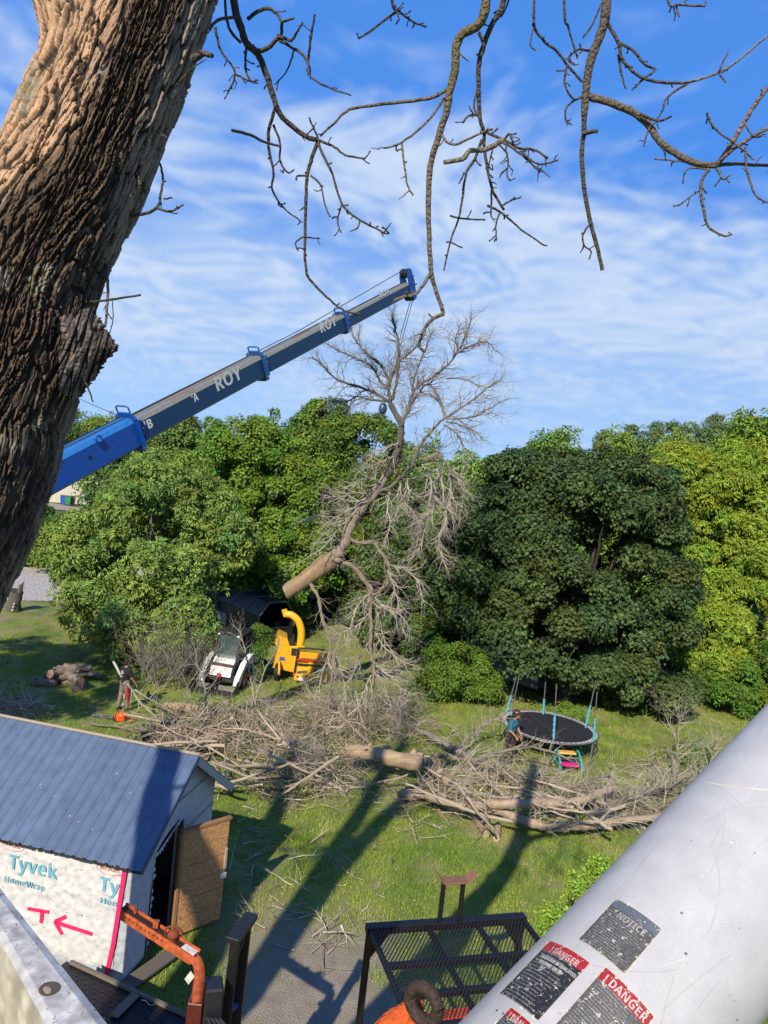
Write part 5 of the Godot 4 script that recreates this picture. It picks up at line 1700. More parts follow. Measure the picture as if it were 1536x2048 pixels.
	for k in 16:
		var f := k / 15.0
		var q := Vector3(lerpf(0.8, 1.62, f), lerpf(1.96, 2.2, f), 0.035)
		rag.tri(gx * q, gx * (q + Vector3(0.07, 0.02, 0.01)), gx * (q + Vector3(ru(0, 0.05), -ru(0.02, 0.09), ru(0.0, 0.04))))
	for k in 14:
		var q := Vector3(0.73, lerpf(0.15, 1.9, k / 13.0), 0.035)
		rag.tri(gx * q, gx * (q + Vector3(0, 0.14, 0.0)), gx * (q + Vector3(ru(0.0, 0.07), 0.07, ru(0.0, 0.05))))
	part("torn_edge", rag.mesh(), wr, o)
	# tape, arrows and printing on the wrap
	var fb := p * -0.062
	var tape := StandardMaterial3D.new()
	tape.albedo_color = Color(0.78, 0.02, 0.12).linear_to_srgb()
	tape.roughness = 0.4
	tape.resource_name = "tape"
	var wn := -p
	var on := func(x: float, y: float) -> Vector3:
		return onto(x, y, c0 + fb, wn) - c0
	var strip := func(called: String, pts: Array, w: float) -> void:
		var mb := MB.new()
		for k in pts.size() - 1:
			mb.bar(pts[k], pts[k + 1], w, 0.006, 0.0, wn)
		part(called, mb.mesh(), tape, o)
	strip.call("tape", [on.call(250, 1738), on.call(240, 1800), on.call(226, 1890), on.call(210, 1962)], 0.075)
	strip.call("arrow", [on.call(110, 1844), on.call(184, 1868)], 0.065)
	strip.call("arrow", [on.call(110, 1843), on.call(132, 1833)], 0.065)
	strip.call("arrow", [on.call(109, 1842), on.call(124, 1868)], 0.065)
	strip.call("arrow", [on.call(55, 1817), on.call(97, 1824)], 0.06)
	strip.call("arrow", [on.call(84, 1820), on.call(82, 1846)], 0.06)
	var xd := -e
	var teal := Color(0.11, 0.33, 0.42)
	var pf := fb * 0.93
	for s in [[66.0, 1734.0, "Tyvek", 0.245, 0.93, 0.0], [49.0, 1767.0, "HomeWrap", 0.1, 0.78, 0.0]]:
		print_on(o, "printing", s[2], teal if s[3] > 0.2 else Color(0.13, 0.3, 0.38), s[3], onto(s[0], s[1], c0 + pf, wn), xd, Vector3.UP, s[4])
	print_on(o, "printing", "Ty", teal, 0.245, onto(219, 1772, c0 + pf, wn), xd, Vector3.UP, 0.37)
	print_on(o, "printing", "Hon", Color(0.13, 0.3, 0.38), 0.1, onto(217, 1804, c0 + pf, wn), xd, Vector3.UP, 0.3)
	for s in [[220, 1738], [22, 1690]]:
		print_on(o, "printing", "DU PONT", Color(0.6, 0.24, 0.2), 0.075, onto(s[0], s[1], c0 + pf, wn), xd, Vector3.UP, 0.37)
		var ov := MB.new()
		ov.col = Color(0.62, 0.2, 0.16)
		var cc := onto(s[0], s[1], c0 + pf, wn) - c0
		var ring := PackedVector3Array()
		for k in 29:
			var a := TAU * k / 28.0
			ring.append(cc + xd * cos(a) * 0.25 + Vector3.UP * sin(a) * 0.1)
		ov.tube(ring, taper(29, 0.004, 0.004), 4, false)
		part("printing", ov.mesh(), mats["matte"], o)
	var fine := MB.new()
	fine.col = Color(0.4, 0.45, 0.47)
	for k in 3:
		var q = on.call(212, 1812 + k * 3)
		fine.bar(q + e * 0.2, q - e * 0.14, 0.006, 0.004, 0.0, wn)
	part("printing", fine.mesh(), mats["matte"], o)
	# roof: ribbed sheets, each a piece, on both slopes
	var over := 0.3
	var ribm := mat("roof_metal", 0.4, 0.1, "faint", 0.5)
	for slope in 2:
		var n := 6
		var w := (L + over * 2.0) / n
		for k in n:
			var mb := MB.new()
			var shade := ru(0.92, 1.08)
			mb.col = Color(0.098, 0.142, 0.225) * shade
			var a0 := -over + w * k
			var prof := []
			var ribs := 5
			for r in ribs:
				var x := a0 + w * r / ribs
				var q := w / ribs
				prof.append_array([Vector2(x, 0), Vector2(x + q * 0.16, 0.024), Vector2(x + q * 0.3, 0.024), Vector2(x + q * 0.46, 0), Vector2(x + q * 0.66, 0.004), Vector2(x + q * 0.74, 0.004), Vector2(x + q * 0.84, 0)])
			prof.append(Vector2(a0 + w + 0.004, 0.0))
			var lift := 0.003 * (k % 2)
			for z in prof.size() - 1:
				var u: Vector2 = prof[z]
				var v: Vector2 = prof[z + 1]
				var b_low := -0.24 if slope == 0 else W + 0.34
				var drop := 0.24 if slope == 0 else 0.34
				var h_low := eave_h + 0.05 - drop * (ridge_h - eave_h) / mid
				var q0 = P.call(u.x, h_low + u.y + lift, b_low)
				var q1 = P.call(v.x, h_low + v.y + lift, b_low)
				var q2 = P.call(v.x, ridge_h + 0.05 + v.y + lift, mid)
				var q3 = P.call(u.x, ridge_h + 0.05 + u.y + lift, mid)
				if slope == 0:
					mb.quad(q0, q1, q2, q3)
				else:
					mb.quad(q3, q2, q1, q0)
			part("roof_panel", mb.mesh(), ribm, o)
	var cap := MB.new()
	cap.col = Color(0.5, 0.42, 0.3)
	cap.bar(P.call(-over, ridge_h + 0.085, mid), P.call(L + over, ridge_h + 0.085, mid), 0.05, 0.04, 0.006)
	part("ridge_board", cap.mesh(), mats["wood"], o)
	var fas := MB.new()
	fas.col = Color(0.55, 0.55, 0.5)
	var k1 := (ridge_h - eave_h) / mid
	fas.bar(P.call(-over + 0.03, ridge_h - 0.04, mid), P.call(-over + 0.03, eave_h - 0.34 * k1 - 0.03, W + 0.33), 0.04, 0.15, 0.005)
	part("barge_board", fas.mesh(), mats["wood"], o)
	fas = MB.new()
	fas.col = Color(0.04, 0.07, 0.14)
	fas.bar(P.call(-over + 0.012, ridge_h + 0.03, mid), P.call(-over + 0.012, eave_h - 0.24 * k1 + 0.03, -0.24), 0.025, 0.09, 0.004)
	part("barge_trim", fas.mesh(), mats["paint"], o)
	fas = MB.new()
	fas.col = Color(0.02, 0.02, 0.02)
	var z := -over
	while z < L:
		var wq := ru(0.03, 0.14)
		fas.bar(P.call(z, eave_h - 0.24 * k1 + 0.025 - ru(0, 0.02), -0.2), P.call(z + wq, eave_h - 0.24 * k1 + 0.025 - ru(0, 0.02), -0.2), 0.02, 0.035 + ru(0, 0.02))
		z += wq * ru(0.9, 1.5)
	part("eave_felt", fas.mesh(), mats["matte"], o)
	fas = MB.new()
	fas.col = Color(0.5, 0.52, 0.55)
	for s in 40:
		var f := rng.randf()
		var q = P.call(ru(-0.2, L), lerpf(eave_h, ridge_h, f) + 0.056, lerpf(0.0, mid, f))
		fas.ball(Transform3D(Basis.IDENTITY, q), Vector3(ru(0.008, 0.02), 0.006, ru(0.008, 0.02)), 4, 6)
	part("bird_droppings", fas.mesh(), mats["matte"], o, "", "stuff")
	var scr := MB.new()
	scr.col = Color(0.05, 0.09, 0.17)
	for f in [0.06, 0.36, 0.66, 0.94]:
		for k in 26:
			var q = P.call(-over + 0.11 + k * (L + over * 2.0) / 26.0, lerpf(eave_h - 0.1, ridge_h, f) + 0.058, lerpf(-0.14, mid, f))
			scr.ball(Transform3D(Basis.IDENTITY, q), Vector3(0.011, 0.006, 0.011), 3, 6)
	part("screws", scr.mesh(), mats["matte"], o, "", "stuff")
	var stp := MB.new()
	stp.col = Color(0.16, 0.15, 0.14)
	for k in 60:
		var q = P.call(ru(0.2, L * 0.7), 0.35 + 0.38 * float(k % 5) + ru(-0.03, 0.03), -0.062)
		stp.bar(q, q + e * 0.02, 0.006, 0.004)
	part("staples", stp.mesh(), mats["matte"], o, "", "stuff")
	# doorway posts and the open board door
	var post := MB.new()
	post.col = Color(0.2, 0.1, 0.045)
	post.bar(gx * Vector3(1.7, 0.1, 0.05), gx * Vector3(1.66, 2.18, 0.05), 0.09, 0.09, 0.006)
	post.bar(gx * Vector3(0.78, 0.1, -0.08), gx * Vector3(0.84, 1.95, -0.08), 0.06, 0.06, 0.006)
	part("door_post", post.mesh(), mats["wood"], o)
	var h0 := gp(347, 1872, 0.12) - c0
	var h1 := gp(431, 1838, 0.12) - c0
	var dd := (h1 - h0)
	dd.y = 0.0
	dd = dd.normalized()
	var dn := dd.cross(Vector3.UP)
	if dn.dot(EYE - c0) < 0.0:
		dn = -dn
	var door := Node3D.new()
	door.name = "door"
	o.add_child(door)
	door.position = h0
	door.set_meta("label", "open door of bare chipboard panels on a wood frame")
	var hh := 1.98
	var dw := 0.98
	var db := Basis(dd, Vector3.UP, dn)
	var osb := Image.create(256, 512, false, Image.FORMAT_RGB8)
	osb.fill(Color(0.7, 0.53, 0.34))
	for k in 5200:
		var t := Color(0.8, 0.63, 0.42).lerp(Color(0.52, 0.36, 0.2), rng.randf()) * ru(0.85, 1.12)
		var x := rng.randi() % 256
		var y := rng.randi() % 512
		var ln := 4 + rng.randi() % 14
		var a := ru(-0.7, 0.7) + (PI / 2 if rng.randf() < 0.4 else 0.0)
		for s in ln:
			var px := posmod(x + int(cos(a) * s), 256)
			var py := posmod(y + int(sin(a) * s), 512)
			osb.set_pixel(px, py, t)
			osb.set_pixel(px, (py + 1) % 512, t)
			osb.set_pixel(px, (py + 2) % 512, t * 0.97)
	var om := StandardMaterial3D.new()
	om.resource_name = "chipboard"
	om.albedo_texture = ImageTexture.create_from_image(osb)
	om.roughness = 0.85
	for k in 6:
		var m := MB.new()
		var y0 := hh * k / 6.0 + 0.005
		var y1 := hh * (k + 1) / 6.0 - 0.005
		var zz := 0.03 + 0.003 * (k % 2)
		var f0 := m.vert(db * Vector3(0.0, y0, zz), dn, Vector2(0, 1.0 - y0 / hh))
		m.vert(db * Vector3(dw, y0, zz), dn, Vector2(1, 1.0 - y0 / hh))
		m.vert(db * Vector3(dw, y1, zz), dn, Vector2(1, 1.0 - y1 / hh))
		m.vert(db * Vector3(0.0, y1, zz), dn, Vector2(0, 1.0 - y1 / hh))
		m.i.append_array([f0, f0 + 2, f0 + 1, f0, f0 + 3, f0 + 2])
		m.box(Transform3D(db, db * Vector3(dw * 0.5, (y0 + y1) * 0.5, zz - 0.012)), Vector3(dw, y1 - y0, 0.02))
		part("door_board", m.mesh(), om, door)
	var fr := MB.new()
	fr.col = Color(0.38, 0.2, 0.08)
	fr.box(Transform3D(db, db * Vector3(-0.035, hh * 0.5, 0.0)), Vector3(0.07, hh, 0.09), 0.006)
	fr.box(Transform3D(db, db * Vector3(dw * 0.5, hh + 0.03, 0.0)), Vector3(dw + 0.1, 0.06, 0.09), 0.006)
	fr.box(Transform3D(db, db * Vector3(dw * 0.5, hh * 0.5, -0.03)), Vector3(dw + 0.02, hh, 0.05), 0.004)
	fr.col = Color(0.5, 0.4, 0.3)
	fr.box(Transform3D(db, db * Vector3(dw - 0.02, hh * 0.62, 0.05)), Vector3(0.05, 0.42, 0.03), 0.004)
	part("door_frame", fr.mesh(), mats["wood"], door)
	var lt := MB.new()
	lt.col = Color(0.55, 0.53, 0.48)
	lt.box(Transform3D(db, db * Vector3(dw - 0.05, hh * 0.45, 0.05)), Vector3(0.16, 0.1, 0.04), 0.01)
	part("latch", lt.mesh(), mats["paint"], door)
	# ramp plank in front of the gable
	var ramp := MB.new()
	ramp.col = Color(0.17, 0.145, 0.115)
	ramp.bar(gp(232, 1985, 0.12), gp(345, 1905, 0.1), 0.28, 0.06, 0.01)
	single("ramp", ramp, mats["wood"], "weathered plank ramp on the ground before the shed door", "ramp", gp(290, 1945))

# ---- machines ----
func wheel(parent: Node3D, c: Vector3, axis: Vector3, r: float, w: float, hub: Color) -> void:
	var t := MB.new()
	t.col = Color(0.014, 0.014, 0.015)
	var a := axis.normalized()
	t.tube(PackedVector3Array([c - a * w * 0.5, c - a * w * 0.42, c + a * w * 0.42, c + a * w * 0.5]), PackedFloat32Array([r * 0.9, r, r, r * 0.9]), 22)
	for k in 18:
		var f := TAU * k / 18.0
		var u := a.cross(Vector3.UP).normalized()
		var v := a.cross(u)
		var d := u * cos(f) + v * sin(f)
		t.bar(c + d * r - a * w * 0.45, c + d * r + a * w * 0.45 + a.cross(d) * 0.05, 0.045, 0.03, 0.0, d)
	var holder := part("wheel", t.mesh(), mats["rubber"], parent)
	var h := MB.new()
	h.col = hub
	h.tube(PackedVector3Array([c - a * w * 0.53, c + a * w * 0.53]), PackedFloat32Array([r * 0.56, r * 0.56]), 18)
	h.col = hub * 0.5
	h.tube(PackedVector3Array([c - a * w * 0.58, c + a * w * 0.58]), PackedFloat32Array([r * 0.2, r * 0.2]), 12)
	for k in 6:
		var f := TAU * k / 6.0
		var u := a.cross(Vector3.UP).normalized()
		var d := u * cos(f) + a.cross(u) * sin(f)
		h.tube(PackedVector3Array([c + d * r * 0.36 - a * w * 0.56, c + d * r * 0.36 + a * w * 0.56]), PackedFloat32Array([0.02, 0.02]), 6)
	part("rim", h.mesh(), mats["paint"], holder)
func pc(called: String, o: Node3D, c: Color, mt: String, f: Callable, label := "") -> MeshInstance3D:
	var m := MB.new()
	m.col = c
	(f).call(m)
	return part(called, m.mesh(), mats[mt], o, label)
func machines() -> void:
	rng.seed = 55
	# chipper
	var yel := Color(0.7, 0.37, 0.018)
	var cp := gp(602, 1360)
	var o := thing("wood_chipper", "yellow wood chipper with tall curved chute and red feed bar", "wood chipper", cp, 0.16)
	pc("engine_housing", o, yel, "paint", func(m):
		m.prism(T(-0.72, 0, -0.35), PackedVector2Array([Vector2(-0.5, 0.48), Vector2(0.42, 0.34), Vector2(0.45, 1.32), Vector2(0.1, 1.42), Vector2(-0.02, 1.72), Vector2(-0.38, 1.86), Vector2(-0.52, 1.5), Vector2(-0.36, 1.3)]), 1.0)
		m.box(T(-0.5, 1.3, 0.1), Vector3(0.5, 0.25, 0.12), 0.03))
	pc("air_intake", o, Color(0.02, 0.02, 0.02), "matte", func(m):
		m.box(T(-0.66, 1.5, -0.2), Vector3(0.5, 0.2, 0.5), 0.05)
		m.rod(Vector3(-0.5, 1.6, 0.1), Vector3(-0.5, 1.9, 0.05), 0.04)
		m.box(T(-0.42, 1.2, 0.17), Vector3(0.22, 0.3, 0.03), 0.02))
	pc("decal", o, Color(0.03, 0.1, 0.35), "paint", func(m):
		m.prism(T(-0.86, 0.86, 0.154), PackedVector2Array([Vector2(-0.14, -0.06), Vector2(0.14, -0.05), Vector2(0.08, 0.08), Vector2(-0.1, 0.1)]), 0.006))
	pc("feed_hopper", o, yel, "paint", func(m):
		m.prism(Transform3D(Basis(Vector3.UP, -PI / 2), Vector3(0.33, 0, 0.0)), PackedVector2Array([Vector2(-0.5, 0.42), Vector2(0.42, 0.3), Vector2(0.46, 1.3), Vector2(-0.5, 1.12)]), 1.3))
	pc("feed_tray", o, Color(0.7, 0.4, 0.02), "paint", func(m):
		m.box(Transform3D(Basis(Vector3.RIGHT, -0.1), Vector3(0.33, 0.56, 0.5)), Vector3(1.36, 0.72, 0.05), 0.02)
		m.box(T(0.33, 0.2, 0.5), Vector3(1.3, 0.16, 0.12), 0.03)
		m.box(T(0.28, 0.62, 0.56), Vector3(0.2, 0.66, 0.04), 0.015))
	pc("feed_opening", o, Color(0.24, 0.12, 0.01), "matte", func(m):
		m.box(T(0.36, 1.12, 0.44), Vector3(1.0, 0.26, 0.02), 0.0))
	pc("red_bar", o, Color(0.5, 0.02, 0.015), "paint", func(m):
		m.bar(Vector3(-0.3, 1.0, 0.58), Vector3(0.98, 0.97, 0.58), 0.05, 0.09, 0.01)
		m.bar(Vector3(-0.36, 0.3, 0.55), Vector3(-0.26, 1.4, 0.5), 0.06, 0.07, 0.01))
	pc("control_frame", o, Color(0.03, 0.02, 0.018), "paint", func(m):
		m.tube(curve([Vector3(-0.34, 0.5, 0.6), Vector3(-0.3, 1.3, 0.58), Vector3(-0.18, 1.48, 0.56), Vector3(0.9, 1.46, 0.56), Vector3(1.06, 1.34, 0.56), Vector3(1.08, 0.75, 0.56)], 5), taper(26, 0.032, 0.032), 8)
		m.bar(Vector3(-0.3, 0.84, 0.6), Vector3(1.02, 0.8, 0.6), 0.03, 0.06, 0.0))
	pc("stripe", o, Color(0.05, 0.14, 0.1), "paint", func(m):
		m.bar(Vector3(-0.25, 0.5, 0.57), Vector3(0.9, 0.68, 0.54), 0.012, 0.035)
		m.bar(Vector3(-0.25, 0.45, 0.575), Vector3(0.9, 0.6, 0.545), 0.012, 0.02))
	pc("decal", o, Color(0.75, 0.78, 0.8), "paint", func(m):
		m.box(T(0.72, 0.63, 0.565), Vector3(0.3, 0.1, 0.01), 0.0))
	pc("licence_plate", o, Color(0.7, 0.7, 0.66), "paint", func(m):
		m.box(T(0.0, 0.22, 0.57), Vector3(0.3, 0.14, 0.01), 0.0))
	pc("tail_lamp", o, Color(0.35, 0.02, 0.02), "gloss", func(m):
		m.box(T(-0.2, 0.3, 0.57), Vector3(0.1, 0.06, 0.02), 0.005)
		m.box(T(0.9, 0.28, 0.57), Vector3(0.1, 0.06, 0.02), 0.005))
	pc("chute", o, Color(0.72, 0.4, 0.015), "paint", func(m):
		var line := curve([Vector3(-0.2, 1.3, -0.25), Vector3(-0.16, 1.65, -0.26), Vector3(-0.2, 2.05, -0.28), Vector3(-0.38, 2.42, -0.32), Vector3(-0.66, 2.6, -0.38), Vector3(-0.88, 2.6, -0.42)], 4)
		for k in line.size() - 1:
			var w := lerpf(0.36, 0.3, float(k) / line.size())
			m.bar(line[k], line[k + 1], w, w * 0.9, 0.0, Vector3.FORWARD) if k == -1 else m.tube(PackedVector3Array([line[maxi(k - 1, 0)], line[k], line[k + 1]]) if k > 0 else PackedVector3Array([line[0], line[1]]), PackedFloat32Array([w * 0.48, w * 0.47, w * 0.46]) if k > 0 else PackedFloat32Array([w * 0.48, w * 0.47]), 10)
		m.bar(Vector3(-0.4, 1.36, -0.25), Vector3(0.02, 1.36, -0.25), 0.42, 0.08, 0.01))
	pc("chute_deflector", o, Color(0.66, 0.36, 0.015), "paint", func(m):
		m.bar(Vector3(-0.82, 2.7, -0.4), Vector3(-1.02, 2.62, -0.44), 0.32, 0.03, 0.0, Vector3.FORWARD))
	wheel(o, Vector3(-1.0, 0.34, 0.2), Vector3(1, 0, 0.25), 0.34, 0.2, Color(0.5, 0.5, 0.48))
	wheel(o, Vector3(-0.2, 0.34, -0.7), Vector3(1, 0, 0.25), 0.34, 0.2, Color(0.5, 0.5, 0.48))
	pc("fender", o, yel, "paint", func(m):
		m.torus(Transform3D(Basis(Vector3.UP, PI / 2 + 0.1), Vector3(-1.0, 0.36, 0.2)), 0.42, 0.05, 12, 6, PI))
	pc("drawbar", o, Color(0.03, 0.03, 0.03), "paint", func(m):
		m.bar(Vector3(-0.9, 0.45, -0.5), Vector3(-1.9, 0.45, -1.2), 0.1, 0.12, 0.01))
	# chip truck
	var tp := at(552, 1255, 36.2)
	tp.y = 0
	o = thing("chip_truck", "black chip box truck with open hooded rear behind the yellow chipper", "truck", tp, 0.72)
	var blk := Color(0.018, 0.018, 0.019)
	var ring := [Vector2(-0.98, 0.95), Vector2(-0.98, 1.5), Vector2(-0.5, 2.12), Vector2(0.42, 2.16), Vector2(0.98, 1.55), Vector2(0.98, 0.95)]
	for k in ring.size() - 1:
		var a: Vector2 = ring[k]
		var b: Vector2 = ring[k + 1]
		for seg in 3:
			pc("hood_panel", o, blk * ru(0.85, 1.5), "black_steel", func(m):
				var z0 := -1.35 * seg
				var z1 := z0 - 1.33
				var mid := (a + b) * 0.5
				var ang := (b - a).angle()
				m.box(Transform3D(Basis(Vector3(0, 0, 1), ang), Vector3(mid.x, mid.y, (z0 + z1) * 0.5)), Vector3(a.distance_to(b) - 0.01, 0.04, 1.31), 0.008))
	pc("hood_rim", o, Color(0.12, 0.12, 0.115), "paint", func(m):
		for z in [0.0, -1.34, -2.68, -4.0]:
			for k in ring.size() - 1:
				var a: Vector2 = ring[k] * 1.015
				var b: Vector2 = ring[k + 1] * 1.015
				m.bar(Vector3(a.x, a.y, z), Vector3(b.x, b.y, z), 0.05, 0.05))
	pc("bulkhead", o, blk, "black_steel", func(m):
		m.box(T(0, 1.5, -4.02), Vector3(1.9, 1.3, 0.05), 0.0))
	for s in [-1.0, 1.0]:
		pc("bed_side", o, blk * 1.2, "black_steel", func(m):
			m.box(T(0.98 * s, 0.65, -2.0), Vector3(0.06, 0.6, 4.0), 0.01)
			for k in 6:
				m.box(T(1.02 * s, 0.65, -0.3 - k * 0.7), Vector3(0.06, 0.6, 0.07), 0.005))
	pc("tailgate", o, Color(0.03, 0.03, 0.03), "black_steel", func(m):
		m.box(T(0, 0.63, 0.0), Vector3(2.0, 0.6, 0.05), 0.01)
		for k in 6:
			m.box(T(-0.9 + k * 0.36, 0.63, 0.04), Vector3(0.05, 0.6, 0.05), 0.005)
		m.box(T(0, 0.94, 0.03), Vector3(2.04, 0.06, 0.07), 0.01))
	pc("tail_lamp", o, Color(0.5, 0.08, 0.02), "gloss", func(m):
		m.ball(T(-1.06, 1.0, 0.05), Vector3(0.07, 0.07, 0.05), 5, 8))
	pc("bed_floor", o, blk, "black_steel", func(m):
		m.box(T(0, 0.36, -2.0), Vector3(1.9, 0.1, 4.0), 0.01)
		m.box(T(0, 0.34, -4.6), Vector3(0.9, 0.18, 3.0), 0.01))
	for z in [-1.4, -4.8]:
		for s in [-0.86, 0.86]:
			wheel(o, Vector3(s, 0.4, z), Vector3.RIGHT, 0.4, 0.26, Color(0.2, 0.2, 0.2))
	pc("cab", o, Color(0.2, 0.22, 0.22), "gloss", func(m):
		m.prism(Transform3D(Basis(Vector3.UP, PI / 2), Vector3(0, 0, -5.0)), PackedVector2Array([Vector2(-0.75, 0.6), Vector2(0.9, 0.6), Vector2(0.9, 1.15), Vector2(0.45, 1.2), Vector2(0.2, 1.85), Vector2(-0.65, 1.9)]), 1.8))
	pc("cab_window", o, Color(0.02, 0.03, 0.03), "gloss", func(m):
		m.box(T(-0.906, 1.5, -4.9), Vector3(0.01, 0.4, 0.8), 0.0))
	# silver car roof glimpsed beyond
	var kp := at(408, 1225, 39.5)
	kp.y = 0
	car("parked_car", "silver car, only its roof showing above the bush left of the chip truck", kp, 1.1, Color(0.28, 0.33, 0.33), false, "")
	# loader
	var lp := gp(452, 1368)
	o = thing("skid_steer_loader", "white skid steer loader with dark glass cab and black bucket down", "loader", lp, -0.2)
	var white := Color(0.72, 0.72, 0.7)
	pc("chassis", o, Color(0.05, 0.05, 0.05), "paint", func(m):
		m.box(T(0, 0.6, -0.35), Vector3(1.0, 0.7, 1.9), 0.05))
	pc("engine_cover", o, white, "gloss", func(m):
		m.prism(Transform3D(Basis(Vector3.UP, -PI / 2), Vector3(0, 0, 0)), PackedVector2Array([Vector2(0.5, 0.42), Vector2(0.72, 0.5), Vector2(0.6, 0.85), Vector2(0.25, 1.18), Vector2(0.0, 1.18), Vector2(0.0, 0.42)]), 0.86))
	for s in [-1.0, 1.0]:
		pc("lift_arm", o, white, "gloss", func(m):
			m.prism(Transform3D(Basis(Vector3.UP, -PI / 2), Vector3(0.72 * s, 0, 0)), PackedVector2Array([Vector2(-1.15, 0.75), Vector2(-1.1, 1.2), Vector2(-0.4, 1.22), Vector2(0.25, 1.0), Vector2(0.75, 0.55), Vector2(0.85, 0.25), Vector2(0.62, 0.22), Vector2(0.4, 0.6), Vector2(0.0, 0.92)]), 0.2))
		pc("arm_decal", o, Color(0.5, 0.05, 0.03), "paint", func(m):
			m.bar(Vector3(0.84 * s, 1.1, 0.1), Vector3(0.84 * s, 0.85, 0.4), 0.01, 0.05))
	pc("hood_decal", o, Color(0.5, 0.05, 0.03), "paint", func(m):
		m.bar(Vector3(-0.3, 0.9, 0.59), Vector3(0.3, 0.9, 0.59), 0.02, 0.03, 0.0, Vector3.FORWARD)
		m.box(T(-0.02, 0.48, 0.76), Vector3(0.14, 0.3, 0.05), 0.01))
	pc("cab", o, Color(0.02, 0.022, 0.022), "paint", func(m):
		for x in [-0.44, 0.44]:
			m.bar(Vector3(x * 1.05, 1.05, 0.36), Vector3(x * 1.05, 2.05, 0.12), 0.07, 0.07, 0.01)
			m.bar(Vector3(x, 1.1, -0.95), Vector3(x, 2.0, -0.9), 0.08, 0.08, 0.01)
			m.bar(Vector3(x, 1.15, 0.3), Vector3(x, 1.15, -0.95), 0.05, 0.08, 0.01)
		m.box(T(0, 2.05, -0.4), Vector3(1.06, 0.12, 1.25), 0.04)
		m.box(T(0, 1.5, -0.93), Vector3(0.9, 0.9, 0.04), 0.0)
		m.col = Color(0.12, 0.14, 0.14)
		m.box(T(0, 1.15, -0.5), Vector3(0.6, 0.14, 0.5), 0.04)
		m.box(T(0, 1.45, -0.74), Vector3(0.5, 0.6, 0.12), 0.05))
	pc("windscreen", o, Color(1, 1, 1), "glass", func(m):
		m.quad(Vector3(-0.42, 1.12, 0.33), Vector3(0.42, 1.12, 0.33), Vector3(0.42, 1.98, 0.13), Vector3(-0.42, 1.98, 0.13)))
	pc("wiper", o, Color(0.02, 0.02, 0.02), "matte", func(m):
		m.rod(Vector3(-0.3, 1.14, 0.35), Vector3(-0.36, 1.7, 0.22), 0.014))
	for s in [-1.0, 1.0]:
		pc("work_lamp", o, Color(0.7, 0.7, 0.66), "gloss", func(m):
			m.ball(T(0.4 * s, 1.99, 0.2), Vector3(0.06, 0.05, 0.04), 5, 8))
		for z in [0.12, -0.95]:
			wheel(o, Vector3(0.68 * s, 0.4, z), Vector3.RIGHT, 0.4, 0.28, Color(0.55, 0.07, 0.015))
	pc("bucket", o, Color(0.035, 0.033, 0.032), "black_steel", func(m):
		var pr := [Vector2(1.55, 0.03), Vector2(0.95, 0.04), Vector2(0.86, 0.2), Vector2(0.92, 0.5)]
		for k in 3:
			m.bar(Vector3(0, pr[k].y, pr[k].x), Vector3(0, pr[k + 1].y, pr[k + 1].x), 1.75, 0.03)
		for s in [-0.875, 0.875]:
			m.prism(Transform3D(Basis(Vector3.UP, -PI / 2), Vector3(s, 0, 0)), PackedVector2Array([Vector2(1.55, 0.03), Vector2(0.95, 0.03), Vector2(0.86, 0.2), Vector2(0.92, 0.5), Vector2(1.05, 0.46)]), 0.03)
		m.col = Color(0.09, 0.085, 0.08)
		m.box(T(0, 0.035, 1.57), Vector3(1.76, 0.03, 0.1), 0.0))
	# vehicles in the shade of the maple
	var p1 := gp(1092, 1374)
	p1.y = 0
	car("pickup_truck", "old dark pickup with chrome grille parked in the maple's shade", p1, -0.75, Color(0.15, 0.165, 0.165), true, "")
	var p2 := gp(1205, 1396)
	p2.y = 0
	car("parked_van", "dull grey green van side behind the maple trunk", p2, 1.4, Color(0.14, 0.145, 0.125), false, "", 2.0)
	# chainsaw on the grass
	var sp := gp(236, 1442)
	o = thing("chainsaw", "orange chainsaw lying on the grass by the worker, bar pointing left", "chainsaw", sp, -0.1)
	pc("body", o, Color(0.75, 0.1, 0.01), "paint", func(m):
		m.box(T(0.08, 0.12, 0), Vector3(0.34, 0.22, 0.24), 0.05)
		m.ball(T(0.12, 0.2, 0.02), Vector3(0.15, 0.12, 0.13), 7, 10))
	pc("handle", o, Color(0.6, 0.08, 0.01), "paint", func(m):
		m.tube(curve([Vector3(0.2, 0.2, 0), Vector3(0.38, 0.22, 0), Vector3(0.5, 0.12, 0), Vector3(0.34, 0.06, 0)], 4), taper(13, 0.025, 0.025), 7)
		m.torus(Transform3D(Basis(Vector3.UP, PI / 2), Vector3(-0.06, 0.14, 0)), 0.16, 0.016, 12, 6, PI))
	pc("starter_cover", o, Color(0.03, 0.03, 0.03), "matte", func(m):
		m.box(T(-0.08, 0.12, 0.06), Vector3(0.1, 0.2, 0.2), 0.03))
	pc("guide_bar", o, Color(0.5, 0.48, 0.45), "steel", func(m):
		m.prism(Transform3D(Basis(Vector3.RIGHT, -1.2), Vector3(-0.48, 0.1, 0.05)), PackedVector2Array([Vector2(0.4, -0.045), Vector2(0.4, 0.045), Vector2(-0.35, 0.04), Vector2(-0.4, 0.0), Vector2(-0.35, -0.04)]), 0.012)
		m.col = Color(0.45, 0.06, 0.05)
		m.box(Transform3D(Basis(Vector3.RIGHT, -1.2), Vector3(-0.4, 0.112, 0.055)), Vector3(0.2, 0.04, 0.006)))
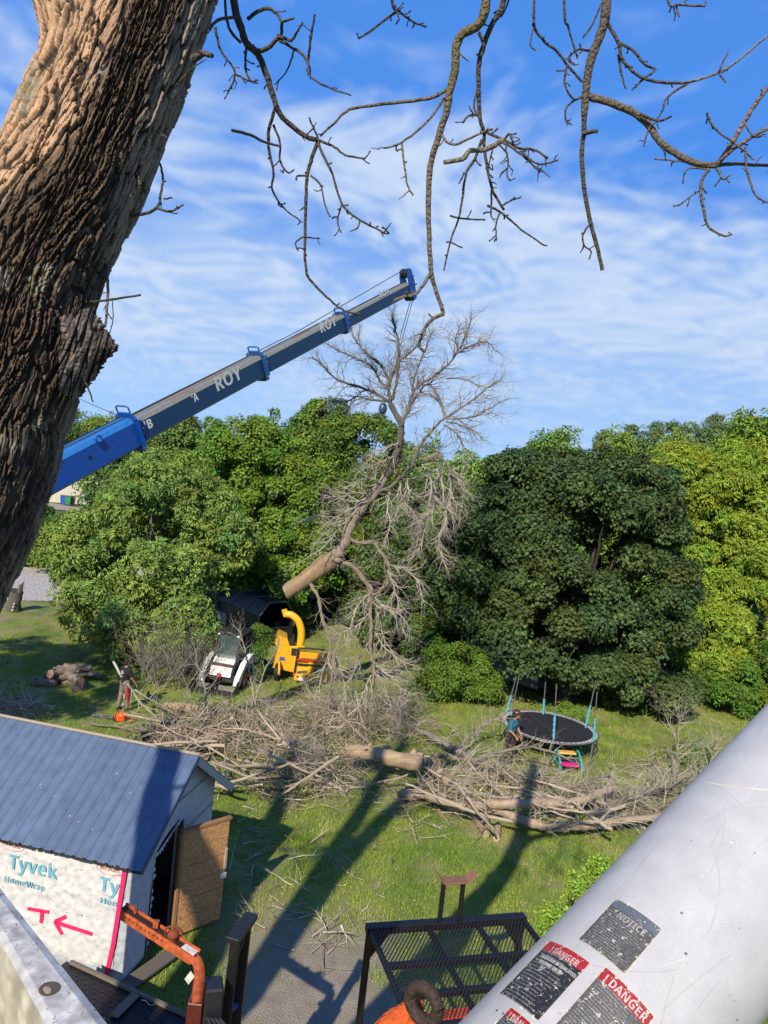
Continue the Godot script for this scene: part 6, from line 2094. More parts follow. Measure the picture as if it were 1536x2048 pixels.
func car(called: String, label: String, p: Vector3, turn: float, c: Color, pickup: bool, group: String, high := 1.5) -> void:
	var o := thing(called, label, "pickup" if pickup else "car" if high < 1.9 else "van", p, turn, group)
	var prof := [Vector2(2.15, 0.45), Vector2(2.2, 0.72), Vector2(2.1, 0.95), Vector2(1.0, 1.05), Vector2(0.45, high), Vector2(-1.0, high + 0.03), Vector2(-1.7, 1.02), Vector2(-2.15, 0.95), Vector2(-2.2, 0.45)]
	if pickup:
		prof = [Vector2(2.2, 0.5), Vector2(2.25, 0.75), Vector2(2.15, 1.12), Vector2(1.0, 1.2), Vector2(0.55, 1.72), Vector2(-0.45, 1.74), Vector2(-0.6, 1.2), Vector2(-2.4, 1.18), Vector2(-2.4, 0.5)]
	if high > 1.9:
		prof = [Vector2(2.3, 0.45), Vector2(2.35, 0.8), Vector2(2.2, 1.1), Vector2(1.5, 1.25), Vector2(0.9, high), Vector2(-2.3, high), Vector2(-2.35, 0.45)]
	pc("body", o, c, "gloss", func(m):
		m.prism(Transform3D(Basis(Vector3.UP, -PI / 2), Vector3.ZERO), PackedVector2Array(prof), 1.72))
	pc("side_window", o, Color(0.012, 0.015, 0.016), "gloss", func(m):
		for s in [-0.868, 0.868]:
			m.box(T(s, high * 0.82, -0.15 if not pickup else 0.05), Vector3(0.012, 0.34, 1.2 if not pickup else 0.8), 0.0)
		m.quad(Vector3(-0.72, 1.1 if not pickup else 1.24, 0.98), Vector3(0.72, 1.1 if not pickup else 1.24, 0.98), Vector3(0.66, high - 0.04 if not pickup else 1.68, 0.62), Vector3(-0.66, high - 0.04 if not pickup else 1.68, 0.62)))
	pc("door_seam", o, c * 0.3, "matte", func(m):
		for s in [-0.866, 0.866]:
			for z in [0.7, -0.25, -1.1]:
				m.box(T(s, 0.78, z), Vector3(0.008, 0.55, 0.02), 0.0)
			m.box(T(s, 1.0, -0.2), Vector3(0.012, 0.03, 3.6), 0.0)
			m.box(T(s, 0.5, -0.2), Vector3(0.012, 0.05, 3.6), 0.0))
	pc("bumper", o, Color(0.5, 0.5, 0.5), "steel", func(m):
		m.box(T(0, 0.55, 2.28), Vector3(1.76, 0.18, 0.12), 0.03)
		m.box(T(0, 0.55, -2.36), Vector3(1.76, 0.16, 0.1), 0.03))
	pc("grille", o, Color(0.3, 0.3, 0.3), "steel", func(m):
		for k in 4:
			m.box(T(0, 0.76 + k * 0.08, 2.22), Vector3(1.0, 0.03, 0.06), 0.005))
	for s in [-0.66, 0.66]:
		pc("headlight", o, Color(0.75, 0.75, 0.72), "gloss", func(m):
			m.box(T(s, 0.88, 2.2), Vector3(0.3, 0.2, 0.08), 0.03))
		pc("fog_lamp", o, Color(0.6, 0.6, 0.58), "gloss", func(m):
			m.ball(T(s, 0.58, 2.35), Vector3(0.08, 0.08, 0.03), 5, 8))
	for z in [1.35, -1.4]:
		for s in [-0.78, 0.78]:
			wheel(o, Vector3(s, 0.36, z), Vector3.RIGHT, 0.36, 0.22, Color(0.16, 0.16, 0.16))

# ---- trampoline and step stool ----
func trampoline_corner() -> void:
	rng.seed = 21
	var tc := gp(1098, 1453, 0.86)
	tc.y = 0
	var R := 1.66
	var h := 0.86
	var o := thing("trampoline", "round black trampoline with teal sleeved poles in front of the maple", "trampoline", tc)
	pc("mat", o, Color(0.012, 0.012, 0.013), "matte", func(m):
		m.tube(PackedVector3Array([Vector3(0, h - 0.012, 0), Vector3(0, h, 0)]), PackedFloat32Array([R * 0.9, R * 0.9]), 48))
	pc("mat_seam", o, Color(0.05, 0.05, 0.05), "matte", func(m):
		m.bar(Vector3(-0.5, h + 0.006, -1.4), Vector3(0.25, h + 0.006, 1.4), 0.03, 0.006))
	pc("frame", o, Color(0.3, 0.3, 0.3), "steel", func(m):
		m.torus(Transform3D(Basis(Vector3.RIGHT, PI / 2), Vector3(0, h, 0)), R, 0.022, 48, 8))
	var sm := MB.new()
	sm.col = Color(0.42, 0.42, 0.41)
	for k in 144:
		var a := TAU * k / 144.0
		var b := a + (0.05 if k % 2 == 0 else -0.05)
		sm.rod(Vector3(cos(a), 0, sin(a)) * R + Vector3(0, h + 0.005, 0), Vector3(cos(b), 0, sin(b)) * R * 0.9 + Vector3(0, h + 0.004, 0), 0.014, 5)
	for k in 48:
		var a := TAU * k / 48.0
		sm.bar(Vector3(cos(a), 0, sin(a)) * R * 0.905 + Vector3(0, h + 0.008, 0), Vector3(cos(a + 0.09), 0, sin(a + 0.09)) * R * 0.905 + Vector3(0, h + 0.008, 0), 0.035, 0.01)
	part("springs", sm.mesh(), mats["matte"], o, "", "stuff")
	for k in 4:
		pc("leg", o, Color(0.4, 0.4, 0.4), "steel", func(m):
			var a0 := TAU * k / 4.0 + 0.45
			var p := []
			for s in [-0.3, 0.3]:
				p.append(Vector3(cos(a0 + s), 0, sin(a0 + s)) * R)
			m.rod(p[0] + Vector3(0, h, 0), p[0] + Vector3(0, 0.04, 0), 0.02)
			m.rod(p[1] + Vector3(0, h, 0), p[1] + Vector3(0, 0.04, 0), 0.02)
			m.rod(p[0] + Vector3(0, 0.03, 0), p[1] + Vector3(0, 0.03, 0), 0.02))
	var poles := [[1013, 1424, 1033, 1352], [1022, 1430, 1038, 1352], [1086, 1428, 1091, 1364], [1107, 1478, 1113, 1368], [1171, 1455, 1192, 1361], [1187, 1481, 1194, 1384]]
	for q in poles:
		var foot := gp(q[0], q[1], h) - tc
		var dep := (foot + tc - EYE).dot(fwd)
		var top := at(q[2], q[3], dep - 0.1) - tc
		var low := foot + (foot - top) * 0.18
		low.y = maxf(low.y, 0.05)
		var pole := pc("pole", o, Color(0.45, 0.44, 0.42), "steel", func(m):
			m.rod(low, top, 0.02, 8))
		var bulges := PackedVector3Array()
		var rr := PackedFloat32Array()
		for k in 15:
			bulges.append(foot.lerp(top, lerpf(-0.06, 0.46 if q[0] != 1022 else 0.1, k / 14.0)))
			rr.append(0.042 + 0.014 * sin(k * 2.3) + ru(-0.006, 0.006))
		var fm := MB.new()
		fm.col = Color(0.1, 0.42, 0.55)
		fm.tube(bulges, rr, 9)
		part("foam_sleeve", fm.mesh(), mats["cloth"], pole)
	var sk := MB.new()
	sk.col = Color(0.1, 0.09, 0.09)
	for k in 10:
		var a := ru(0.3, 2.6)
		sk.rod(Vector3(cos(a) * R, h, sin(a) * R), Vector3(cos(a) * R * 0.97, 0.1, sin(a) * R * 0.97), 0.01, 5)
	# step stool
	var sp := gp(1134, 1540)
	var t := thing("step_stool", "child's plastic step with yellow top, pink tread and teal frame", "step stool", sp, 0.12)
	pc("top_step", t, Color(0.75, 0.42, 0.12), "paint", func(m):
		m.box(T(-0.03, 0.52, -0.18), Vector3(0.62, 0.06, 0.26), 0.02))
	pc("tread", t, Color(0.72, 0.015, 0.24), "paint", func(m):
		m.box(T(0.02, 0.24, 0.12), Vector3(0.56, 0.06, 0.28), 0.02))
	for s in [-0.36, 0.36]:
		pc("side_frame", t, Color(0.02, 0.3, 0.29), "paint", func(m):
			m.tube(curve([Vector3(s, 0.02, 0.34), Vector3(s, 0.28, 0.28), Vector3(s, 0.52, 0.0), Vector3(s, 0.56, -0.26), Vector3(s, 0.04, -0.42)], 4), taper(17, 0.035, 0.035), 8)
			m.bar(Vector3(s, 0.24, 0.28), Vector3(s, 0.24, -0.36), 0.05, 0.05, 0.01))
	pc("shelf", t, Color(0.03, 0.03, 0.04), "matte", func(m):
		m.box(T(0, 0.34, -0.1), Vector3(0.55, 0.08, 0.08), 0.01))

# ---- people ----
func body_mesh(bones: Array, cell: float, k: float, mb: MB) -> void:
	# joins tapered capsules smoothly and meshes the field as surface nets; bones: [a, b, ra, rb, colour]
	var lo := Vector3.ONE * 99.0
	var hi := -lo
	for b in bones:
		var r: float = maxf(b[2], b[3]) + cell * 2.5
		for e in 2:
			lo = lo.min(b[e] - Vector3.ONE * r)
			hi = hi.max(b[e] + Vector3.ONE * r)
	var nx := int((hi.x - lo.x) / cell) + 2
	var ny := int((hi.y - lo.y) / cell) + 2
	var nzz := int((hi.z - lo.z) / cell) + 2
	var f := PackedFloat32Array()
	f.resize(nx * ny * nzz)
	f.fill(1.0)
	for b in bones:
		var a: Vector3 = b[0]
		var ab: Vector3 = b[1] - a
		var l2 := maxf(ab.length_squared(), 1e-8)
		var r: float = maxf(b[2], b[3]) + k + cell * 2.0
		var i0 := Vector3i(((b[0].min(b[1]) - Vector3.ONE * r) - lo) / cell).max(Vector3i.ZERO)
		var i1 := Vector3i(((b[0].max(b[1]) + Vector3.ONE * r) - lo) / cell) + Vector3i.ONE
		for z in range(i0.z, mini(i1.z, nzz)):
			for y in range(i0.y, mini(i1.y, ny)):
				for x in range(i0.x, mini(i1.x, nx)):
					var p := lo + Vector3(x, y, z) * cell
					var t := clampf((p - a).dot(ab) / l2, 0.0, 1.0)
					var d: float = (p - a - ab * t).length() - lerpf(b[2], b[3], t)
					var id := (z * ny + y) * nx + x
					var o := f[id]
					var hh := maxf(k - absf(o - d), 0.0) / k
					f[id] = minf(o, d) - hh * hh * k * 0.25
	var at_ := {}
	var sy := nx
	var sz := nx * ny
	for z in nzz - 1:
		for y in ny - 1:
			for x in nx - 1:
				var id := z * sz + y * sy + x
				var s := 0
				var off := [0, 1, sy, sy + 1, sz, sz + 1, sz + sy, sz + sy + 1]
				for q in 8:
					if f[id + off[q]] < 0.0:
						s += 1
				if s == 0 or s == 8:
					continue
				var c := Vector3.ZERO
				var n := 0
				for e in [[0, 1], [2, 3], [4, 5], [6, 7], [0, 2], [1, 3], [4, 6], [5, 7], [0, 4], [1, 5], [2, 6], [3, 7]]:
					var u := f[id + off[e[0]]]
					var v := f[id + off[e[1]]]
					if (u < 0.0) != (v < 0.0):
						var t := u / (u - v)
						var pa := Vector3(e[0] & 1, (e[0] >> 1) & 1, e[0] >> 2)
						var pb := Vector3(e[1] & 1, (e[1] >> 1) & 1, e[1] >> 2)
						c += pa.lerp(pb, t)
						n += 1
				c /= n
				var p := lo + (Vector3(x, y, z) + c) * cell
				var g := Vector3(f[id + 1] - f[id] + f[id + sy + sz + 1] - f[id + sy + sz], f[id + sy] - f[id] + f[id + sy + sz + 1] - f[id + sz + 1], f[id + sz] - f[id] + f[id + sy + sz + 1] - f[id + sy + 1]).normalized()
				var best := 9.0
				for b in bones:
					var ab: Vector3 = b[1] - b[0]
					var t := clampf((p - b[0]).dot(ab) / maxf(ab.length_squared(), 1e-8), 0.0, 1.0)
					var d: float = (p - b[0] - ab * t).length() - lerpf(b[2], b[3], t)
					if d < best:
						best = d
						mb.col = b[4]
				at_[id] = mb.vert(p, g)
	for id in at_.keys():
		for ax in 3:
			var st: int = [1, sy, sz][ax]
			var u: int = [sy, sz, 1][ax]
			var v: int = [sz, 1, sy][ax]
			if (f[id] < 0.0) != (f[id + st] < 0.0) and at_.has(id - u) and at_.has(id - v) and at_.has(id - u - v):
				mb.i.append_array([at_[id], at_[id - u], at_[id - u - v], at_[id], at_[id - u - v], at_[id - v]])
func hand_bones(wrist: Vector3, along: Vector3, palm: Vector3, curl: float, c: Color, left := 1.0) -> Array:
	# palm, four fingers and a thumb; palm = the way the palm faces
	var d := along.normalized()
	var n := (palm - d * palm.dot(d)).normalized()
	var s := d.cross(n) * left
	var out := []
	for k in 4:
		var b := wrist + d * 0.085 + s * (k - 1.5) * 0.021
		out.append([wrist + d * 0.02 + s * (k - 1.5) * 0.014, b, 0.016, 0.013, c])
		var l: float = [0.034, 0.04, 0.037, 0.028][k]
		var q := b
		var dir := d
		for j in 3:
			dir = dir.rotated(s * left if true else s, 0.0)
			dir = (dir * cos(curl) + n * sin(curl)).normalized()
			var e := q + dir * l * (1.0 - 0.18 * j)
			out.append([q, e, 0.0105 - 0.001 * j, 0.0095 - 0.001 * j, c])
			q = e
			n = (n - dir * n.dot(dir)).normalized()
		n = (palm - d * palm.dot(d)).normalized()
	var t0 := wrist + d * 0.03 - s * 0.03
	var t1 := t0 + (d * 0.6 - s * 0.5 + n * 0.5).normalized() * 0.045
	out.append([t0, t1, 0.0135, 0.0115, c])
	out.append([t1, t1 + (d * 0.5 + n * 0.9).normalized() * 0.034, 0.011, 0.009, c])
	return out
func head_bones(c: Vector3, look: Vector3, skin: Color) -> Array:
	var z := look.normalized()
	var x := Vector3.UP.cross(z).normalized()
	var y := z.cross(x)
	var b := []
	b.append([c + y * 0.03 - z * 0.02, c + y * 0.035 + z * 0.015, 0.088, 0.08, skin])
	b.append([c - y * 0.03 + z * 0.035, c - y * 0.075 + z * 0.05, 0.058, 0.036, skin])
	b.append([c + y * 0.005 + z * 0.092, c - y * 0.022 + z * 0.108, 0.011, 0.015, skin])
	b.append([c - y * 0.05 + z * 0.083 - x * 0.018, c - y * 0.05 + z * 0.083 + x * 0.018, 0.008, 0.008, skin * Color(0.8, 0.55, 0.5)])
	for s in [-1.0, 1.0]:
		b.append([c + x * 0.083 * s + y * 0.01, c + x * 0.087 * s - y * 0.025, 0.017, 0.013, skin])
		b.append([c + x * 0.033 * s + y * 0.014 + z * 0.078, c + x * 0.033 * s + y * 0.014 + z * 0.082, 0.009, 0.009, Color(0.03, 0.02, 0.015)])
		b.append([c + x * 0.018 * s + y * 0.034 + z * 0.087, c + x * 0.05 * s + y * 0.032 + z * 0.076, 0.007, 0.006, Color(0.05, 0.03, 0.02)])
	return b
func people() -> void:
	rng.seed = 99
	var skin := Color(0.42, 0.2, 0.12)
	# the worker on the left, seen from behind
	var p := gp(245, 1421)
	var o := thing("person", "worker in dark tee shirt and grey and red trousers dragging a branch", "person", p, 2.55)
	var tee := Color(0.012, 0.013, 0.019)
	var grey := Color(0.2, 0.18, 0.155)
	var red := Color(0.5, 0.02, 0.02)
	var boot := Color(0.07, 0.045, 0.035)
	var glove := Color(0.12, 0.32, 0.05)
	var B := []
	B.append([Vector3(-0.075, 0.98, 0), Vector3(0.075, 0.98, 0), 0.125, 0.125, grey])
	B.append([Vector3(0, 1.04, 0.0), Vector3(0, 1.2, 0.01), 0.14, 0.145, tee])
	B.append([Vector3(-0.08, 1.32, 0.01), Vector3(0.08, 1.32, 0.01), 0.135, 0.135, tee])
	B.append([Vector3(-0.17, 1.44, 0), Vector3(0.17, 1.44, 0), 0.07, 0.07, tee])
	B.append([Vector3(0, 1.46, 0.0), Vector3(0, 1.56, 0.015), 0.06, 0.055, skin])
	B.append([Vector3(-0.2, 1.43, 0), Vector3(-0.245, 1.25, 0.03), 0.066, 0.06, tee])
	B.append([Vector3(-0.245, 1.26, 0.03), Vector3(-0.26, 1.17, 0.05), 0.046, 0.043, skin])
	B.append([Vector3(-0.26, 1.17, 0.05), Vector3(-0.31, 0.96, 0.2), 0.043, 0.031, skin])
	B.append([Vector3(0.2, 1.43, 0), Vector3(0.25, 1.25, 0.06), 0.066, 0.06, tee])
	B.append([Vector3(0.25, 1.25, 0.06), Vector3(0.24, 1.16, 0.1), 0.046, 0.043, skin])
	B.append([Vector3(0.24, 1.16, 0.1), Vector3(0.14, 1.04, 0.28), 0.043, 0.031, skin])
	for s in [-1.0, 1.0]:
		var zf := 0.07 if s < 0 else -0.06
		B.append([Vector3(0.09 * s, 0.92, 0), Vector3(0.12 * s, 0.52, 0.03 + zf * 0.5), 0.105, 0.078, grey])
		B.append([Vector3(0.16 * s, 0.86, -0.01), Vector3(0.165 * s, 0.2, zf), 0.05, 0.045, red])
		B.append([Vector3(0.12 * s, 0.52, 0.03 + zf * 0.5), Vector3(0.135 * s, 0.16, zf - 0.03), 0.078, 0.07, grey])
		B.append([Vector3(0.135 * s, 0.17, zf - 0.03), Vector3(0.135 * s, 0.08, zf - 0.03), 0.062, 0.055, boot])
		B.append([Vector3(0.135 * s, 0.045, zf - 0.06), Vector3(0.15 * s, 0.04, zf + 0.13), 0.048, 0.042, boot])
	var mb := MB.new()
	body_mesh(B, 0.016, 0.03, mb)
	body_mesh(head_bones(Vector3(0, 1.66, 0.04), Vector3(-0.5, -0.1, 1), skin), 0.006, 0.014, mb)
	body_mesh(hand_bones(Vector3(-0.31, 0.95, 0.21), Vector3(-0.1, -0.6, 0.75), Vector3(0.6, -0.5, -0.3), 0.75, glove, -1.0), 0.0055, 0.008, mb)
	body_mesh(hand_bones(Vector3(0.14, 1.035, 0.285), Vector3(-0.5, -0.5, 0.7), Vector3(-0.5, -0.3, -0.5), 0.75, glove, 1.0), 0.0055, 0.008, mb)
	part("body", mb.mesh(), mats["cloth"], o)
	pc("hair", o, Color(0.018, 0.012, 0.009), "cloth", func(m):
		m.ball(T(0.005, 1.7, 0.012), Vector3(0.099, 0.085, 0.105), 9, 14)
		m.ball(T(0.012, 1.64, -0.045), Vector3(0.08, 0.08, 0.058), 7, 12))
	pc("shirt_print", o, Color(0.5, 0.52, 0.55), "matte", func(m):
		for k in 9:
			var t := TAU * k / 9.0 + 0.4
			m.bar(Vector3(0.055 * cos(t) + 0.01, 1.34 + 0.055 * sin(t), -0.142), Vector3(0.055 * cos(t + 0.6) + 0.01, 1.34 + 0.055 * sin(t + 0.6), -0.142), 0.022, 0.008, 0.0, Vector3.FORWARD)
		m.bar(Vector3(-0.03, 1.3, -0.146), Vector3(0.04, 1.36, -0.142), 0.02, 0.008, 0.0, Vector3.FORWARD)
		m.bar(Vector3(-0.06, 1.22, -0.15), Vector3(0.05, 1.2, -0.15), 0.02, 0.008, 0.0, Vector3.FORWARD))
	pc("trouser_patch", o, Color(0.45, 0.44, 0.42), "cloth", func(m):
		for s in [-1.0, 1.0]:
			m.bar(Vector3(0.08 * s, 0.28, -0.09), Vector3(0.17 * s, 0.25, -0.085), 0.02, 0.07, 0.004, Vector3.FORWARD)
			m.bar(Vector3(0.1 * s, 0.62, -0.075), Vector3(0.13 * s, 0.45, -0.07), 0.07, 0.02, 0.004, Vector3.FORWARD))
	var st := MB.new()
	st.col = Color(0.5, 0.5, 0.47)
	var g := p + Vector3(0, 1.05, 0)
	var a := at(227, 1323, (g - EYE).dot(fwd) + 0.2)
	var b := at(241, 1350, (g - EYE).dot(fwd) - 0.02)
	st.tube(PackedVector3Array([a, a.lerp(b, 0.5) + Vector3(0.01, 0, 0), b]), PackedFloat32Array([0.04, 0.045, 0.035]), 9)
	st.rod(b, at(252, 1378, (g - EYE).dot(fwd) - 0.1), 0.02, 6)
	single("cut_branch", st, mats["wood"], "short grey cut branch held against the worker's left side", "branch", a)
	# the worker by the trampoline
	p = gp(1014, 1524)
	o = thing("person", "worker in teal shirt and brown helmet standing beside the trampoline", "person", p, 0.95)
	var teal := Color(0.02, 0.16, 0.23)
	var dk := Color(0.035, 0.026, 0.024)
	B = []
	B.append([Vector3(-0.075, 0.94, -0.02), Vector3(0.075, 0.94, -0.02), 0.125, 0.125, dk])
	B.append([Vector3(0, 1.0, -0.02), Vector3(0, 1.17, 0.02), 0.14, 0.145, teal])
	B.append([Vector3(-0.08, 1.29, 0.05), Vector3(0.08, 1.29, 0.05), 0.135, 0.135, teal])
	B.append([Vector3(-0.17, 1.41, 0.07), Vector3(0.17, 1.41, 0.07), 0.07, 0.07, teal])
	B.append([Vector3(0, 1.44, 0.08), Vector3(0, 1.53, 0.11), 0.06, 0.055, skin])
	B.append([Vector3(-0.2, 1.4, 0.07), Vector3(-0.25, 1.21, 0.09), 0.066, 0.058, teal])
	B.append([Vector3(-0.25, 1.21, 0.09), Vector3(-0.26, 1.13, 0.11), 0.046, 0.043, skin])
	B.append([Vector3(-0.26, 1.13, 0.11), Vector3(-0.18, 0.98, 0.28), 0.043, 0.031, skin])
	B.append([Vector3(0.2, 1.4, 0.07), Vector3(0.26, 1.21, 0.08), 0.066, 0.058, teal])
	B.append([Vector3(0.26, 1.21, 0.08), Vector3(0.27, 1.13, 0.1), 0.046, 0.043, skin])
	B.append([Vector3(0.27, 1.13, 0.1), Vector3(0.2, 0.96, 0.27), 0.043, 0.031, skin])
	for s in [-1.0, 1.0]:
		var zf := 0.1 if s > 0 else -0.12
		B.append([Vector3(0.09 * s, 0.9, -0.02), Vector3(0.11 * s, 0.5, 0.05 + zf * 0.6), 0.105, 0.075, dk])
		B.append([Vector3(0.11 * s, 0.5, 0.05 + zf * 0.6), Vector3(0.12 * s, 0.16, zf - 0.04), 0.075, 0.062, dk])
		B.append([Vector3(0.12 * s, 0.17, zf - 0.04), Vector3(0.12 * s, 0.08, zf - 0.04), 0.058, 0.052, boot])
		B.append([Vector3(0.12 * s, 0.045, zf - 0.07), Vector3(0.135 * s, 0.04, zf + 0.12), 0.046, 0.042, boot])
	mb = MB.new()
	body_mesh(B, 0.016, 0.03, mb)
	body_mesh(head_bones(Vector3(0, 1.63, 0.14), Vector3(0, -0.15, 1), skin), 0.006, 0.014, mb)
	body_mesh(hand_bones(Vector3(-0.18, 0.975, 0.285), Vector3(0.1, -0.8, 0.5), Vector3(0.8, -0.1, -0.3), 0.5, skin, -1.0), 0.0055, 0.008, mb)
	body_mesh(hand_bones(Vector3(0.2, 0.955, 0.275), Vector3(-0.1, -0.8, 0.5), Vector3(-0.8, -0.1, -0.3), 0.5, skin, 1.0), 0.0055, 0.008, mb)
	part("body", mb.mesh(), mats["cloth"], o)
	pc("helmet", o, Color(0.09, 0.03, 0.028), "gloss", func(m):
		m.ball(T(0, 1.7, 0.12), Vector3(0.125, 0.105, 0.14), 10, 16)
		m.box(Transform3D(Basis(Vector3.RIGHT, 0.25), Vector3(0, 1.68, 0.255)), Vector3(0.16, 0.015, 0.1), 0.005))
	pc("ear_defender", o, Color(0.03, 0.03, 0.03), "matte", func(m):
		for s in [-0.115, 0.115]:
			m.ball(T(s, 1.63, 0.125), Vector3(0.035, 0.055, 0.045), 6, 10))

# ---- the lift we stand in and the truck below ----
var ba := Vector3.ZERO
var bd := Vector3.ZERO
var be1 := Vector3.ZERO
var be2 := Vector3.ZERO
var br := 0.149
func on_boom(a: float, th: float, lift := 0.0) -> Vector3:
	return ba + bd * a + (be1 * cos(th) + be2 * sin(th)) * (br + lift)
func boom_at(x: float, y: float) -> Vector2:
	# (distance along the boom, angle round it) where a sight line meets it
	var d := ray(x, y).normalized()
	var m := EYE - ba
	var dd := d - bd * d.dot(bd)
	var mm := m - bd * m.dot(bd)
	var A := dd.dot(dd)
	var Bq := dd.dot(mm)
	var C := mm.dot(mm) - br * br
	var t := (-Bq - sqrt(maxf(Bq * Bq - A * C, 0.0))) / A
	var q := EYE + d * t - ba
	return Vector2(q.dot(bd), atan2(q.dot(be2), q.dot(be1)))
func bent(parent: Node3D, s: String, c: Color, h: float, a: float, th0: float, th1: float, lift: float) -> void:
	# raised lettering wrapped round the boom, from angle th0 to th1
	var tm := lettering(s, h, 0.0004)
	var src := tm.get_mesh_arrays()
	var v: PackedVector3Array = src[Mesh.ARRAY_VERTEX]
	var bb := tm.get_aabb()
	var mb := MB.new()
	mb.col = c
	var id: PackedInt32Array = src[Mesh.ARRAY_INDEX] if src[Mesh.ARRAY_INDEX] != null else PackedInt32Array(range(v.size()))
	for k in range(0, id.size(), 3):
		var q := []
		for m in 3:
			var p := v[id[k + m]]
			var f := (p.x - bb.position.x) / maxf(bb.size.x, 0.001)
			q.append(on_boom(a + p.y, lerpf(th0, th1, f), lift + p.z))
		mb.tri(q[0], q[1], q[2])
	part("lettering", mb.mesh(parent.position), mats["matte"], parent)
func sticker(parent: Node3D, tl: Vector2, tr: Vector2, bl: Vector2, brr: Vector2, head: Color, base: Color, wear: float, lines: int, sd: int) -> Array:
	var p := [boom_at(tl.x, tl.y), boom_at(tr.x, tr.y), boom_at(bl.x, bl.y), boom_at(brr.x, brr.y)]
	var a1: float = (p[0].x + p[1].x) * 0.5
	var a0: float = (p[2].x + p[3].x) * 0.5
	var t0: float = (p[0].y + p[2].y) * 0.5
	var t1: float = (p[1].y + p[3].y) * 0.5
	var w := 256
	var h := 320
	var im := Image.create(w, h, false, Image.FORMAT_RGB8)
	var n1 := noise(sd, 0.03, 4)
	var n2 := noise(sd + 1, 0.11, 3)
	var n3 := noise(sd + 2, 0.02, 2)
	for y in h:
		for x in w:
			var c := base
			var fy := float(y) / h
			var row := fy * lines
			if fy < 0.17:
				c = head
			elif lines > 0:
				var on := fmod(row, 1.0) > 0.42 and fmod(row, 1.0) < 0.78
				var long := x > 16 and x < w - 20 - int(60.0 * absf(sin(floor(row) * 12.9)))
				if on and long and n2.get_noise_2d(x * 2.2, floor(row) * 40.0) > -0.12:
					c = c.lerp(Color(0.55, 0.55, 0.54), 0.75)
			var streak := n2.get_noise_2d(x * 0.35, y * 2.4)
			c = c.lerp(Color(0.42, 0.42, 0.41), clampf(ease01(-0.1, 0.6, streak) * wear, 0.0, 1.0))
			var e := mini(mini(x, w - 1 - x), mini(y, h - 1 - y))
			var chip := n1.get_noise_2d(x, y) * 0.8 + n2.get_noise_2d(x, y) * 0.6 + n3.get_noise_2d(x, y) * 0.4 + 0.3 * exp(-e / 5.0)
			if chip > 0.52:
				c = Color(0.72, 0.71, 0.67)
			if e < 3:
				c = Color(0.66, 0.64, 0.55)
			# rounded corners
			var cx := maxf(0.0, maxf(12.0 - x, x - (w - 13.0)))
			var cy := maxf(0.0, maxf(12.0 - y, y - (h - 13.0)))
			if cx * cx + cy * cy > 130.0:
				c = Color(0.7, 0.69, 0.62)
			im.set_pixel(x, y, c)
	var m := StandardMaterial3D.new()
	m.resource_name = "sticker_print"
	m.albedo_texture = ImageTexture.create_from_image(im)
	m.roughness = 0.5
	var mb := MB.new()
	var nx := 14
	for j in 2:
		for i in nx + 1:
			var th := lerpf(t0, t1, float(i) / nx)
			var a := lerpf(a1, a0, float(j))
			mb.vert(on_boom(a, th, 0.0007), be1 * cos(th) + be2 * sin(th), Vector2(float(i) / nx, j))
	for i in nx:
		mb.i.append_array([i, i + nx + 1, i + 1, i + 1, i + nx + 1, i + nx + 2])
	part("sticker", mb.mesh(parent.position), m, parent)
	# worn glue margin round it
	var gl := MB.new()
	gl.col = Color(0.6, 0.57, 0.47)
	for k in 6:
		var f := rng.randf()
		var q = [[a1, lerpf(t0, t1, f)], [a0, lerpf(t0, t1, f)], [lerpf(a0, a1, f), t0], [lerpf(a0, a1, f), t1]][k % 4]
		gl.ball(Transform3D(Basis(be2, be1, bd), on_boom(q[0] + ru(-0.002, 0.002), q[1] + ru(-0.012, 0.012), 0.0)), Vector3(ru(0.001, 0.004), 0.0006, ru(0.001, 0.004)), 3, 6)
	part("glue_margin", gl.mesh(parent.position), mats["matte"], parent)
	return [a0, a1, t0, t1]
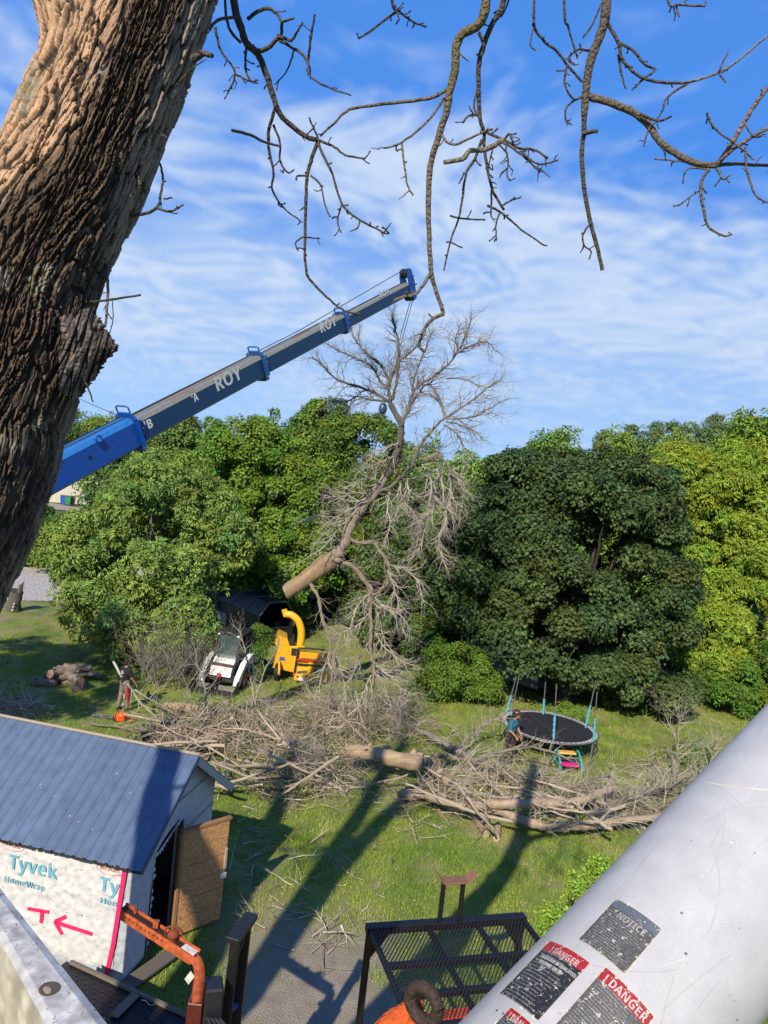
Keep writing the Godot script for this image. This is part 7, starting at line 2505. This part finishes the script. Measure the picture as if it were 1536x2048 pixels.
func lift_and_truck() -> void:
	rng.seed = 66
	# the boom
	# it runs away to the upper right; its two outlines meet where its axis points
	bd = ray(3151, -267).normalized()
	var ea := ray(915, 2048)
	var eb := ray(1524, 2048)
	ea = (ea - bd * ea.dot(bd)).normalized()
	eb = (eb - bd * eb.dot(bd)).normalized()
	var mid := (ea + eb).normalized()
	br = 0.15
	ba = EYE + mid * (br / sin(acos(clampf(ea.dot(eb), -1.0, 1.0)) * 0.5))
	be1 = -mid
	be2 = bd.cross(be1)
	var o := thing("aerial_lift_boom", "scuffed pale grey lift boom with worn danger stickers, lower right", "lift boom", ba)
	var w := 1024
	var h := 1024
	var im := Image.create(w, h, false, Image.FORMAT_RGB8)
	var n1 := noise(81, 0.012, 5)
	var n2 := noise(82, 0.16, 3)
	for y in h:
		for x in w:
			var f := 0.655 + n1.get_noise_2d(x, y) * 0.035 + n2.get_noise_2d(x, y) * 0.02
			im.set_pixel(x, y, Color(f * 0.985, f * 0.99, f))
	for k in 900:
		var x := rng.randi() % w
		var y := rng.randi() % h
		var dk := ru(0.25, 0.72)
		var s := 1 if rng.randf() < 0.8 else 2 + rng.randi() % 3
		im.fill_rect(Rect2i(x, y, s, s), Color(dk, dk, dk))
	for k in 110:
		var x := ru(0, w)
		var y := ru(0, h)
		var a := ru(0.9, 2.2) if rng.randf() < 0.75 else ru(0, TAU)
		var da := ru(-0.006, 0.006)
		var ln := 20 + rng.randi() % 170
		var t := ru(0.55, 0.62) if rng.randf() < 0.8 else 0.72
		for s in ln:
			a += da
			x += cos(a)
			y += sin(a)
			im.set_pixel(posmod(int(x), w), posmod(int(y), h), Color(t, t, t * 0.99))
	var bm := StandardMaterial3D.new()
	bm.resource_name = "boom_paint"
	bm.albedo_texture = ImageTexture.create_from_image(im)
	bm.roughness = 0.42
	var mb := MB.new()
	var sides := 96
	for j in 2:
		for s in sides + 1:
			var th := TAU * s / sides
			mb.vert(on_boom(-0.8 if j == 0 else 2.4, th), be1 * cos(th) + be2 * sin(th), Vector2(float(s) / sides, 0.0 if j == 0 else 3.2))
	for s in sides:
		mb.i.append_array([s, s + 1, s + sides + 1, s + 1, s + sides + 2, s + sides + 1])
	part("boom_tube", mb.mesh(ba), bm, o)
	mb = MB.new()
	mb.col = Color(0.6, 0.6, 0.6)
	mb.tube(PackedVector3Array([ba - bd * 0.79, ba - bd * 5.5]), PackedFloat32Array([br * 1.04, br * 1.2]), 32)
	mb.tube(PackedVector3Array([ba + bd * 2.39, ba + bd * 2.8]), PackedFloat32Array([br * 1.06, br * 1.06]), 32)
	part("boom_end", mb.mesh(ba), mats["paint"], o)
	sticker(o, Vector2(1229, 1800), Vector2(1326, 1854), Vector2(1154, 1882), Vector2(1253, 1948), Color(0.3, 0.33, 0.38), Color(0.24, 0.24, 0.235), 1.0, 22, 201)
	var q := boom_at(1240, 1822)
	var q2 := boom_at(1312, 1862)
	bent(o, "NOTICE", Color(0.4, 0.4, 0.4), 0.011, q.x - 0.008, q.y + 0.02, q2.y - 0.05, 0.0012)
	sticker(o, Vector2(1095, 1888), Vector2(1183, 1916), Vector2(986, 2000), Vector2(1092, 2035), Color(0.6, 0.06, 0.08), Color(0.1, 0.102, 0.105), 0.6, 20, 211)
	q = boom_at(1100, 1893)
	q2 = boom_at(1170, 1922)
	bent(o, "! DANGER", Color(0.55, 0.45, 0.44), 0.0105, q.x - 0.004, q.y + 0.06, q2.y - 0.02, 0.0012)
	bent(o, "OPERATION BY QUALIFIED", Color(0.5, 0.5, 0.5), 0.0055, q.x - 0.021, q.y + 0.01, q2.y + 0.04, 0.0012)
	bent(o, "PERSONNEL ONLY", Color(0.5, 0.5, 0.5), 0.0055, q.x - 0.03, q.y + 0.05, q2.y - 0.12, 0.0012)
	var t2 := sticker(o, Vector2(1206, 1935), Vector2(1313, 2030), Vector2(1095, 2070), Vector2(1200, 2170), Color(0.55, 0.035, 0.055), Color(0.27, 0.27, 0.265), 0.8, 26, 221)
	q = boom_at(1225, 1968)
	q2 = boom_at(1308, 2036)
	bent(o, "! DANGER", Color(0.55, 0.44, 0.44), 0.0125, t2[1] - 0.0135, t2[2] + 0.06, t2[3] - 0.04, 0.0012)
	var t3 := sticker(o, Vector2(1010, 2017), Vector2(1083, 2052), Vector2(935, 2120), Vector2(1020, 2160), Color(0.55, 0.035, 0.055), Color(0.2, 0.2, 0.2), 0.6, 20, 231)
	bent(o, "! DANGER", Color(0.55, 0.44, 0.44), 0.0105, t3[1] - 0.0115, t3[2] + 0.05, t3[3] - 0.05, 0.0012)
	# pale scuff
	var sc := MB.new()
	sc.col = Color(0.72, 0.65, 0.5)
	var sl := PackedVector3Array()
	var sr := PackedFloat32Array()
	for k in 17:
		var f := k / 16.0
		var g := boom_at(lerpf(1408, 1536, f), 1564 + 16.0 * f * f + 6.0 * sin(f * 3.0))
		var rr := 0.002 + 0.009 * sin(PI * minf(f, 0.75))
		sl.append(on_boom(g.x, g.y, 0.0005 - rr))
		sr.append(rr)
	sc.tube(sl, sr, 6, false)
	part("scuff", sc.mesh(ba), mats["matte"], o)
	# bucket rim at the left
	var r0 := gp(-210, 1496, 8.72)
	var r1 := gp(380, 2230, 8.72)
	var s0 := gp(-110, 1686, 8.72)
	var s1 := gp(200, 2247, 8.72)
	var bo := thing("aerial_lift_bucket", "cream fibreglass bucket rim with a bolt hole, lower left corner", "lift bucket", r0)
	var nn := (r1 - r0).cross(s0 - r0).normalized()
	if nn.dot(EYE - r0) < 0.0:
		nn = -nn
	var fl := MB.new()
	fl.col = Color(0.56, 0.56, 0.54)
	var segs := 24
	var along := (r1 - r0).normalized()
	var acr := (s0 - r0)
	acr = (acr - along * acr.dot(along)).normalized()
	for k in segs:
		var f0 := float(k) / segs
		var f1 := float(k + 1) / segs
		var pr := []
		for f in [f0, f1]:
			var a := r0.lerp(r1, f)
			var b := s0.lerp(s1, f)
			pr.append([a - nn * 0.05 - acr * 0.002, a - nn * 0.012 - acr * 0.001, a - nn * 0.003 + acr * 0.004, a + acr * 0.012, b - acr * 0.008, b - nn * 0.003 - acr * 0.002, b - nn * 0.012, b - Vector3(0, 0.75, 0) + acr * 0.03])
		for m in 7:
			fl.col = Color(0.56, 0.56, 0.54) if m < 5 else Color(0.5, 0.47, 0.38)
			fl.quad(pr[0][m], pr[1][m], pr[1][m + 1], pr[0][m + 1])
	part("rim", fl.mesh(r0), mat("fibreglass", 0.5, 0.0, "mottle", 6.0), bo)
	var hole := MB.new()
	hole.col = Color(0.08, 0.065, 0.045)
	var hc := onto(99, 1978, r0, nn) + nn * 0.001
	hole.tube(PackedVector3Array([hc - nn * 0.001, hc]), PackedFloat32Array([0.0085, 0.0085]), 20)
	hole.col = Color(0.3, 0.25, 0.17)
	hole.ball(Transform3D(Basis(along, nn, acr), hc + acr * 0.002 + along * 0.001), Vector3(0.006, 0.0005, 0.0035), 4, 10)
	part("bolt_hole", hole.mesh(r0), mats["matte"], bo)
	var sp := MB.new()
	for k in 90:
		sp.col = Color(0.3, 0.3, 0.27).lerp(Color(0.38, 0.27, 0.15), rng.randf())
		var f := ru(0.2, 0.95)
		var c := r0.lerp(r1, f).lerp(s0.lerp(s1, f), ru(0.1, 0.9))
		sp.ball(Transform3D(Basis(along.rotated(nn, ru(0, 3)), nn, acr.rotated(nn, 0.0)), c), Vector3(ru(0.0006, 0.004), 0.0003, ru(0.0005, 0.0012)), 3, 6)
	part("scratches", sp.mesh(r0), mats["matte"], bo, "", "stuff")
	# rusty eye at the bottom
	var rc := at(848, 2008, 1.25)
	var eye := thing("lifting_eye", "rusty steel ring standing up at the bottom edge below the black rack", "ring", rc)
	pc("ring", eye, Color(0.06, 0.042, 0.032), "rust", func(m):
		m.torus(Transform3D(Basis(Vector3.UP, -0.62) * Basis(Vector3(0, 0, 1), 0.3), Vector3.ZERO), 0.027, 0.0105, 32, 14))
	pc("shank", eye, Color(0.05, 0.035, 0.028), "rust", func(m):
		m.rod(Vector3(0.006, -0.036, 0.0), Vector3(0.02, -0.22, 0.04), 0.012, 10))
	pc("strap", eye, Color(0.62, 0.1, 0.015), "cloth", func(m):
		m.tube(curve([at(838, 2000, 1.3) - rc, at(815, 2035, 1.3) - rc, at(780, 2080, 1.28) - rc, at(760, 2140, 1.25) - rc], 4), PackedFloat32Array([0.008, 0.014, 0.018, 0.022, 0.026, 0.03, 0.032, 0.034, 0.036, 0.036, 0.036, 0.036, 0.036]), 10))
	# truck with its black rack
	var H := 3.2
	var FL := gp(740, 1858, H)
	var FR := gp(1043, 1836, H)
	var back := (FR - FL).cross(Vector3.UP).normalized()
	if back.z < 0.0:
		back = -back
	var NL := FL + back * 1.75
	var xr := (FR - FL).normalized()
	var wd := FL.distance_to(FR)
	var tk := thing("bucket_truck", "orange truck cab under a black expanded mesh rack, bottom middle", "truck", FL * Vector3(1, 0, 1))
	var tb := tk.position
	var blk := Color(0.012, 0.012, 0.013)
	var fr := func(called: String, a: Vector3, b: Vector3, w0: float, h0: float) -> void:
		var m := MB.new()
		m.col = blk
		m.bar(a, b, w0, h0, 0.006)
		part(called, m.mesh(tb), mats["black_steel"], tk)
	fr.call("rack_beam", FL - xr * 0.05, FR + xr * 0.05, 0.13, 0.1)
	for f in [0.42, 0.72, 1.0]:
		fr.call("rack_beam", FL + back * 1.75 * f, FR + back * 1.75 * f, 0.07, 0.07)
	for f in [0.0, 0.36, 0.68, 1.0]:
		fr.call("rack_beam", FL + xr * wd * f + back * 0.07, FL + xr * wd * f + back * 1.75, 0.06, 0.065)
	for f in [0.0, 1.0]:
		var top = FL + xr * wd * f
		fr.call("rack_post", top - Vector3(0, 0.02, 0), Vector3(top.x, 0.7, top.z), 0.09, 0.09)
		fr.call("rack_post", top + back * 1.7, Vector3((top + back * 1.7).x, 0.7, (top + back * 1.7).z), 0.09, 0.09)
		var gm := MB.new()
		gm.col = blk
		gm.prism(Transform3D(Basis(xr, Vector3.UP, back) if f == 0.0 else Basis(-xr, Vector3.UP, -back), top - Vector3(0, 0.05, 0)), PackedVector2Array([Vector2(0.04, 0), Vector2(0.3, 0), Vector2(0.04, -0.34)]), 0.03)
		part("gusset", gm.mesh(tb), mats["black_steel"], tk)
	# expanded metal: every strand of the diamonds
	var em := MB.new()
	em.col = Color(0.045, 0.045, 0.047)
	var px := 0.052
	var pz := 0.036
	var ncol := int(wd / px)
	var nrow := int(1.72 / pz)
	for j in nrow:
		for i in ncol:
			var a := FL + xr * (i + (0.5 if j % 2 else 0.0)) * px + back * (j * pz) + Vector3(0, 0.035, 0)
			for s in [-0.5, 0.5]:
				var b = a + xr * px * s + back * pz
				var d = (b - a).normalized()
				var sd = d.cross(Vector3.UP).normalized() * 0.0075
				var u := Vector3(0, 0.004, 0)
				var tilt := back * 0.002 + Vector3(0, 0.004, 0)
				em.quad(a - sd - tilt, b - sd - tilt, b + sd + tilt, a + sd + tilt)
				em.quad(a - sd - tilt - u, b - sd - tilt - u, b - sd - tilt, a - sd - tilt)
	part("rack_mesh", em.mesh(tb), mat("mesh_paint", 0.22, 0.5), tk, "", "stuff")
	# cradle on top of the rack
	var cd := thing("boom_cradle", "small copper brown cradle on two black posts above the rack's front beam", "cradle", FL.lerp(FR, 0.52))
	var cb := cd.position
	for f in [0.44, 0.57]:
		var m := MB.new()
		m.col = blk
		var a := FL.lerp(FR, f) + Vector3(0, 0.05, 0)
		m.bar(a, a + Vector3(0.0, 0.52, -0.02), 0.06, 0.06, 0.005)
		part("post", m.mesh(cb), mats["black_steel"], cd)
	var cm := MB.new()
	cm.col = Color(0.3, 0.16, 0.1)
	var ca := FL.lerp(FR, 0.43) + Vector3(0, 0.6, 0)
	var cz := FL.lerp(FR, 0.59) + Vector3(0, 0.6, 0)
	cm.bar(ca, cz, 0.18, 0.02, 0.004)
	cm.bar(cz, cz + xr * 0.12 + Vector3(0, 0.1, 0), 0.18, 0.02, 0.004)
	cm.bar(ca, ca - xr * 0.1 + Vector3(0, 0.11, 0), 0.18, 0.02, 0.004)
	part("saddle", cm.mesh(cb), mats["rust"], cd)
	# cab
	var orange := Color(0.62, 0.075, 0.012)
	var cabx := Basis(xr, Vector3.UP, back)
	var cc := gp(920, 1998, 2.42)
	var cabc := Vector3(cc.x, 0, cc.z) + back * 0.95 + xr * 0.15
	var cm2 := MB.new()
	cm2.col = orange
	cm2.prism(Transform3D(Basis(back, Vector3.UP, -xr), cabc), PackedVector2Array([Vector2(-1.0, 0.7), Vector2(-1.0, 1.6), Vector2(-0.92, 2.3), Vector2(-0.8, 2.42), Vector2(0.8, 2.42), Vector2(0.92, 2.3), Vector2(1.0, 0.7)]), 1.95)
	for k in 5:
		cm2.box(Transform3D(cabx, cabc + Vector3(0, 2.43, 0) + xr * (k - 2) * 0.38), Vector3(0.05, 0.03, 1.5), 0.01)
	part("cab", cm2.mesh(tb), mats["paint"], tk)
	cm2 = MB.new()
	cm2.col = Color(0.015, 0.015, 0.016)
	cm2.box(Transform3D(cabx, cabc + Vector3(0, 1.85, 0) - back * 1.0), Vector3(1.6, 0.5, 0.04), 0.01)
	part("cab_window", cm2.mesh(tb), mats["gloss"], tk)
	cm2 = MB.new()
	cm2.col = blk
	cm2.box(Transform3D(cabx, cabc + Vector3(0, 0.6, 0) + back * 0.2), Vector3(1.0, 0.3, 5.6), 0.03)
	cm2.box(Transform3D(cabx, Vector3(0, 0.7, 0) + (FL + FR) * 0.5 * Vector3(1, 0, 1)), Vector3(2.3, 0.2, 0.2), 0.02)
	part("chassis", cm2.mesh(tb), mats["black_steel"], tk)
	for s in [-1.0, 1.0]:
		for f in [0.1, 3.2]:
			var wc: Vector3 = cabc + xr * s * 0.85 + back * f - tb + Vector3(0, 0.45, 0)
			wheel(tk, wc, xr, 0.45, 0.28, Color(0.3, 0.3, 0.3))
	# trailer deck with the orange arm and the black stand
	var d0 := gp(222, 1962, 0.85)
	var d1 := gp(380, 2035, 0.85)
	var dx := (d1 - d0).normalized()
	var dz := dx.cross(Vector3.UP).normalized()
	if dz.z < 0.0:
		dz = -dz
	var deck := thing("flatbed_trailer", "black tread plate trailer deck beside the shed corner, lower left", "trailer", d0 * Vector3(1, 0, 1))
	var kb := deck.position
	var dm := MB.new()
	dm.col = Color(0.018, 0.019, 0.021)
	var dl := d0.distance_to(d1)
	dm.box(Transform3D(Basis(dx, Vector3.UP, dz), d0 + dx * (dl * 0.5 - 0.35) + dz * 1.6 - Vector3(0, 0.05, 0)), Vector3(dl + 1.1, 0.1, 3.2), 0.01)
	part("deck", dm.mesh(kb), mats["black_steel"], deck)
	dm = MB.new()
	dm.col = Color(0.04, 0.042, 0.045)
	for j in 26:
		for i in 22:
			var c := d0 + dx * (-0.5 + i * 0.08) + dz * (0.1 + j * 0.08) + Vector3(0, 0.002, 0)
			dm.box(Transform3D(Basis(dx, Vector3.UP, dz) * Basis(Vector3.UP, 0.8 if (i + j) % 2 else -0.8), c), Vector3(0.05, 0.006, 0.014))
	part("tread_pattern", dm.mesh(kb), mats["steel"], deck, "", "stuff")
	for q3 in [[0.0, 0.02]]:
		dm = MB.new()
		dm.col = Color(0.2, 0.17, 0.13)
		dm.bar(d0 - dx * 0.8 + dz * q3[1] + Vector3(0, 0.03, 0), d1 + dx * 0.1 + dz * q3[1] + Vector3(0, 0.03, 0), 0.06, 0.05, 0.004)
		part("edge_board", dm.mesh(kb), mats["wood"], deck)
	dm = MB.new()
	dm.col = Color(0.02, 0.02, 0.02)
	for s in [0.3, 1.2]:
		dm.tube(PackedVector3Array([d0 + dz * (1.2 + s * 0.8) - dx * 0.1 - Vector3(0, 0.5, 0), d0 + dz * (1.2 + s * 0.8) + dx * 0.14 - Vector3(0, 0.5, 0)]), PackedFloat32Array([0.34, 0.34]), 20)
		dm.tube(PackedVector3Array([d1 + dz * (1.2 + s * 0.8) - dx * 0.24 - Vector3(0, 0.5, 0), d1 + dz * (1.2 + s * 0.8) - Vector3(0, 0.5, 0)]), PackedFloat32Array([0.34, 0.34]), 20)
	part("wheel", dm.mesh(kb), mats["rubber"], deck)
	var pk := MB.new()
	pk.col = Color(0.22, 0.19, 0.15)
	pk.bar(gp(228, 2032, 0.89), gp(272, 1988, 0.89), 0.14, 0.03, 0.004)
	single("loose_plank", pk, mats["wood"], "loose weathered board lying across the black trailer deck", "plank", gp(250, 2010, 0.89))
	var arm0 := at(245, 1826, 9.0)
	var arm1 := at(394, 1922, 8.55)
	var foot := Vector3(arm1.x, 0.85, arm1.z)
	var ar := thing("orange_arm", "orange drilled steel arm cranked over on a dark red post", "steel arm", foot)
	var ax := (arm1 - arm0).normalized()
	var or_c := Color(0.46, 0.095, 0.022)
	var am := MB.new()
	am.col = or_c
	var sd2 := ax.cross(Vector3.UP).normalized()
	if sd2.dot(EYE - arm0) < 0.0:
		sd2 = -sd2
	am.bar(arm0, arm1 - ax * 0.05, 0.1, 0.115, 0.01)
	am.bar(arm0 + Vector3(0, 0.085, 0) - sd2 * 0.045, arm1 + Vector3(0, 0.085, 0) - sd2 * 0.045, 0.025, 0.05, 0.004)
	part("beam", am.mesh(foot), mats["matte"], ar)
	am = MB.new()
	am.col = Color(0.02, 0.01, 0.006)
	for k in 10:
		var c := arm0.lerp(arm1, 0.08 + k * 0.055) + sd2 * 0.051 + Vector3(0, 0.02, 0)
		am.tube(PackedVector3Array([c, c + sd2 * 0.002]), PackedFloat32Array([0.011, 0.011]), 10)
	am.bar(arm0 + Vector3(0, 0.074, 0) + sd2 * 0.0, arm1 + Vector3(0, 0.074, 0), 0.07, 0.012)
	part("pin_holes", am.mesh(foot), mats["matte"], ar)
	am = MB.new()
	am.col = Color(0.4, 0.08, 0.022)
	var elbow := curve([arm1 - ax * 0.14, arm1, arm1 + ax * 0.05 - Vector3(0, 0.14, 0), arm1 + ax * 0.05 - Vector3(0, 0.42, 0)], 4)
	am.tube(elbow, taper(elbow.size(), 0.08, 0.08), 4)
	am.bar(arm1 - ax * 0.62 + Vector3(0, 0.09, 0), arm1 - ax * 0.62 + Vector3(0, 0.16, 0), 0.06, 0.06)
	am.bar(arm0 + ax * 0.2 + Vector3(0, 0.1, 0), arm0 + ax * 0.16 + Vector3(0, 0.17, 0), 0.03, 0.03)
	part("elbow", am.mesh(foot), mats["matte"], ar)
	am = MB.new()
	am.col = Color(0.55, 0.55, 0.52)
	am.bar(arm1 - ax * 0.2 + Vector3(0, 0.082, 0), arm1 - ax * 0.02 + Vector3(0, 0.082, 0), 0.09, 0.01)
	am.box(Transform3D(Basis(ax, Vector3.UP, sd2) * Basis(Vector3(0, 0, 1), -0.5), arm1 - Vector3(0, 0.16, 0) + sd2 * 0.08 - ax * 0.02), Vector3(0.07, 0.15, 0.004))
	part("label_plate", am.mesh(foot), mats["paint"], ar)
	am = MB.new()
	am.col = Color(0.3, 0.07, 0.025)
	var kn := arm1 - ax * 0.36 + Vector3(0, 0.15, 0)
	am.torus(Transform3D(Basis(Vector3.RIGHT, 0.3), kn), 0.1, 0.012, 18, 7)
	am.ball(T(kn.x, kn.y - 0.02, kn.z), Vector3(0.07, 0.06, 0.07), 7, 10)
	am.rod(kn - Vector3(0, 0.12, 0), kn, 0.045, 10)
	part("hook_swivel", am.mesh(foot), mats["rust"], ar)
	am = MB.new()
	am.col = Color(0.085, 0.018, 0.014)
	am.bar(Vector3(elbow[12].x, elbow[12].y, elbow[12].z), Vector3(elbow[12].x, 0.85, elbow[12].z), 0.17, 0.17, 0.01)
	part("post", am.mesh(foot), mats["paint"], ar)
	# black A shaped stand
	var t0 := at(468, 1878, 8.8)
	var t1 := at(500, 1838, 9.25)
	t1.y = t0.y
	var sb := Vector3(t0.x, 0.0, t0.z)
	var sn := thing("steel_stand", "black twin leg steel stand with a flat top plate beside the track", "stand", sb)
	var tx := (t1 - t0).normalized()
	for f in [0.12, 0.82]:
		var m := MB.new()
		m.col = blk
		var a := t0.lerp(t1, f)
		m.bar(a, Vector3(a.x - 0.02, 0.1, a.z) - tx * (0.05 if f < 0.5 else -0.02), 0.11, 0.11, 0.01)
		part("leg", m.mesh(sb), mats["black_steel"], sn)
	var pm := MB.new()
	pm.col = Color(0.05, 0.05, 0.05)
	pm.bar(t0 - tx * 0.05, t1 + tx * 0.05, 0.17, 0.07, 0.01)
	pm.bar(t0.lerp(t1, 0.12) - Vector3(0, 0.3, 0), t0.lerp(t1, 0.82) - Vector3(0, 0.1, 0), 0.06, 0.06, 0.005)
	part("top_plate", pm.mesh(sb), mat("worn_steel", 0.3, 0.6, "speck", 3.0), sn)
	pm = MB.new()
	pm.col = Color(0.05, 0.09, 0.2)
	pm.bar(Vector3(t0.x - 0.03, 2.6, t0.z), Vector3(t1.x, 2.5, t1.z), 0.05, 0.05)
	part("brace", pm.mesh(sb), mats["paint"], sn)
	# valve box and hoses by the stand
	var vb := at(425, 2000, 8.6)
	var bx := thing("valve_box", "black hydraulic box with hoses between the orange post and the stand", "valve box", vb * Vector3(1, 0, 1))
	var vm := MB.new()
	vm.col = Color(0.016, 0.018, 0.022)
	vm.box(Transform3D(Basis(Vector3.UP, 0.3), vb), Vector3(0.2, 0.42, 0.26), 0.02)
	vm.bar(vb - Vector3(0, 0.2, 0), Vector3(vb.x, 0.6, vb.z), 0.16, 0.2, 0.01)
	part("housing", vm.mesh(bx.position), mats["paint"], bx)
	for k in 4:
		var hm := MB.new()
		hm.col = Color(0.015, 0.015, 0.016)
		var s := vb + Vector3(-0.06 + k * 0.05, -0.15, 0.1)
		hm.tube(curve([s, s + Vector3(0.08, 0.06, 0.1), s + Vector3(0.16 + 0.05 * k, -0.25, 0.12), s + Vector3(0.1, -0.8, 0.1)], 5), taper(16, 0.018, 0.018), 7, false)
		part("hose", hm.mesh(bx.position), mats["rubber"], bx)
	# small branch scraps on the deck
	var tw := MB.new()
	tw.col = Color(0.45, 0.42, 0.33)
	tw.tube(curve([gp(283, 2000, 0.87), gp(292, 2002, 0.88), gp(300, 2010, 0.87), gp(310, 2008, 0.87)], 4), taper(13, 0.009, 0.005), 5)
	single("twig_scrap", tw, mats["twig"], "pale curled twig lying on the black trailer deck", "twig", gp(295, 2005, 0.87))

func _ready() -> void:
	stage()
	stuffs()
	grounds()
	house_and_lot()
	shed()
	greenery()
	old_tree()
	crane()
	hung_tree()
	felled_wood()
	machines()
	trampoline_corner()
	people()
	lift_and_truck()
